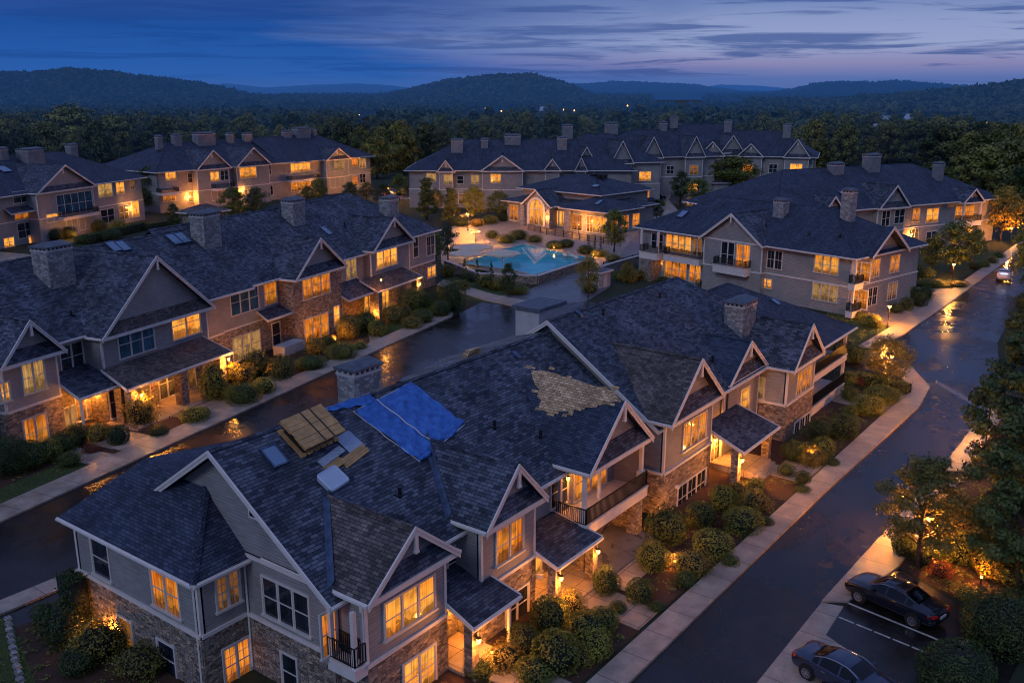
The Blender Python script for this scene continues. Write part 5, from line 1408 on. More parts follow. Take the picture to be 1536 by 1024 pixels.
BUSH = {}
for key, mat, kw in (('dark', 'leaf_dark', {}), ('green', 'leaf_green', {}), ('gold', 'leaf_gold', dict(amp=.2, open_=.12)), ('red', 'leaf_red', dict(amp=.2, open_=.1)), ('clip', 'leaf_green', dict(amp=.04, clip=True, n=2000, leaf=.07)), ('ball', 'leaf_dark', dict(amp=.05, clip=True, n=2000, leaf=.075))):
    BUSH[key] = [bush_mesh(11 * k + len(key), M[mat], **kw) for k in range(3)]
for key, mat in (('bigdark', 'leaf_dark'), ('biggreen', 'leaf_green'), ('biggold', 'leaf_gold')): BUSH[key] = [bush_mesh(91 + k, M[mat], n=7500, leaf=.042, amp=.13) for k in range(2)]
ORD = ['first', 'second', 'third', 'fourth', 'fifth', 'sixth', 'seventh', 'eighth', 'ninth', 'tenth', 'eleventh', 'twelfth', 'thirteenth', 'fourteenth', 'fifteenth', 'sixteenth', 'seventeenth', 'eighteenth', 'nineteenth', 'twentieth']
WORDS = {'dark': 'dark leafy', 'green': 'loose green', 'gold': 'golden lamp-lit', 'red': 'small reddish', 'clip': 'clipped yellow-green', 'ball': 'clipped dark round'}
FIRST = {}
def bushes(where, group, rows):
    """rows: (base photo point, width in photo pixels, height ratio, kind). Counted from the left as the photo shows them."""
    byk = {}
    for r_ in sorted(rows, key=lambda r: r[0]): byk.setdefault(r_[4], []).append(r_)
    for kind, lst in byk.items():
        for i, (px, py, wpx, hr, k) in enumerate(lst):
            x, y = G(px, py); rad = wpx * mpp(x, y) / 2 * 1.02
            x, y = x + math.cos(HEAD) * rad * .5, y + math.sin(HEAD) * rad * .5
            o = link('shrub', random.choice(BUSH[k if rad < 1.45 else ('bigdark' if k in ('ball', 'dark') else 'biggold' if k == 'gold' else 'biggreen')]), None, (x, y, 0.0), (0, 0, random.uniform(0, 6.28)))
            o.scale = (rad * random.uniform(.95, 1.08), rad * random.uniform(.95, 1.08), rad * hr)
            lab = f'{WORDS[k]} shrub {where}' if len(lst) == 1 else f'{WORDS[k]} shrub, {ORD[i]} from left, {where}'
            tag(o, lab, 'shrub', group)

bushes('in the bed by the lower left corner', 'shrubs at the lower left corner', [(92, 970, 74, 1.0, 'dark'), (66, 940, 44, .9, 'dark'), (140, 995, 76, .85, 'gold'), (205, 1022, 80, .7, 'gold'), (112, 1015, 56, .8, 'dark'), (176, 975, 40, .9, 'green')])
bushes('before the first front bay', 'shrubs in the front beds', [(857, 925, 44, 1, 'gold'), (825, 952, 62, 1.0, 'ball'), (880, 968, 62, .85, 'clip'), (786, 985, 52, 1, 'ball'), (758, 1008, 50, .9, 'gold'), (834, 1012, 78, .85, 'clip'), (905, 948, 50, .8, 'green'), (890, 990, 60, .8, 'green'), (720, 1020, 40, .8, 'dark'), (868, 1000, 40, .8, 'gold'), (800, 1030, 60, .8, 'green')])
bushes('below the open balcony', 'shrubs in the front beds', [(910, 893, 46, 1, 'green'), (960, 906, 42, 1, 'ball'), (928, 920, 26, .7, 'dark'), (985, 918, 26, .6, 'dark'), (980, 858, 52, .95, 'green'), (1002, 818, 60, 1.05, 'dark'), (1040, 868, 56, .8, 'gold'), (1028, 882, 34, .8, 'green')])
bushes('below the dark triple window', 'shrubs in the front beds', [(1052, 792, 44, 1.0, 'ball'), (1087, 768, 44, 1.05, 'green'), (1079, 792, 22, .9, 'red'), (1118, 802, 62, .65, 'clip'), (1071, 838, 60, .75, 'clip'), (1134, 772, 44, .9, 'gold'), (1134, 742, 32, .9, 'dark'), (1108, 748, 30, 1, 'gold'), (1096, 850, 30, .6, 'dark'), (1150, 790, 26, .6, 'dark')])
bushes('between the entry steps and the end balconies', 'shrubs in the front beds', [(1192, 695, 38, 1.1, 'dark'), (1181, 715, 26, .8, 'ball'), (1206, 726, 26, .8, 'ball'), (1222, 702, 38, .9, 'gold'), (1237, 686, 36, .95, 'green'), (1230, 662, 36, 1, 'ball'), (1269, 660, 48, .95, 'ball'), (1212, 682, 24, .8, 'gold'), (1250, 700, 24, .6, 'dark'), (1205, 740, 24, .5, 'dark')])
bushes('past the right end of the repaired building', 'shrubs past the right end', [(1308, 624, 50, .7, 'clip'), (1326, 608, 52, .65, 'clip'), (1277, 602, 30, .9, 'dark'), (1274, 580, 26, 1, 'green'), (1290, 580, 20, .8, 'red'), (1278, 625, 24, .8, 'green'), (1262, 540, 34, 1, 'dark'), (1285, 545, 34, 1, 'dark')])
bushes('below the leftmost gable across the road', 'shrubs across the left road', [(110, 668, 40, .9, 'dark'), (92, 680, 40, .9, 'dark'), (143, 664, 36, .9, 'gold'), (174, 668, 34, 1, 'ball'), (66, 696, 46, .9, 'green'), (102, 702, 34, .8, 'dark'), (34, 708, 60, .9, 'dark'), (8, 716, 60, 1.1, 'dark'), (134, 680, 24, .6, 'red'), (155, 655, 24, .8, 'gold')])
bushes('by the wide porch across the road', 'shrubs across the left road', [(207, 640, 46, 1.25, 'gold'), (319, 602, 42, 1.6, 'green'), (356, 582, 44, 1.0, 'gold'), (384, 565, 40, 1.1, 'dark'), (420, 570, 38, 1.1, 'dark'), (394, 592, 36, .8, 'clip'), (361, 608, 52, .7, 'clip'), (288, 634, 46, .5, 'green'), (236, 655, 30, .6, 'dark'), (340, 600, 24, .9, 'gold'), (300, 625, 26, .6, 'dark')])
bushes('before the stone gable across the road', 'shrubs across the left road', [(522, 510, 42, 1.1, 'gold'), (550, 498, 36, 1, 'green'), (565, 505, 32, .9, 'green'), (472, 532, 30, 1, 'gold'), (512, 540, 46, .6, 'clip'), (464, 556, 50, .5, 'clip'), (493, 520, 24, .8, 'gold'), (538, 525, 26, .5, 'green')])
bushes('at the right end of the building across the road', 'shrubs across the left road', [(591, 486, 30, 1, 'gold'), (620, 470, 40, 1.1, 'green'), (646, 468, 34, 1.1, 'dark'), (676, 468, 44, 1.2, 'dark'), (632, 486, 38, .7, 'clip'), (617, 494, 28, .7, 'gold'), (660, 476, 36, .9, 'dark'), (605, 478, 26, .9, 'gold')])
bushes('beside the corner balconies of the hipped building', 'shrubs along the right road', [(1245, 462, 30, 1.1, 'dark'), (1309, 492, 30, .8, 'green'), (1361, 466, 22, 1, 'ball'), (1381, 460, 24, 1.05, 'ball'), (1368, 448, 24, 1, 'dark'), (1390, 450, 24, 1, 'dark'), (1345, 470, 22, .8, 'dark'), (1335, 452, 20, .8, 'gold'), (1290, 480, 22, .7, 'green')])
bushes('at the left corner of the hipped building', 'shrubs along the right road', [(962, 420, 22, .8, 'gold'), (945, 424, 26, .8, 'gold'), (976, 418, 20, .9, 'green'), (930, 420, 22, .8, 'green'), (1060, 432, 26, .6, 'dark'), (1085, 432, 22, .6, 'dark'), (995, 424, 18, .6, 'dark')])
bushes('round the swimming pool', 'shrubs round the pool', [(672, 416, 24, .9, 'green'), (700, 424, 26, .7, 'dark'), (730, 432, 28, .8, 'dark'), (748, 436, 36, .6, 'clip'), (775, 442, 44, .4, 'clip'), (690, 436, 30, .6, 'green'), (760, 365, 30, .5, 'green'), (778, 360, 30, .6, 'dark'), (802, 364, 26, .5, 'gold'), (832, 374, 30, .5, 'dark'), (850, 372, 26, .6, 'dark'), (880, 382, 28, .6, 'dark'), (900, 386, 26, .5, 'green'), (920, 394, 24, .6, 'gold'), (885, 440, 26, .6, 'green'), (738, 358, 20, .7, 'dark')])
bushes('before the clubhouse windows', 'shrubs before the clubhouse', [(828, 340, 26, .9, 'dark'), (872, 344, 32, 1.1, 'dark'), (888, 346, 26, 1, 'dark'), (755, 332, 24, .8, 'dark'), (772, 330, 18, .8, 'dark'), (940, 330, 18, .8, 'dark'), (960, 325, 20, .9, 'dark'), (735, 336, 24, .6, 'green'), (716, 340, 24, .6, 'gold'), (690, 340, 30, .5, 'dark')])
bushes('before the apartment building at the far left', 'shrubs at the far left', [(78, 362, 28, .8, 'dark'), (98, 358, 26, .8, 'dark'), (120, 366, 22, .6, 'dark'), (148, 350, 24, 1, 'green'), (176, 352, 26, 1, 'green'), (162, 362, 34, .6, 'dark'), (135, 362, 20, .8, 'green')])
bushes('by the corner porch of the far right building', 'shrubs along the right road', [(1478, 402, 16, .8, 'green'), (1490, 396, 16, .8, 'gold'), (1462, 404, 18, .7, 'dark'), (1500, 388, 16, .7, 'green'), (1375, 415, 24, .9, 'dark'), (1392, 420, 24, .9, 'dark'), (1400, 432, 40, .4, 'clip'), (1440, 432, 30, .4, 'gold')])
bushes('in the mulch beside the parked cars', 'shrubs beside the parked cars', [(1512, 985, 112, .95, 'ball'), (1446, 1052, 130, .7, 'ball'), (1362, 838, 44, 1, 'dark'), (1412, 868, 34, .9, 'red'), (1500, 870, 90, .8, 'gold'), (1448, 850, 64, .9, 'green'), (1456, 900, 40, .5, 'gold'), (1540, 890, 70, .9, 'dark'), (1395, 850, 40, .8, 'dark'), (1425, 800, 60, 1, 'gold'), (1480, 790, 60, .8, 'dark')])
# clipped hedges
def hedge(label, a, b, w, h, mat='leaf_green', core_top=True):
    rg = np.random.default_rng(int(abs(a[0] * 7 + a[1])))
    A_, B_ = np.array(a), np.array(b); L = np.linalg.norm(B_ - A_); d = (B_ - A_) / L; nn = np.array([-d[1], d[0]])
    n = int(L * 260 + 500)
    P = []; Nn = []
    for _ in range(n):
        f = rg.random(); t = rg.random() * L; s = (rg.random() - .5) * w; z = rg.random() * h
        if f < .4: p, q = (t, s, h), (0, 0, 1)
        elif f < .64: p, q = (t, -w / 2, z), (0, -1, 0)
        elif f < .88: p, q = (t, w / 2, z), (0, 1, 0)
        elif f < .94: p, q = (0, s, z), (-1, 0, 0)
        else: p, q = (L, s, z), (1, 0, 0)
        c = A_ + d * p[0] + nn * p[1]; P.append((c[0], c[1], p[2])); g = d * q[0] + nn * q[1]; Nn.append((g[0], g[1], q[2]))
    P = np.array(P) + rg.normal(0, .05, (n, 3)); V, Q = leaf_quads(P, np.array(Nn), .10, rg)
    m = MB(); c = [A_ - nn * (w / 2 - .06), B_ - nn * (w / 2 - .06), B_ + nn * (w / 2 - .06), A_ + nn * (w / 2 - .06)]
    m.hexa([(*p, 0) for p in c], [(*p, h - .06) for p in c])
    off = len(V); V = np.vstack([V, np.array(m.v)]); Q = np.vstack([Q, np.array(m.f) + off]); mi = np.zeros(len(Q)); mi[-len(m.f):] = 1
    ctr = (A_ + B_) / 2; V[:, 0] -= ctr[0]; V[:, 1] -= ctr[1]
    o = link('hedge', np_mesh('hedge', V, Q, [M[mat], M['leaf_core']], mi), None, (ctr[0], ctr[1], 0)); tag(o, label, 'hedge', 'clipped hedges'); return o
hedge('long clipped hedge behind the golden tree by the sidewalk corner', G(1284, 574), G(1362, 592), 1.3, 1.0)
hedge('tall narrow clipped hedge against the left end of the repaired building', (21.0, 43.0), (21.0, 44.6), .9, 3.0, 'leaf_dark')
hedge('low hedge before the far left building', G(130, 366), G(212, 345), 1.8, 1.6, 'leaf_dark')
hedge('hedge running behind the car park by the clubhouse', G(945, 283), G(992, 279), 2.4, 2.0, 'leaf_dark')
hedge('low hedge beside the small stone pavilion', G(222, 346), G(262, 340), 1.6, 1.4, 'leaf_dark')

# ------------------------------------------------------------------ trees
def tree_meshes(seed, mat, H=8.0, spread=3.0, trunk=.16, base=.28, nclump=26, nleaf=150, leaf=.22, shape='round', clr=.55):
    rg = np.random.default_rng(seed); rd = random.Random(seed)
    t = MB(); pts = []
    top = H * .8
    lean = [(0, 0, 0)]
    for k in range(1, 6): lean.append((lean[-1][0] + rd.uniform(-.12, .12), lean[-1][1] + rd.uniform(-.12, .12), top * k / 5))
    t.tube(lean, [trunk * 1.35, trunk, trunk * .8, trunk * .6, trunk * .38, trunk * .15], 8)
    P = []; Nn = []
    for k in range(nclump):
        f = (k + .5) / nclump
        z = H * (base + (1 - base) * f)
        if shape == 'round': prof = math.sin(math.pi * min(1, .16 + .84 * f)) ** .7
        elif shape == 'cone': prof = (1 - f) ** .75 + .06
        elif shape == 'column': prof = .9 * (1 - f ** 3) + .1
        else: prof = math.sin(math.pi * min(1, .1 + .9 * f)) ** .6
        ang = k * 2.399 + rd.uniform(-.4, .4); rr = spread * prof * rd.uniform(.45, 1.0)
        c = np.array([math.cos(ang) * rr, math.sin(ang) * rr, min(z + rd.uniform(-.3, .3), H * .97)])
        zb = max(.18 * H, c[2] - rr * .55 - .2 * H * .2); i = min(4, int(zb / top * 5)); fr_ = min(1, zb / top * 5 - i)
        bx = lean[i][0] + (lean[min(5, i + 1)][0] - lean[i][0]) * fr_; by = lean[i][1] + (lean[min(5, i + 1)][1] - lean[i][1]) * fr_
        if shape != 'column': t.tube([(bx, by, min(zb, top)), ((bx + c[0]) / 2, (by + c[1]) / 2, (zb + c[2]) / 2 + .15), tuple(c)], [trunk * .38, trunk * .22, trunk * .06], 5, False)
        cr = spread * clr * rd.uniform(.55, 1.0) * (1 if shape == 'round' else .8)
        v = sphere_pts(nleaf, rg); r = cr * lumpy(v, seed + k, .3) * rg.random(nleaf) ** .38
        p = v * r[:, None]; p[:, 2] *= .62; P.append(p + c); Nn.append(v + np.array([0, 0, .35]))
    P = np.vstack(P); Nn = np.vstack(Nn)
    V, Q = leaf_quads(P, Nn, leaf, rg)
    return t.mesh('trunk', M['bark'], smooth=True), np_mesh('crown', V, Q, [M[mat]])
TREE = {
 'round': [tree_meshes(s, 'leaf_green', 8, 2.9) for s in (1, 2)],
 'dark': [tree_meshes(s, 'leaf_dark', 8, 2.7, base=.2) for s in (5, 6, 7)],
 'cone': [tree_meshes(s, 'leaf_dark', 8, 2.2, base=.12, shape='cone', nclump=34) for s in (9, 10)],
 'gold': [tree_meshes(s, 'leaf_gold', 8, 3.4, base=.3, nclump=30) for s in (13,)],
 'sparse': [tree_meshes(21, 'leaf_mix', 8, 3.1, base=.3, nclump=34, nleaf=260, leaf=.13, clr=.36) if 'leaf_mix' in M else None],
 'column': [tree_meshes(31, 'leaf_dark', 8, .85, base=.04, shape='column', nclump=22, nleaf=150, leaf=.2)],
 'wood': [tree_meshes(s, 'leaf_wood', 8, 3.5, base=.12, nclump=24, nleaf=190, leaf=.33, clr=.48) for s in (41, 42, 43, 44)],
}
M['leaf_mix'] = leaf_mat('leaves_mixed', (0.03, 0.045, 0.012), (0.22, 0.19, 0.045))
TREE['sparse'] = [tree_meshes(21, 'leaf_mix', 8, 3.1, base=.3, nclump=40, nleaf=330, leaf=.13, clr=.34)]
M['leaf_big'] = leaf_mat('leaves_big', (0.02, 0.045, 0.014), (0.20, 0.23, 0.055))
TREE['big'] = [tree_meshes(s_, 'leaf_big', 8, 2.7, base=.16, nclump=70, nleaf=330, leaf=.125, clr=.28, trunk=.12) for s_ in (23, 24)]
def put_tree(kind, x, y, H, W, label, group=None, name='tree'):
    tm, cm = random.choice(TREE[kind])
    r = empty(name, (x, y, 0), random.uniform(0, 6.28))
    nat = {'round': 6.6, 'dark': 6.2, 'cone': 5.6, 'gold': 7.6, 'sparse': 7.0, 'column': 1.9, 'wood': 8.2, 'woodlight': 8.2, 'big': 6.0}[kind]
    r.scale = (W / nat, W / nat, H / 8.0)
    link('trunk', tm, r); link('crown', cm, r)
    tag(r, label, 'tree', group); return r
def tree_px(kind, bx, by, ty, wpx, label, group=None, name='tree'):
    x, y = G(bx, by); H = zat(x, y, ty); return put_tree(kind, x, y, H, wpx * mpp(x, y), label, group, name)
tree_px('sparse', 1377, 850, 690, 165, 'young tree with open lamp-lit crown standing behind the upper black car')
tree_px('big', 1535, 770, 462, 200, 'tall dense dark tree at the right edge with a lamp glowing through it')
tree_px('big', 1525, 890, 612, 190, 'lower dense dark tree at the right edge above the mulch bed')
tree_px('big', 1560, 570, 395, 120, 'dark tree cut by the right edge, level with the parked white car')
tree_px('gold', 1328, 580, 508, 72, 'small golden tree at the sidewalk corner past the repaired building')
tree_px('round', 1428, 412, 334, 78, 'round tree behind the street lamp before the far right building')
tree_px('gold', 1500, 362, 282, 62, 'golden tree at the end of the road by the last street lamp')
tree_px('gold', 882, 448, 386, 40, 'small golden tree on the plaza beside the cream pump house')
tree_px('round', 921, 378, 316, 46, 'round tree between the clubhouse and the hipped building')
tree_px('dark', 762, 446, 396, 26, 'small dark ornamental tree before the pool wall')
tree_px('dark', 672, 390, 340, 34, 'thin dark tree by the corner of the building across the road')
for bx, by, ty, w, lab in ((640, 330, 268, 44, 'leftmost dark tree in the row behind the pool terrace'), (676, 336, 283, 40, 'second dark tree in the row behind the pool terrace'), (712, 334, 280, 38, 'third dark tree in the row behind the pool terrace'), (748, 330, 287, 38, 'golden green tree at the clubhouse left corner')):
    tree_px('cone' if w > 38 else 'round', bx, by, ty, w, lab, 'trees behind the pool terrace')
for bx, by, ty, w, lab in ((352, 332, 282, 44, 'bushy tree left of its neighbour before the back left balconies'), (386, 328, 282, 40, 'bushy tree right of its neighbour before the back left balconies'), (462, 312, 280, 28, 'small dark tree below the stacked balconies at the back left'), (526, 300, 274, 26, 'left small tree at the back left building right end'), (550, 298, 274, 24, 'right small tree at the back left building right end'), (262, 345, 306, 22, 'narrow dark tree beside the small stone pavilion')):
    tree_px('dark', bx, by, ty, w, lab, 'trees before the back left building')
for bx, by, ty, w, lab in ((920, 285, 246, 34, 'left conical tree between the back row and the car park'), (966, 283, 238, 36, 'right conical tree between the back row and the car park')):
    tree_px('cone', bx, by, ty, w, lab, 'conical trees by the car park')
for bx, by, ty, w, lab in ((1098, 290, 236, 84, 'broad dark tree before the right end of the back row'), (1020, 302, 258, 34, 'dark tree right of the lamp-lit path'), (1046, 306, 268, 42, 'yellowish tree beside the square hut'), (990, 312, 300, 18, 'small tree beside the cars near the clubhouse')):
    tree_px('round' if w > 40 else 'dark', bx, by, ty, w, lab, 'trees round the car park')
for i, (bx, by, ty) in enumerate(((697, 424, 388), (716, 430, 388), (737, 436, 392))):
    tree_px('column', bx, by, ty, 8, f'{ORD[i]} slim cypress from left before the pool wall', 'cypresses before the pool wall', 'cypress')
for i, (bx, by, ty) in enumerate(((883, 372, 352), (892, 373, 352), (901, 374, 354))):
    tree_px('column', bx, by, ty, 5, f'{ORD[i]} slim cypress from left behind the pool right corner', 'cypresses behind the pool', 'cypress')


for bx, by, ty, w, k_, lab in ((225, 318, 252, 40, 'dark', 'dark tree in the gap between the far left and back left buildings'), (600, 300, 262, 30, 'round', 'left tree of the pair beside the far car park'), (622, 304, 270, 28, 'dark', 'right tree of the pair beside the far car park'), (655, 318, 284, 24, 'gold', 'small golden tree at the left end of the back centre building'), (790, 322, 290, 20, 'dark', 'small dark tree at the clubhouse left wall'), (655, 392, 352, 26, 'round', 'small round tree between the pool and the building across the road'), (985, 330, 300, 24, 'dark', 'dark shrub-like tree at the clubhouse right corner'), (1190, 268, 228, 40, 'round', 'round tree at the end of the back row before the wood'), (940, 425, 392, 20, 'gold', 'tiny golden tree by the pump house'), (1395, 405, 360, 30, 'dark', 'dark tree left of the round lamp-lit tree'), (1462, 385, 345, 26, 'round', 'small round tree by the lit corner porch'), (130, 345, 318, 20, 'round', 'little tree before the tall bay at the far left'), (1540, 430, 330, 60, 'round', 'round tree cut by the right edge beyond the white car'), (1410, 300, 250, 44, 'dark', 'dark tree rising behind the far right building')):
    tree_px(k_, bx, by, ty, w, lab)

for i, (x_, y_, h_, k_) in enumerate(((78, 5, 8, 'dark'), (92, 2, 9, 'round'), (106, 6, 8.5, 'dark'), (121, 9, 9, 'round'), (138, 11, 8, 'gold'), (158, 12, 9, 'dark'), (64, -3, 9, 'round'), (84, -9, 9, 'dark'))):
    put_tree(k_, x_, y_, h_, h_ * .8, f'{ORD[i]} tree, counted away from the cars, along the far side of the right road', 'trees along the far side of the right road')

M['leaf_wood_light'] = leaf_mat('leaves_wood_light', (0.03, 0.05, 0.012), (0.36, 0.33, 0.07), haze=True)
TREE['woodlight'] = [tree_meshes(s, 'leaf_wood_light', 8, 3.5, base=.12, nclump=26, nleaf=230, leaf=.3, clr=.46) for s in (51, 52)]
for bx, by, ty, w, lab in ((112, 238, 162, 112, 'large pale green tree towering behind the far left building'), (176, 240, 176, 70, 'pale green tree beside the towering one behind the far left building'), (566, 268, 206, 60, 'pale green tree right of the back left building'), (606, 262, 198, 52, 'tall pale tree at the far car park'), (1470, 300, 222, 90, 'large pale green tree right of the far right chimney'), (1415, 262, 190, 84, 'large pale green tree behind the far right roof'), (1525, 330, 250, 70, 'pale green tree at the right edge behind the last lamp'), (1240, 245, 196, 60, 'pale green tree left of the far right building'), (1000, 214, 172, 46, 'pale green tree rising behind the aerial roof'), (330, 222, 176, 50, 'pale green tree rising behind the back left chimneys'), (870, 218, 176, 44, 'pale green tree rising behind the back row')):
    tree_px('woodlight', bx, by, ty, w, lab, None, 'forest_tree')
for bx, by, ty, w, k_, lab in ((862, 272, 236, 28, 'dark', 'dark tree against the clubhouse back roof'), (893, 278, 244, 26, 'round', 'round tree behind the clubhouse right end'), (998, 272, 240, 26, 'dark', 'dark tree before the middle of the back row'), (1062, 272, 240, 26, 'round', 'round tree before the back row aerial building'), (1150, 284, 246, 30, 'dark', 'dark tree before the lit end gable of the back row'), (655, 300, 262, 26, 'dark', 'dark tree before the first gable of the back centre building'), (790, 300, 268, 22, 'round', 'round tree above the clubhouse left eave'), (480, 306, 268, 30, 'round', 'round tree before the lower balcony at the back left'), (575, 312, 276, 28, 'dark', 'dark tree left of the far car park lamp')):
    tree_px(k_, bx, by, ty, w, lab)
# wood that wraps the estate: individual trees at its near edge
def clear(x, y):
    for o in bpy.data.objects:
        pass
    return True
ROOTS = [(o.matrix_basis.translation.xy.copy(), o.get('label')) for o in COL.objects if o.parent is None and o.get('category') in ('apartment building', 'clubhouse')]
zones = [('behind the far left building', (-40, 150), 214, 40), ('behind the back left building', (180, 560), 192, 46), ('behind the clubhouse and back row', (540, 1000), 208, 46), ('behind the right end of the back row', (980, 1230), 214, 32), ('behind the far right building', (1180, 1600), 236, 70)]
placed = []
def spot_free(x, y, r=4.0):
    return all((x - a) ** 2 + (y - b) ** 2 > r * r for a, b in placed)
BOX = [(-25.3, 103, 163, 107, 136), (21.2, 110, 178, 126, 156), (1, 122, 197, 183, 215), (-54, -31, 30, 217, 250), (-97, -142, -102, 137, 169)]
def in_house(x, y, pad=3):
    for r, x0, x1, y0, y1 in BOX:
        u, v = rot2((x, y), -r)
        if x0 - pad < u < x1 + pad and y0 - pad < v < y1 + pad: return True
    return False
def los_blocked_low(px): return False
BASEY = [(-60, 262), (0, 258), (150, 250), (215, 246), (300, 236), (420, 230), (545, 256), (600, 262), (640, 250), (700, 236), (840, 226), (1000, 214), (1190, 232), (1225, 262), (1300, 250), (1420, 250), (1500, 300), (1600, 330)]
def base_y(px):
    for (a, b), (c, d) in zip(BASEY[:-1], BASEY[1:]):
        if a <= px <= c: return b + (d - b) * (px - a) / (c - a)
    return 240
wood_zone_label = {}
rows_ = 0
for row in range(7):
    px = -60 + row * 9
    while px < 1600:
        by = base_y(px) - row * 6 - random.uniform(0, 4)
        if by > 168:
            x, y = G(px, by)
            if not in_house(x, y):
                Hh = random.uniform(10, 16.5); 
                zn = next((z for z in zones if z[1][0] <= px < z[1][1]), zones[-1])
                k_ = 'gold' if False else 'wood'
                put_tree(k_, x, y, Hh, Hh * random.uniform(.7, .95), f'broadleaf tree in the dark wood {zn[0]}', f'trees in the wood {zn[0]}', 'forest_tree')
                rows_ += 1
        px += random.uniform(26, 40)
print('wood trees', rows_)

# ------------------------------------------------------------------ far wood and hills
def canopy(name, XY, Z, S, nq=26, mat='leaf_wood', seed=3):
    """Far tree crowns as small leaf clumps; one object, nobody could count them."""
    rg = np.random.default_rng(seed); n = len(XY)
    v = sphere_pts(n * nq, rg).reshape(n, nq, 3); v[:, :, 2] = np.abs(v[:, :, 2]) * 1.1 - .25
    r = (.55 + .45 * rg.random((n, nq, 1))) * S[:, None, None]
    P = v * r; P[:, :, 2] = P[:, :, 2] * 1.0
    P[:, :, 0] += XY[:, None, 0]; P[:, :, 1] += XY[:, None, 1]; P[:, :, 2] += (Z + S * .75)[:, None]
    V, Q = leaf_quads(P.reshape(-1, 3), v.reshape(-1, 3), 1.0, rg)
    sc = np.repeat(np.repeat(S, nq), 4)[:, None] * (.62 * math.sqrt(20 / nq))
    ctr = np.repeat(P.reshape(-1, 3), 4, axis=0); V = ctr + (V - ctr) * sc
    return tag(link(name, np_mesh(name, V, Q, [M[mat]])), kind='stuff')
def polar(px, d):
    """World point at forward distance d in the direction of photo column px (level ground survey)."""
    a = math.atan((px - 768) / (FOC * math.cos(PITCH) + 377 * math.sin(PITCH)))
    f = HEAD - a
    return d / math.cos(a) * math.cos(f), d / math.cos(a) * math.sin(f)
def wood_height(px, d):
    return 0
VALLEY_HOUSES = ((1424, 176, 4.5), (1372, 182, 4), (1336, 186, 4), (1468, 206, 3), (1324, 202, 3.5), (818, 168, 4))
VALLEY_LAMPS = ((1487, 184), (1355, 183), (1319, 200), (1326, 168), (667, 202), (942, 158), (1143, 170), (1420, 178), (1364, 214), (537, 172), (556, 174), (698, 174), (728, 162), (752, 166), (846, 164), (862, 165), (1320, 205), (1445, 190), (1398, 172), (1512, 196), (1380, 200), (1468, 172), (1290, 188), (1430, 212), (1528, 178), (1405, 224), (1345, 172), (1500, 230), (1240, 215))
def valley_d(py): return min(27 * 1450 / (py - HORIZON) * .8, 1100)
CLEARINGS = [(h[0], valley_d(h[1])) for h in VALLEY_HOUSES] + [(h[0], valley_d(h[1])) for h in VALLEY_LAMPS]
XY = []; SS = []
rg = np.random.default_rng(5)
for _ in range(5200):
    d = 330 + 1050 * rg.random() ** 1.3; px = rg.uniform(-120, 1660)
    # inner edge follows the estate
    need = 27 * 1450 / max(30, base_y(px) - 46 - HORIZON)
    if d < min(need, 520): d = min(need, 520) + rg.random() * 200
    if any(abs(px - a) < 13 and .5 * dd < d < dd + 25 for a, dd in CLEARINGS): continue
    XY.append(polar(px, d)); SS.append(rg.uniform(5.5, 11.5) * (1 + max(0, d - 500) / 2500))
XY = np.array(XY); SS = np.array(SS) * .85
def hgt(x, y): return 0
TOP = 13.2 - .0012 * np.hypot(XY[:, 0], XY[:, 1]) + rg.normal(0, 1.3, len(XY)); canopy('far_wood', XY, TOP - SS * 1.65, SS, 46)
# hills: crest rows taken from the photo, laid out at their distance
def hill(crest, d, depth, seed, trees, ts=(8, 12), foot=0.0):
    rg = np.random.default_rng(seed)
    c = np.array(crest, float)
    if trees: c[:, 1] += 5
    pxs = np.arange(c[0, 0], c[-1, 0] + 1, 8.0); ys = np.interp(pxs, c[:, 0], c[:, 1])
    ys = ys + np.convolve(rg.normal(0, 1.2, len(ys)), np.ones(5) / 5, 'same')
    rows = 22; V = []; 
    def zc(py): return CAM_H + d * (HORIZON - py) / 1450.0
    for j in range(rows + 1):
        t = j / rows
        for px, py in zip(pxs, ys):
            dd = d - depth * (1 - t) if t <= 1 else d
            x, y = polar(px, dd); s = t * t * (3 - 2 * t)
            V.append((x, y, foot + (max(zc(py), 5) - foot) * s))
    for px, py in zip(pxs, ys):
        x, y = polar(px, d + depth * .6); V.append((x, y, foot))
    n = len(pxs); F = []
    for j in range(rows + 1):
        for i in range(n - 1): F.append((j * n + i, j * n + i + 1, (j + 1) * n + i + 1, (j + 1) * n + i))
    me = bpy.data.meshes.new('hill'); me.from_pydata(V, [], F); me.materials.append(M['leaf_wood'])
    o = link('hill', me); tag(o, kind='structure')
    V = np.array(V)
    if trees:
        a = rg.integers(0, rows + 1, trees); b = rg.random(trees) * (n - 1.01)
        a[: trees // 5] = rows
        i0 = b.astype(int); f = (b - i0)[:, None]
        P = V[a * n + i0] * (1 - f) + V[a * n + i0 + 1] * f
        jj = rg.random(trees)[:, None]; a2 = np.maximum(a - 1, 0); P2 = V[a2 * n + i0] * (1 - f) + V[a2 * n + i0 + 1] * f; keep = (np.arange(trees) < trees // 5)[:, None]
        P = np.where(keep, P, P * jj + P2 * (1 - jj))
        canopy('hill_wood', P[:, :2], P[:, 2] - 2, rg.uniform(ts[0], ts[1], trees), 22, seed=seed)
hill([(-200, 128), (-60, 118), (0, 116), (60, 113), (105, 110), (160, 113), (200, 118), (240, 122), (300, 130), (360, 142), (420, 155), (470, 166)], 1900, 800, 1, 3600, (7, 11))
hill([(440, 166), (500, 158), (560, 148), (600, 140), (650, 130), (690, 122), (730, 118), (770, 116), (800, 117), (840, 126), (880, 140), (920, 152), (980, 168)], 2100, 800, 2, 3600, (7, 11))
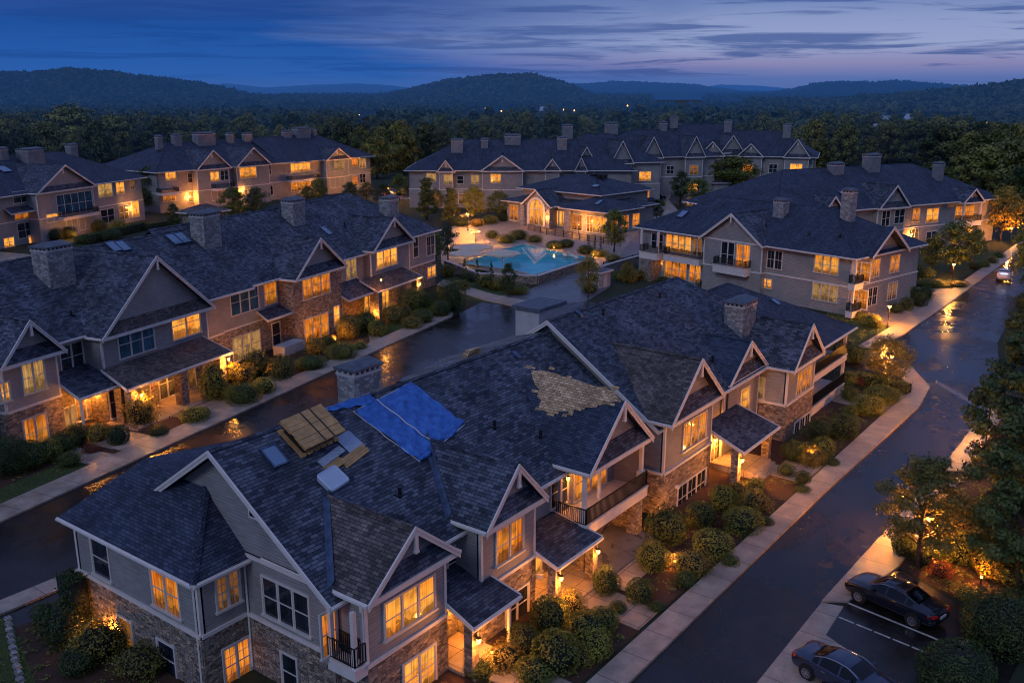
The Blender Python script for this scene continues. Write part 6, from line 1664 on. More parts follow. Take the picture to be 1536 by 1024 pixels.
hill([(240, 136), (290, 126), (340, 126), (400, 131), (450, 128), (520, 126), (580, 128), (640, 134), (700, 140)], 5200, 1500, 3, 0)
hill([(800, 136), (860, 128), (920, 124), (980, 126), (1040, 129), (1080, 133), (1130, 140), (1190, 150)], 3900, 1200, 4, 3000, (9, 13))
hill([(1000, 140), (1080, 127), (1140, 130), (1200, 134), (1260, 126), (1330, 126), (1420, 128), (1480, 130), (1560, 134), (1700, 132)], 6500, 1500, 5, 0)
hill([(1060, 156), (1120, 148), (1170, 138), (1220, 128), (1280, 125), (1340, 124), (1400, 127), (1450, 131), (1500, 136), (1600, 140), (1720, 140)], 3000, 1100, 6, 3600, (8, 12))
hill([(1120, 182), (1180, 172), (1240, 160), (1300, 152), (1360, 148), (1420, 142), (1480, 136), (1540, 128), (1620, 124), (1740, 124)], 1250, 560, 7, 3600, (6, 9.5))
# ================================================================== things on the roof under repair
def slope_pt(px, py, lift=0.0):
    x, y, z = onA(px, py); n = Vector((0, -SL, 1)).normalized() * lift
    return Vector((x, y, z)) + n
# tarp: a draped sheet with folds, a batten and a rolled lower hem
M['tarp'], nt_, b_ = new_mat('tarp_blue')
_n = noise(nt_, wpos(nt_), 2.5, 4); nt_.links.new(ramp(nt_, _n, [(.3, (0.022, 0.105, 0.37)), (.7, (0.065, 0.235, 0.66))]), b_.inputs['Base Color'])
b_.inputs['Roughness'].default_value = .38
bump(nt_, b_, noise(nt_, wpos(nt_), 3.2, 5, .6, dist=1.6), .9, .09)
m = MB()
nu, nv = 64, 60
c00, c10, c11, c01 = slope_pt(530, 618), slope_pt(628, 693), slope_pt(697, 637), slope_pt(616, 574)
nrm = Vector((0, -SL, 1)).normalized()
tr = random.Random(3)
grid = []
for j in range(nv + 1):
    v = j / nv
    for i in range(nu + 1):
        u = i / nu       # u down the slope, v along the eave
        p = c00.lerp(c10, u).lerp(c01.lerp(c11, u), v)
        h = .06 + .09 * (1 - abs(math.sin(u * 5.5 + 2.2 * math.sin(v * 4) + 1.1 * math.sin(v * 11)))) ** 2.2 + .07 * (1 - abs(math.sin(v * 8 + 1.6 * math.sin(u * 5)))) ** 2.5 + .025 * math.sin((u * 1.3 + v) * 23)
        if u > .86: h += .10 * math.sin((u - .86) / .14 * math.pi) * (1 + .5 * math.sin(v * 19))
        if v > .9: h += .06 * math.sin((v - .9) / .1 * math.pi)
        e = .10 * math.sin(v * 14) * (u > .97) + .06 * math.sin(u * 12) * (v > .97) - .05 * math.sin(u * 10) * (v < .03)
        p = p + nrm * max(h, .03) + Vector((e, 0, 0)) + Vector((0, -.12 * math.sin(v * 11) * (u > .97), 0)) * 1.0
        grid.append(p)
for j in range(nv):
    for i in range(nu):
        a = j * (nu + 1) + i; m.poly([grid[a], grid[a + 1], grid[a + nu + 2], grid[a + nu + 1]])
ctr = (c00 + c11) / 2
root = empty('tarp', tuple(ctr)); tag(root, 'blue tarpaulin spread over the roof below the stone chimney', 'tarp')
bm_off = tuple(ctr)
m.build('sheet', M['tarp'], root, bm_off, True)
k = MB(); mid0, mid1 = grid[22 * (nu + 1)] + nrm * .05, grid[22 * (nu + 1) + nu] + nrm * .05
prev = mid0
for i in range(1, 9):
    q = grid[22 * (nu + 1) + int(nu * i / 8)] + nrm * .05; k.bar(prev, q, .05, .035); prev = q
k.build('batten', M['trim'], root, bm_off)
k = MB()
for e0, e1 in ((c00, c10), (c00, c01), (c10, c11)):
    pr = e0 + nrm * .05
    for i in range(1, 9):
        q = e0.lerp(e1, i / 8) + nrm * .05 + Vector((tr.uniform(-.05, .05), tr.uniform(-.05, .05), 0)); k.tube([pr, q], [.022, .022], 5); pr = q
k.build('rope', M['trim'], root, bm_off)
# blue scrap behind the chimney
m = MB(); pts = [Vector((30.6, 34.75, 11.27)), Vector((32.3, 34.45, 11.25)), Vector((33.6, 34.0, 10.95)), Vector((32.6, 33.85, 10.8)), Vector((31.2, 34.5, 11.2))]
N_ = 14
g = []
for j in range(5):
    for i in range(N_ + 1):
        t = i / N_; x = 30.3 + 3.4 * t; y = 34.55 - .5 * t + .16 * j; zz = 11.2 - SL * max(0, 34.7 - y) - .6 * max(0, y - 34.7) + .10 + .05 * math.sin(i * 1.7 + j * 2) ; g.append((x, y, zz))
m = MB()
for j in range(4):
    for i in range(N_): a = j * (N_ + 1) + i; m.poly([g[a], g[a + 1], g[a + N_ + 2], g[a + N_ + 1]])
o = m.build('tarp_scrap', M['tarp'], None, (32, 34.5, 11.2), True); o.location = (32, 34.5, 11.2); tag(o, 'crumpled strip of blue tarpaulin along the ridge left of the chimney', 'tarp')
# material pallet with boards
def wood(name, c1, c2, sc=(3, 40)):
    mt, nt, b = new_mat(name); uv = uvsock(nt)
    g1 = noise(nt, vscale(nt, uv, (sc[0], sc[1], 1)), 1.0, 4, .6); g2 = noise(nt, uv, 1.5, 2)
    c = ramp(nt, g1, [(.3, c1), (.7, c2)]); c = mixc(nt, 1.0, c, ramp(nt, g2, [(.3, (.75,) * 3), (.7, (1.2,) * 3)]), 'MULTIPLY')
    nt.links.new(c, b.inputs['Base Color']); b.inputs['Roughness'].default_value = .7; bump(nt, b, g1, .3, .01); return mt
M['ply'] = wood('plywood', (0.42, 0.21, 0.07), (0.72, 0.40, 0.15))
M['wrap'] = plain('black_wrap', (0.012, 0.013, 0.016), .35, var=.3)
base = Vector(onA(465, 668)) ; 
def frame_at(p, yaw=0.0, level=False):
    """Local axes on the roof slope: right along the eave, up the slope, normal."""
    a = R(yaw); r = Vector((1, 0, 0)); u = Vector((0, 1, SL)).normalized(); n = Vector((0, -SL, 1)).normalized()
    if level: u = Vector((0, 1, 0)); n = Vector((0, 0, 1))
    return p, r * math.cos(a) + u * math.sin(a), u * math.cos(a) - r * math.sin(a), n
def obox(mb, F_, x0, x1, y0, y1, z0, z1):
    p, r, u, n = F_
    q = lambda x, y, z: p + r * x + u * y + n * z
    mb.hexa([q(x0, y0, z0), q(x1, y0, z0), q(x1, y1, z0), q(x0, y1, z0)], [q(x0, y0, z1), q(x1, y0, z1), q(x1, y1, z1), q(x0, y1, z1)])
def rooted(name, label, cat, p):
    r = empty(name, tuple(p)); return tag(r, label, cat)
p = Vector(onA(462, 655))
Fr = frame_at(p, 4)
root = rooted('board_pallet', 'black wrapped pallet of shingles with tan boards tied on top', 'pallet', p)
mb = MB()
for yy in (-.85, 0, .75): obox(mb, Fr, -1.25, 1.25, yy, yy + .12, .0, .1)
for k in range(6): obox(mb, Fr, -1.3 + k * .45, -1.3 + k * .45 + .32, -.95, .95, .103, .13)
mb.build('pallet_base', M['ply'], root, tuple(p))
mb = MB(); obox(mb, Fr, -1.05, 1.05, -.75, .75, .135, .72); mb.build('wrapped_load', M['wrap'], root, tuple(p))
mb = MB(); rd = random.Random(4)
for lay in range(3):
    for k in range(7):
        y0 = -.98 + k * .28 + rd.uniform(-.015, .015); e = rd.uniform(-.06, .06); obox(mb, Fr, -1.35 + e, 1.35 + e * .5, y0, y0 + .265, .725 + lay * .042, .763 + lay * .042)
mb.build('boards', M['ply'], root, tuple(p))
mb = MB(); obox(mb, Fr, -.12, -.05, -1.0, 1.0, .853, .87); obox(mb, Fr, .5, .57, -1.0, 1.0, .853, .87); mb.build('strap', M['black'], root, tuple(p))
def plank(name, label, cat, px, py, yaw, L, W, T, mat, n=1, lift=.0):
    p = Vector(onA(px, py)); F_ = frame_at(p, yaw); r = rooted(name, label, cat, p) if n > 1 else None
    rd = random.Random(px)
    if n == 1:
        mb = MB(); obox(mb, F_, -L / 2, L / 2, -W / 2, W / 2, .02 + lift, .02 + lift + T); o = mb.build(name, M[mat], None, tuple(p)); o.location = p; return tag(o, label, cat)
    for k in range(n):
        mb = MB(); e = rd.uniform(-.1, .1); obox(mb, F_, -L / 2 + e, L / 2 + e, -W / 2 + k * W / n + .006, -W / 2 + (k + 1) * W / n - .006, .02 + lift, .02 + lift + T); mb.build('board', M[mat], r, tuple(p))
M['panel'] = plain('pale_panel', (0.36, 0.42, 0.50), .35, var=.12, vs=3)
plank('plank_bundle', 'flat bundle of tan lumber lying on the slope right of the pale plank', 'lumber', 532, 684, 12, 1.9, .55, .07, 'ply', 4)
plank('plank_bundle', 'short tan lumber bundle tucked under the pale printed board', 'lumber', 500, 698, 12, 1.2, .5, .06, 'ply', 3)
M['printed'], nt_, b_ = new_mat('printed_board')
_u = uvsock(nt_); _n = noise(nt_, vscale(nt_, _u, (3, 22, 1)), 1.0, 3, .6)
nt_.links.new(ramp(nt_, _n, [(.42, (0.44, 0.47, 0.52)), (.56, (0.26, 0.29, 0.34))]), b_.inputs['Base Color']); b_.inputs['Roughness'].default_value = .6
plank('board', 'pale grey printed board lying among the lumber', 'board', 496, 686, 12, 1.75, .42, .05, 'printed', lift=.07)
# sheet-metal panel and the big moulded cover, both with rounded corners
def rounded(name, label, cat, px, py, yaw, W, L, H, mat, inset=.0, legs=False):
    p = Vector(onA(px, py)); F_ = frame_at(p, yaw); pp, r, u, n = F_
    def ring(w, l, rad, z):
        out = []
        for cx, cy, a0 in ((w - rad, l - rad, 0), (-w + rad, l - rad, 90), (-w + rad, -l + rad, 180), (w - rad, -l + rad, 270)):
            for k in range(5): a = R(a0 + 22.5 * k); out.append(pp + r * (cx + rad * math.cos(a)) + u * (cy + rad * math.sin(a)) + n * z)
        return out
    mb = MB(); w, l = W / 2, L / 2
    rings = [ring(w * .9, l * .9, .18, .02), ring(w * .93, l * .93, .18, H * .55), ring(w, l, .2, H * .6), ring(w, l, .2, H * .85), ring(w - .06, l - .06, .16, H), ring(w - .14, l - .14, .12, H * .93)]
    if not inset: rings = [ring(w, l, .14, .03), ring(w, l, .14, .03 + H), ring(w - .02, l - .02, .13, .04 + H)]
    for a, b in zip(rings[:-1], rings[1:]):
        for k in range(len(a)): k2 = (k + 1) % len(a); mb.poly([a[k], a[k2], b[k2], b[k]])
    mb.poly(rings[-1])
    o = mb.build(name, M[mat], None, tuple(p)); o.location = p; return tag(o, label, cat)
M['cover'] = plain('cover_plastic', (0.50, 0.56, 0.64), .3, var=.06, coat=.3)
rounded('roof_hatch_cover', 'raised pale hatch cover with rounded corners on the roof slope', 'hatch cover', 497, 722, 8, 1.35, 1.15, .36, 'cover', 1)
rounded('sheet_metal', 'thin grey metal panel with rounded corners beside the boards', 'panel', 525, 664, 8, 1.1, 1.25, .03, 'panel')
# scraps beyond the ridge
p = Vector((43.2, 35.7, 10.75)); mb = MB(); mb.hexa([(42.5, 35.2, 10.95), (44.2, 35.4, 10.85), (44.0, 36.2, 10.5), (42.7, 36.1, 10.5)], [(42.6, 35.0, 11.55), (44.1, 35.3, 11.45), (44.0, 35.6, 11.4), (42.8, 35.5, 11.5)])
o = mb.build('loose_board', M['roof_tan'], None, tuple(p)); o.location = p; tag(o, 'pale loose board leaning on the ridge above the wet road', 'board')
mb = MB(); mb.bar((40.2, 35.2, 11.02), (41.6, 35.5, 10.9), .05, .35); o = mb.build('metal_strip', M['panel'], None, (41, 35.3, 11)); o.location = (41, 35.3, 11); tag(o, 'bright strip of flashing lying along the ridge beyond the tarp', 'flashing')

# ================================================================== cars
def paint(name, col, rough=.25):
    mt, nt, b = new_mat(name); b.inputs['Base Color'].default_value = rgba(col); b.inputs['Metallic'].default_value = .45; b.inputs['Roughness'].default_value = rough
    b.inputs['Coat Weight'].default_value = 1.0; b.inputs['Coat Roughness'].default_value = .04
    return mt
M['paint_black'] = paint('paint_black', (0.010, 0.014, 0.024)); M['paint_white'] = paint('paint_white', (.6, .6, .62)); M['paint_blue'] = paint('paint_blue', (.03, .045, .085)); M['paint_red'] = paint('paint_red', (.25, .02, .02)); M['paint_silver'] = paint('paint_silver', (.3, .31, .33))
M['car_glass'], _nt, _b = new_mat('car_glass'); _b.inputs['Base Color'].default_value = (.002, .002, .003, 1); _b.inputs['Roughness'].default_value = .02; _b.inputs['Specular IOR Level'].default_value = .45
M['tyre'] = plain('tyre', (.012, .012, .012), .85); M['rim'] = plain('rim_alloy', (.5, .5, .52), .3, .85, .08)
M['chrome'] = plain('chrome', (.6, .6, .62), .18, 1.0, .05)
M['headlight'] = plain('headlight_glass', (.55, .57, .6), .1, var=.1); M['taillight'], _nt, _b = new_mat('taillight'); _b.inputs['Base Color'].default_value = (.35, .012, .01, 1); _b.inputs['Roughness'].default_value = .12; _b.inputs['Emission Color'].default_value = (1, .03, .02, 1); _b.inputs['Emission Strength'].default_value = .03
M['plate'] = plain('number_plate', (.55, .55, .53), .5)
SEDAN = dict(x=[-2.42, -2.36, -2.15, -1.75, -1.35, -.75, -.2, .35, .75, 1.2, 1.75, 2.15, 2.36, 2.44], zt=[.70, .92, 1.02, 1.07, 1.17, 1.40, 1.47, 1.45, 1.30, 1.04, .95, .86, .74, .56],
             zs=[.66, .86, .94, .98, .99, .99, .98, .97, .96, .95, .90, .80, .68, .52], w=[.66, .80, .88, .91, .92, .93, .93, .93, .925, .92, .91, .87, .78, .62], zb=[.40, .30, .26, .24, .22, .20, .20, .20, .20, .20, .22, .24, .28, .36],
             wt=[.50, .62, .68, .68, .64, .60, .60, .61, .64, .72, .74, .70, .60, .46], gx=(-1.5, 1.12), roof=(-.72, .42), hatch=-1.62)
SUV = dict(x=[-2.3, -2.27, -2.2, -2.0, -1.7, -1.0, -.3, .3, .7, 1.2, 1.75, 2.1, 2.26, 2.3], zt=[.8, 1.05, 1.25, 1.55, 1.70, 1.74, 1.74, 1.70, 1.52, 1.18, 1.10, 1.0, .88, .7],
           zs=[.75, .98, 1.05, 1.1, 1.12, 1.12, 1.11, 1.1, 1.1, 1.08, 1.02, .95, .82, .65], w=[.78, .88, .92, .94, .95, .95, .95, .95, .945, .94, .93, .90, .84, .72], zb=[.45, .38, .34, .32, .3, .28, .28, .28, .28, .28, .3, .32, .36, .42],
           wt=[.6, .68, .7, .7, .7, .69, .68, .68, .7, .78, .8, .76, .68, .55], gx=(-2.05, 1.08), roof=(-1.75, .35), hatch=-2.18)
def make_car(label, S, mat, detail=True, cat='car', name='parked_car'):
    root = empty(name, (0, 0, 0)); tag(root, label, cat)
    nx = 64; xs = np.linspace(S['x'][0], S['x'][-1], nx)
    def ip(k):
        a = np.interp(xs, S['x'], S[k]); b = a.copy(); b[1:-1] = (a[:-2] + 2 * a[1:-1] + a[2:]) / 4; return b
    zt, zs, w, zb, wt = (ip(k) for k in ('zt', 'zs', 'w', 'zb', 'wt'))
    secs = []
    for i in range(nx):
        t = zt[i]; s_ = min(zs[i], t - .03)
        h = [(0, zb[i]), (w[i] * .80, zb[i]), (w[i] * .96, zb[i] + .10), (w[i] * 1.0, zb[i] + .26), (w[i] * .985, (zb[i] + s_) / 2 + .06), (w[i] * .995, s_ - .12), (w[i] * .975, s_ - .03), (w[i] * .945, s_)]
        a = (w[i] * .945, s_); b = (wt[i], t - .05 - .02 * (t - s_))
        for k in (1 / 3, 2 / 3, 1): h.append((a[0] + (b[0] - a[0]) * k + .03 * math.sin(k * math.pi) * (t - s_ > .2), a[1] + (b[1] - a[1]) * k))
        h += [(wt[i] * .9, t - .018), (wt[i] * .5, t - .004), (0, t)]
        secs.append(h)
    body, glass = MB(), MB()
    nh = len(secs[0]); g0, g1 = S['gx']; r0, r1 = S['roof']
    pil = ((-.93, -.86), (.02, .09)) if S is SEDAN else ((-1.2, -1.12), (-.1, -.03))
    for sd in (1, -1):
        for i in range(nx - 1):
            xm = (xs[i] + xs[i + 1]) / 2
            for k in range(nh - 1):
                q = [(xs[i], sd * secs[i][k][0], secs[i][k][1]), (xs[i + 1], sd * secs[i + 1][k][0], secs[i + 1][k][1]), (xs[i + 1], sd * secs[i + 1][k + 1][0], secs[i + 1][k + 1][1]), (xs[i], sd * secs[i][k + 1][0], secs[i][k + 1][1])]
                if sd > 0: q.reverse()
                isg = False
                dz = secs[i][8 + 2][1] - secs[i][7][1]
                if k in (7, 8, 9) and g0 + .22 < xm < g1 - .25 and dz > .12 and not any(a < xm < b for a, b in pil): isg = k < 9 or True
                if k >= 11 and (r1 + .02 < xm < g1 - .06 or g0 + .04 < xm < r0 - .02): isg = True
                (glass if isg else body).poly(q)
    # end caps
    for i, rev in ((0, False), (nx - 1, True)):
        ring = [(xs[i], y, z) for y, z in secs[i]] + [(xs[i], -y, z) for y, z in reversed(secs[i][1:-1])]
        body.poly(ring if not rev else ring[::-1])
    def weld(mb, nm, mt):
        me = mb.mesh(nm, mt, smooth=True)
        import bmesh
        bm = bmesh.new(); bm.from_mesh(me); bmesh.ops.remove_doubles(bm, verts=bm.verts, dist=.0015); bmesh.ops.recalc_face_normals(bm, faces=bm.faces); bm.to_mesh(me); bm.free()
        return link(nm, me, root)
    bo = weld(body, 'body', M[mat]); weld(glass, 'window_glass', M['car_glass'])
    R_ = .34 if S is SEDAN else .38
    for wx in (-1.42, 1.45):
        for sd in (1, -1):
            y = sd * .83
            a = MB(); pr = [(R_ * .66, -.115), (R_ * .95, -.115), (R_, -.07), (R_, .07), (R_ * .95, .115), (R_ * .66, .115)]
            n = 28
            def wheel_pt(r, yy, t): return (wx + r * math.cos(t), y + yy, R_ + r * math.sin(t))
            for k in range(n):
                t0, t1 = 2 * math.pi * k / n, 2 * math.pi * (k + 1) / n
                for (ra, ya), (rb, yb) in zip(pr[:-1], pr[1:]): a.poly([wheel_pt(ra, ya, t0), wheel_pt(ra, ya, t1), wheel_pt(rb, yb, t1), wheel_pt(rb, yb, t0)])
            # wheel arch, dark recess
            arch = MB()
            for k in range(n): 
                t0, t1 = 2 * math.pi * k / n, 2 * math.pi * (k + 1) / n
                arch.poly([(wx, sd * .885, R_ + .02), (wx + (R_ + .07) * math.cos(t0), sd * .935, R_ + .02 + (R_ + .07) * math.sin(t0)), (wx + (R_ + .07) * math.cos(t1), sd * .935, R_ + .02 + (R_ + .07) * math.sin(t1))])
            wo = empty('wheel', (0, 0, 0)); wo.parent = root
            a = MB() if False else a
            oo = a.mesh('tyre', M['tyre'], smooth=True); link('tyre', oo, wo, (0, sd * .02, 0))
            rm = MB(); yo = sd * .135
            for k in range(n):
                t0, t1 = 2 * math.pi * k / n, 2 * math.pi * (k + 1) / n
                rm.poly([wheel_pt(R_ * .67, yo, t0), wheel_pt(R_ * .67, yo, t1), wheel_pt(R_ * .58, yo * .9, t1), wheel_pt(R_ * .58, yo * .9, t0)])
            for k in range(10):
                t0 = 2 * math.pi * k / 10; dl = .12
                rm.poly([wheel_pt(R_ * .1, yo, t0 - .5), wheel_pt(R_ * .6, yo * .97, t0 - dl), wheel_pt(R_ * .6, yo * .97, t0 + dl), wheel_pt(R_ * .1, yo, t0 + .5)])
            rm.poly([wheel_pt(R_ * .16, yo * 1.03, 2 * math.pi * k / 10) for k in range(10)])
            link('rim', rm.mesh('rim', M['rim']), wo, (0, sd * .02, 0))
            hb = MB(); hb.poly([wheel_pt(R_ * .64, yo * .6, 2 * math.pi * k / n) for k in range(n)]); link('hub', hb.mesh('hub', M['black']), wo, (0, sd * .02, 0))
            if detail: arch.build('wheel_arch', M['tyre'], root)
    L0, L1 = S['x'][0], S['x'][-1]
    zl = .74 if S is SEDAN else .9
    for sd in (1, -1):
        h = MB(); h.hexa([(L1 - .42, sd * .86, zl - .06), (L1 - .14, sd * .66, zl - .1), (L1 - .10, sd * .55, zl - .09), (L1 - .38, sd * .62, zl + .02)][::sd], [(L1 - .46, sd * .845, zl + .065), (L1 - .2, sd * .66, zl + .02), (L1 - .16, sd * .52, zl + .02), (L1 - .44, sd * .6, zl + .10)][::sd]); h.build('headlight', M['headlight'], root)
        t = MB(); zt_ = .84 if S is SEDAN else 1.0
        t.hexa([(L0 + .30, sd * .89, zt_ - .05), (L0 + .06, sd * .79, zt_ - .06), (L0 + .0, sd * .45, zt_ - .07), (L0 + .2, sd * .45, zt_ - .06)][::-sd], [(L0 + .36, sd * .88, zt_ + .06), (L0 + .1, sd * .79, zt_ + .05), (L0 + .03, sd * .45, zt_ + .03), (L0 + .2, sd * .45, zt_ + .05)][::-sd]); t.build('taillight', M['taillight'], root)
        mr = MB(); zz = 1.0 if S is SEDAN else 1.15
        mr.hexa([(.62, sd * .92, zz), (.78, sd * .92, zz), (.74, sd * 1.10, zz + .02), (.64, sd * 1.10, zz + .02)][::sd], [(.64, sd * .92, zz + .12), (.76, sd * .92, zz + .10), (.73, sd * 1.09, zz + .13), (.65, sd * 1.09, zz + .15)][::sd]); mr.build('mirror', M[mat], root)
        if detail:
            for hx in (-.62, .36):
                d = MB(); d.box(hx - .1, hx + .1, sd * .922 - .02, sd * .922 + .02, .80, .83); d.build('door_handle', M['chrome'], root)
            c = MB(); pr = None      # bright strip over the side windows
            for i in range(0, nx):
                if g0 + .18 < xs[i] < g1 - .2:
                    q = Vector((xs[i], sd * (secs[i][10][0] + .006), secs[i][10][1] + .006))
                    if pr is not None: c.bar(pr, q, .035, .03)
                    pr = q
            c.build('window_trim', M['chrome'], root)
    pl = MB(); pl.box(L0 - .03, L0 + .05, -.26, .26, .62 if S is SEDAN else .8, .74 if S is SEDAN else .92); pl.build('number_plate', M['plate'], root)
    if detail:
        gr = MB(); gr.box(L1 - .12, L1 + .012, -.42, .42, .42, .60); gr.build('grille', M['black'], root)
        gr = MB(); gr.box(L1 - .12, L1 + .02, -.44, .44, .60, .625); gr.build('grille_trim', M['chrome'], root)
    return root
def car_at(o, x, y, ang): o.location = (x, y, 0.01); o.rotation_euler = (0, 0, R(ang)); return o
car_bits = {}
# parked cars: front wheel and rear wheel points taken from the photo fix place and heading
def place_car(o, front, rear, side, zoff=0.0):
    f, r = Vector(G(*front)), Vector(G(*rear)); d = (f - r).normalized(); n = Vector((-d.y, d.x)) * side * .85
    c = (f + r) / 2 + n
    o.location = (c.x, c.y, 0.012); o.rotation_euler = (0, 0, math.atan2(d.y, d.x)); return o
car1 = make_car('black sedan parked nose to the road under the young lamp-lit tree', SEDAN, 'paint_black'); car1['group'] = 'sedans in the near parking bays'
car2 = make_car('dark blue-black sedan nearest the bottom edge, tail to the road', SEDAN, 'paint_blue'); car2['group'] = 'sedans in the near parking bays'
f_, r_ = Vector(G(1283, 899)), Vector(G(1377, 942)); d_ = (f_ - r_).normalized()
c_ = (f_ + r_) / 2 + Vector((-d_.y, d_.x)) * -.85
car1.location = (c_.x, c_.y, .012); car1.rotation_euler = (0, 0, math.atan2(d_.y, d_.x)); car1.scale = (1.08,) * 3; car2.scale = (1.05,) * 3
a1 = math.atan2(d_.y, d_.x)
r2_ = Vector(G(1213, 1018)); d2_ = Vector((math.cos(a1 + math.pi), math.sin(a1 + math.pi)))
c2_ = r2_ + d2_ * 1.42 + Vector((-d2_.y, d2_.x)) * .85
car2.location = (c2_.x, c2_.y, .012); car2.rotation_euler = (0, 0, a1 + math.pi)
suv = make_car('white utility car parked on the right road beyond the lamp', SUV, 'paint_white', False)
x_, y_ = G(1494, 418); car_at(suv, x_, y_ - 1, 8)
far_cars = [((985, 300), -40, 'paint_black', SUV, 'black car nearest the clubhouse in the small car park'), ((975, 305), -40, 'paint_blue', SEDAN, 'dark car beside the shrub in the small car park'), ((965, 303), -40, 'paint_black', SEDAN, 'dark car at the left end of the small car park'), ((970, 318), -45, 'paint_silver', SEDAN, 'silver car below the dark cars by the clubhouse'), ((1098, 287), 10, 'paint_silver', SEDAN, 'pale car half hidden beside the square hut'),
            ((578, 294), 40, 'paint_red', SEDAN, 'red car at the far car park behind the left buildings'), ((590, 292), 40, 'paint_white', SEDAN, 'white car in the middle of the far car park'), ((602, 291), 40, 'paint_silver', SUV, 'silver car at the right of the far car park')]
for (p, a, mt, S_, lab) in far_cars:
    o = make_car(lab, S_, mt, False); x_, y_ = G(*p); car_at(o, x_, y_, a); o['group'] = 'cars in the far car parks'

# ================================================================== pool, walls, parasols, furniture
M['water'], nt_, b_ = new_mat('pool_water')
b_.inputs['Base Color'].default_value = (0.02, 0.22, 0.30, 1); b_.inputs['Roughness'].default_value = .04; b_.inputs['IOR'].default_value = 1.33
_n = noise(nt_, wpos(nt_), .35, 3); nt_.links.new(ramp(nt_, _n, [(.3, (0.005, .062, .14)), (.7, (.014, .135, .235))]), b_.inputs['Emission Color']); b_.inputs['Emission Strength'].default_value = .5  # water glows by itself; the pool's light is put into its colour
bump(nt_, b_, noise(nt_, wpos(nt_), 1.6, 3), .05, .02)
POOL = [(111.8, 93.3), (112.6, 80.6), (118.5, 79.2), (122.0, 82.0), (129.5, 79.0), (133.0, 82.5), (130.5, 88), (136.3, 98.0), (127, 97.8), (119, 98.5)]
POOL = [G(694, 396), G(772, 406), G(800, 413), G(826, 406), G(858, 400), G(891, 388), G(835, 377.5), G(787, 366.5), G(748, 376)]
sheet('pool_water', POOL, .06, M['water'])
cb_ = MB(); cc_ = Vector((sum(p[0] for p in POOL) / len(POOL), sum(p[1] for p in POOL) / len(POOL)))
for a, b in zip(POOL, POOL[1:] + POOL[:1]):
    oa = Vector(a) + (Vector(a) - cc_).normalized() * .7; ob = Vector(b) + (Vector(b) - cc_).normalized() * .7
    r4 = [a, b, tuple(ob), tuple(oa)]
    cb_.prism(r4, -.02, .14)
o = struct('pool_coping', cb_, M['terrace'])
for px, py in ((700, 396), (735, 402), (778, 408), (850, 394)):
    x_, y_ = G(px, py); lamp((x_, y_, .7), 60, .2, (.35, .85, 1.0)) if False else None
def wall_run(name, label, pts, h, t, mat='stone', capm='render'):
    root = empty(name, (*pts[0], 0)); tag(root, label, 'wall')
    w_ = MB(); cp = MB()
    for a, b in zip(pts[:-1], pts[1:]):
        a, b = Vector(a), Vector(b); d = (b - a).normalized(); n = Vector((-d.y, d.x)) * t / 2; n2 = Vector((-d.y, d.x)) * (t / 2 + .06)
        w_.prism([tuple(a - n), tuple(b - n), tuple(b + n), tuple(a + n)], 0, h); cp.prism([tuple(a - n2), tuple(b - n2), tuple(b + n2), tuple(a + n2)], h + .003, h + .12)
    w_.build('stone_wall', M[mat], root, (*pts[0], 0)); cp.build('coping', M[capm], root, (*pts[0], 0)); return root
wall_run('pool_wall', 'low stone retaining wall along the front of the swimming pool', [G(668, 402), G(720, 422), G(806, 426), G(850, 411), G(886, 400)], 1.15, .5)
wall_run('garden_wall', 'low curved stone wall rising to the hipped building corner', [G(905, 412), G(930, 404), G(962, 395)], 1.3, .4, 'stone_grey')
def parasol(label, px, py, w, h, rz):
    x, y = G(px, py); r = empty('parasol', (x, y, 0), rz); tag(r, label, 'parasol', 'parasols by the pool')
    m = MB(); m.tube([(0, 0, 0), (0, 0, h)], [.05, .05], 8); m.lathe((0, 0, 0), [(.4, 0), (.4, .08), (.06, .1)], 12); m.build('pole', M['trim'], r)
    c = MB(); n = 8; ring = [(w * math.cos(2 * math.pi * k / n), w * math.sin(2 * math.pi * k / n), h - .45) for k in range(n)]
    for k in range(n):
        a, b = ring[k], ring[(k + 1) % n]; mid = [(a[i] + b[i]) / 2 for i in range(3)]; mid[2] += .06
        c.poly([a, mid, (0, 0, h + .15)]); c.poly([mid, b, (0, 0, h + .15)]); c.poly([a, (a[0], a[1], a[2] - .22), (mid[0], mid[1], mid[2] - .2), mid]); c.poly([mid, (mid[0], mid[1], mid[2] - .2), (b[0], b[1], b[2] - .22), b])
    c.build('canopy', M['canvas'], r)
M['canvas'] = plain('canvas_tan', (.72, .56, .40), .8, var=.1)
parasol('large beige parasol behind the other two at the pool left end', 710, 393, 3.4, 3.0, .2); parasol('beige parasol nearest the pool water on the right', 754, 404, 2.9, 3.0, .5); parasol('beige parasol at the far left of the pool deck', 700, 401, 2.8, 2.7, .8)
M['wicker'] = plain('wicker', (.16, .11, .08), .7, var=.3, vs=9)
def lounger(label, px, py, rz):
    x, y = G(px, py); r = empty('sun_lounger', (x, y, .03), rz); tag(r, label, 'sun lounger', 'sun loungers on the pool deck')
    m = MB(); m.box(-.9, .4, -.33, .33, .28, .36); 
    for lx in (-.8, .7):
        for ly in (-.28, .28): m.box(lx - .04, lx + .04, ly - .04, ly + .04, 0, .28)
    m.build('frame', M['wicker'], r); b = MB(); b.hexa([(.4, -.33, .3), (1.0, -.33, .72), (1.0, .33, .72), (.4, .33, .3)], [(.36, -.33, .38), (.96, -.33, .8), (.96, .33, .8), (.36, .33, .38)]); b.build('backrest', M['canvas'], r)
for i, (px, py) in enumerate(((700, 374), (716, 371), (732, 368), (850, 388), (868, 392))): lounger(f'{ORD[i]} sun lounger from left on the pool deck', px, py, .5 + .2 * i)
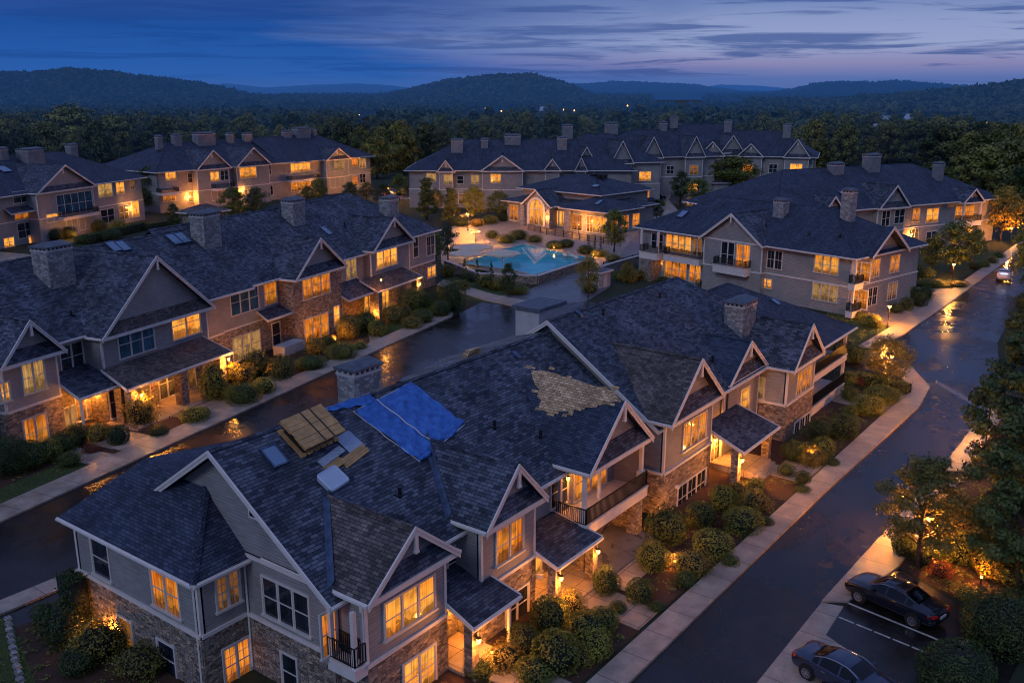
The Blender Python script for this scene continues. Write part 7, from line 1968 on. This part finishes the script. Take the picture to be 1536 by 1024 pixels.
def round_table(label, px, py, w=.7):
    x, y = G(px, py); r = empty('patio_table', (x, y, .03)); tag(r, label, 'table', 'tables on the clubhouse terrace')
    m = MB(); m.lathe((0, 0, 0), [(w, .72), (w, .76)], 16); m.build('table_top', M['ply'], r); m = MB(); m.tube([(0, 0, 0), (0, 0, .72)], [.05, .05], 8); m.lathe((0, 0, 0), [(.3, 0), (.3, .04)], 12); m.build('table_leg', M['black'], r)
    for k in range(4):
        a = k * math.pi / 2 + .4; cxx, cyy = x + 1.1 * math.cos(a), y + 1.1 * math.sin(a)
        c = empty('patio_chair', (cxx, cyy, .03), a + math.pi); tag(c, f'dark patio chair drawn up to the {label}', 'chair', f'chairs round the {label}')
        m = MB(); m.box(-.24, .24, -.24, .24, .42, .47); m.build('seat', M['wicker'], c); m = MB(); m.box(-.24, -.2, -.24, .24, .47, .95); m.build('backrest', M['wicker'], c)
        for lx in (-.2, .2):
            for ly in (-.2, .2): m = MB(); m.box(lx - .025, lx + .025, ly - .025, ly + .025, 0, .42); m.build('leg', M['black'], c)
round_table('left round table before the arched window', 788, 332); round_table('middle round table before the arched window', 803, 333); round_table('right round table before the arched window', 817, 332)
def fence(label, pts, h=1.2, step=2.0, name='fence'):
    r = empty(name, (*pts[0], 0)); tag(r, label, 'fence')
    off = (*pts[0], 0)
    rails = MB(); posts = []
    for a, b in zip(pts[:-1], pts[1:]):
        rails.bar((*a, h), (*b, h), .06); rails.bar((*a, h * .55), (*b, h * .55), .05); rails.bar((*a, .15), (*b, .15), .05)
        L = math.dist(a, b); n = max(1, int(L / step))
        for k in range(n + 1): posts.append((a[0] + (b[0] - a[0]) * k / n, a[1] + (b[1] - a[1]) * k / n))
        for k in range(int(L / .16)):
            t = k * .16 / L; x, y = a[0] + (b[0] - a[0]) * t, a[1] + (b[1] - a[1]) * t; rails.box(x - .012, x + .012, y - .012, y + .012, .15, h)
    rails.build('railing', M['black'], r, off)
    for x, y in posts: m = MB(); m.box(x - .06, x + .06, y - .06, y + .06, 0, h + .1); m.build('post', M['black'], r, off)
fence('black rail fence along the terrace behind the pool', [G(792, 345), G(820, 352), G(858, 358), G(930, 370)])
fence('black rail fence at the pool left side among the cypresses', [G(668, 404), G(700, 414), G(740, 420)])
fence('rail fence climbing beside the hipped building left corner', [G(905, 405), G(935, 398), G(962, 390)])

# ================================================================== lamps
def street_lamp(label, head, base, energy, arms=1, far=False):
    x, y = G(*base); h = max(2.2, zat(x, y, head[1])); r = empty('street_lamp', (x, y, 0)); tag(r, label, 'street lamp', 'street lamps')
    m = MB(); m.tube([(0, 0, 0), (0, 0, .5), (0, 0, h - .1)], [.09, .06, .045], 8); m.lathe((0, 0, 0), [(.16, 0), (.16, .12), (.09, .3)], 10); m.build('pole', M['black'], r)
    heads = [(0, 0)] if arms == 1 else [(-.7, .3), (.7, -.3)]
    if arms == 2:
        m = MB()
        for a in heads: m.bar((0, 0, h - .5), (a[0], a[1], h - .05), .05)
        m.build('arm', M['black'], r)
    for a in heads:
        g = MB(); g.lathe((a[0], a[1], h), [(.1, -.1), (.2, .0), (.22, .12), (.16, .2)], 10); g.build('lamp_head', M['glow'], r)
        c = MB(); c.lathe((a[0], a[1], h), [(.30, .203), (.26, .25), (.05, .36)], 10); c.build('lamp_cap', M['black'], r)
        lamp((x + a[0], y + a[1], h - .35), energy / len(heads), .15)
street_lamp('street lamp on the lawn in front of the corner balconies', (1335, 460), (1331, 492), 420)
street_lamp('street lamp in front of the round tree by the bare lawn', (1429, 397), (1427, 427), 420)
street_lamp('last street lamp at the end of the right road', (1516, 343), (1514, 368), 450)
street_lamp('lamp among the trees left of the pool terrace', (702, 322), (702, 346), 800)
street_lamp('twin headed lamp on the terrace behind the parasols', (713, 349), (713, 366), 600, 2)
street_lamp('lamp glowing inside the tall dark tree at the right edge', (1482, 582), (1478, 668), 900)
street_lamp('lamp hidden inside the small golden tree by the sidewalk corner', (1334, 535), (1334, 574), 220)
street_lamp('lamp hidden in the crown of the young tree by the upper sedan', (1366, 745), (1344, 806), 330)
street_lamp('lamp glowing in the middle of the young tree crown', (1384, 778), (1386, 846), 260)
street_lamp('lamp beside the lit path near the conical trees', (943, 268), (943, 284), 1500)
street_lamp('second lamp beyond the path by the back row', (988, 262), (988, 274), 1500)
street_lamp('lamp at the left edge of the far car park', (583, 283), (583, 296), 1400)
street_lamp('lamp at the right edge of the far car park', (618, 276), (619, 294), 1400)
def bollard(label, px, py, energy, h=.75):
    x, y = G(px, py); r = empty('garden_light', (x, y, 0)); tag(r, label, 'garden light', 'garden lights')
    m = MB(); m.tube([(0, 0, 0), (0, 0, h - .18)], [.06, .06], 8); m.lathe((0, 0, h), [(.10, 0), (.09, .05)], 8); m.build('post', M['black'], r); g = MB(); g.lathe((0, 0, h), [(.07, -.18), (.07, -.003)], 8); g.build('lamp_head', M['glow'], r)
    lamp((x, y, h + .25), energy * .85, .1)
bollard('garden light under the young tree behind the upper sedan', 1398, 838, 60); bollard('garden light in the mulch right of the parked cars', 1470, 880, 22); bollard('bright terrace light before the clubhouse columns', 868, 352, 140, 2.0); bollard('garden light by the pool right corner', 890, 388, 50); bollard('garden light on the pool rear edge', 831, 377, 60)
bollard('garden light beneath the stone gable across the road', 503, 517, 60); bollard('garden light in the bed by the first front bay', 838, 935, 30, .5); bollard('garden light by the lower left shrubs', 158, 985, 60, .5)
bollard('garden light below the open balcony', 1012, 850, 25, .5); bollard('garden light by the entry walk', 1122, 765, 40, .5); bollard('garden light near the end balconies', 1216, 700, 150, .9)
for i_, (px, py, e_, lab) in enumerate(((168, 962, 70, 'wall washer low against the stone end wall'), (118, 930, 40, 'wall washer beside the tall narrow hedge'), (420, 1020, 30, 'wall washer under the triple window'), (738, 985, 30, 'wall washer right of the first front porch'), (1000, 790, 30, 'wall washer at the stone foot of the fourth bay'), (1180, 690, 35, 'wall washer below the sixth bay'), (60, 668, 60, 'wall washer below the leftmost gable across the road'), (395, 552, 60, 'wall washer below the cream window across the road'), (470, 508, 60, 'wall washer at the left of the stone gable'), (560, 480, 50, 'wall washer right of the stone gable'), (645, 458, 50, 'wall washer at the far right end across the road'), (1000, 418, 90, 'wall washer at the left of the hipped building'), (1235, 452, 60, 'wall washer below the cream window of the hipped building'), (330, 318, 160, 'path light before the back left building'), (120, 358, 120, 'path light before the far left building'), (700, 322, 200, 'path light before the back centre building'))): bollard(lab, px, py, e_, .4)
# distant town: little houses and lamps in the valley
def town_house(label, px, py, w, rz):
    x, y = polar(px, valley_d(py)); r = empty('distant_house', (x, y, 0), rz); tag(r, label, 'house', 'distant houses'); h = 7
    m = MB(); m.box(-w, w, -w * .6, w * .6, 0, h); m.build('wall', M['render'], r)
    m = MB(); m.poly([(-w - 1, -w * .6 - 1, h), (w + 1, -w * .6 - 1, h), (w + 1, 0, h + 4), (-w - 1, 0, h + 4)]); m.poly([(-w - 1, 0, h + 4), (w + 1, 0, h + 4), (w + 1, w * .6 + 1, h), (-w - 1, w * .6 + 1, h)]); m.build('roof', M['panel'], r)
for i, (px, py, w) in enumerate(VALLEY_HOUSES): town_house(('pale', 'long pale', 'low pale', 'small pale', 'lamp-lit', 'lone')[i] + ' roofed house far off ' + ('on the right hillside', 'left of the hillside house', 'beside the valley lamp', 'low above the far right trees', 'below the valley lamps at right', 'in the central valley')[i], px, py, w, i)
for i, (px, py) in enumerate(VALLEY_LAMPS):
    d_ = valley_d(py); x_, y_ = polar(px, d_); h_ = CAM_H - d_ * (py - HORIZON) / 1450
    r = empty('distant_lamp', (x_, y_, 0)); tag(r, 'small orange lamp shining far off in the wooded valley', 'lamp', 'distant lamps in the valley')
    m = MB(); m.tube([(0, 0, 0), (0, 0, h_)], [.25, .15], 5); m.build('pole', M['black'], r); g = MB(); rr = d_ / 1450 * (1.9 if i in (0, 2, 4) else 1.15); g.lathe((0, 0, h_), [(rr * .5, -rr), (rr, 0), (rr * .5, rr)], 8); g.build('lamp_head', M['glow_far'], r)

# ================================================================== sky, sun, camera
w = bpy.data.worlds.new('World'); scn.world = w; w.use_nodes = True
nt = w.node_tree; bg = nt.nodes['Background']
tc = N(nt, 'ShaderNodeTexCoord'); vec = tc.outputs['Generated']
sep = N(nt, 'ShaderNodeSeparateXYZ'); nt.links.new(vec, sep.inputs[0]); el = sep.outputs[2]
dotr = N(nt, 'ShaderNodeVectorMath', operation='DOT_PRODUCT'); nt.links.new(vec, dotr.inputs[0]); dotr.inputs[1].default_value = (math.sin(HEAD), -math.cos(HEAD), 0)
rr = dotr.outputs['Value']
dotf = N(nt, 'ShaderNodeVectorMath', operation='DOT_PRODUCT'); nt.links.new(vec, dotf.inputs[0]); dotf.inputs[1].default_value = (math.cos(HEAD), math.sin(HEAD), 0)
def cl(c): return tuple(((v / 255) / 12.92 if v / 255 <= .04045 else ((v / 255 + .055) / 1.055) ** 2.4) for v in c)
e0 = math_(nt, 'MULTIPLY', math_(nt, 'MAXIMUM', el, 0.0), 4.0)
left = ramp(nt, e0, [(0.0, cl((58, 96, 164))), (.06, cl((44, 94, 170))), (.16, cl((36, 88, 166))), (.36, cl((22, 66, 140))), (.55, cl((40, 66, 128))), (1.0, cl((99, 119, 180)))])
right = ramp(nt, e0, [(0.0, cl((82, 108, 166))), (.045, cl((92, 114, 172))), (.10, cl((142, 138, 180))), (.17, cl((152, 165, 204))), (.27, cl((138, 154, 198))), (.40, cl((82, 114, 174))), (.6, cl((76, 100, 160))), (1.0, cl((103, 121, 178)))])
cmb = N(nt, 'ShaderNodeCombineXYZ'); nt.links.new(math_(nt, 'MULTIPLY', rr, 3.2), cmb.inputs[0]); nt.links.new(math_(nt, 'MULTIPLY', el, 34.0), cmb.inputs[1]); nt.links.new(math_(nt, 'MULTIPLY', dotf.outputs['Value'], 1.0), cmb.inputs[2])
n1 = noise(nt, cmb.outputs[0], 1.0, 6, .55, dist=.3)
cmb2 = N(nt, 'ShaderNodeCombineXYZ'); nt.links.new(math_(nt, 'MULTIPLY', rr, 5.0), cmb2.inputs[0]); nt.links.new(math_(nt, 'MULTIPLY', el, 85.0), cmb2.inputs[1]); nt.links.new(dotf.outputs['Value'], cmb2.inputs[2])
n2 = noise(nt, cmb2.outputs[0], 1.0, 7, .6, dist=.5)
t_ = math_(nt, 'ADD', math_(nt, 'MULTIPLY', rr, 2.3), math_(nt, 'ADD', .46, math_(nt, 'MULTIPLY', math_(nt, 'SUBTRACT', n1, .5), 1.0)), clamp=True)
t_ = math_(nt, 'ADD', t_, math_(nt, 'MULTIPLY', math_(nt, 'SUBTRACT', el, .06), 3.0), clamp=True)
base_ = mixc(nt, t_, left, right)
cm = math_(nt, 'ADD', math_(nt, 'MULTIPLY', n2, .75), math_(nt, 'MULTIPLY', n1, .25))
cmask = ramp(nt, cm, [(.50, (0, 0, 0)), (.575, (1, 1, 1))])
thin = ramp(nt, e0, [(.02, (0, 0, 0)), (.07, (.9,) * 3), (.5, (.6,) * 3), (.8, (0, 0, 0))])
cf = mixc(nt, 1.0, cmask, thin, 'MULTIPLY')
cloudc = mixc(nt, t_, cl((22, 62, 132)), cl((54, 84, 148)))
skyc = mixc(nt, math_(nt, 'MULTIPLY', cf, math_(nt, 'ADD', .45, math_(nt, 'MULTIPLY', t_, .5))), base_, cloudc)
# overhead and behind: deeper, dimmer dome that lights the estate
nt.links.new(skyc, bg.inputs[0]); bg.inputs[1].default_value = 1.0
sun = bpy.data.lights.new('sun', 'SUN'); sun.energy = .5; sun.angle = R(16); sun.color = (.62, .74, 1.0)
so = bpy.data.objects.new('sun', sun); COL.objects.link(so)
so.rotation_euler = Vector((.9, .12, -.62)).to_track_quat('-Z', 'Y').to_euler()
cam = bpy.data.cameras.new('camera'); co = bpy.data.objects.new('camera', cam); COL.objects.link(co); scn.camera = co
cam.sensor_width = 36; cam.lens = 36 * FOC / 1536; cam.clip_start = .5; cam.clip_end = 20000
co.location = (0, 0, CAM_H)
fw = Vector((math.cos(HEAD) * math.cos(PITCH), math.sin(HEAD) * math.cos(PITCH), -math.sin(PITCH)))
co.rotation_euler = fw.to_track_quat('-Z', 'Y').to_euler()
scn.view_settings.view_transform = 'Standard'; scn.view_settings.look = 'None'; scn.view_settings.exposure = 0
scn.render.engine = 'CYCLES'
scn.cycles.use_denoising = True
try: scn.cycles.denoiser = 'OPENIMAGEDENOISE'
except Exception: pass
scn.cycles.filter_width = 1.05; scn.cycles.max_bounces = 5; scn.cycles.diffuse_bounces = 3; scn.cycles.glossy_bounces = 3
scn.cycles.sample_clamp_indirect = 3.0; scn.cycles.caustics_reflective = False; scn.cycles.caustics_refractive = False
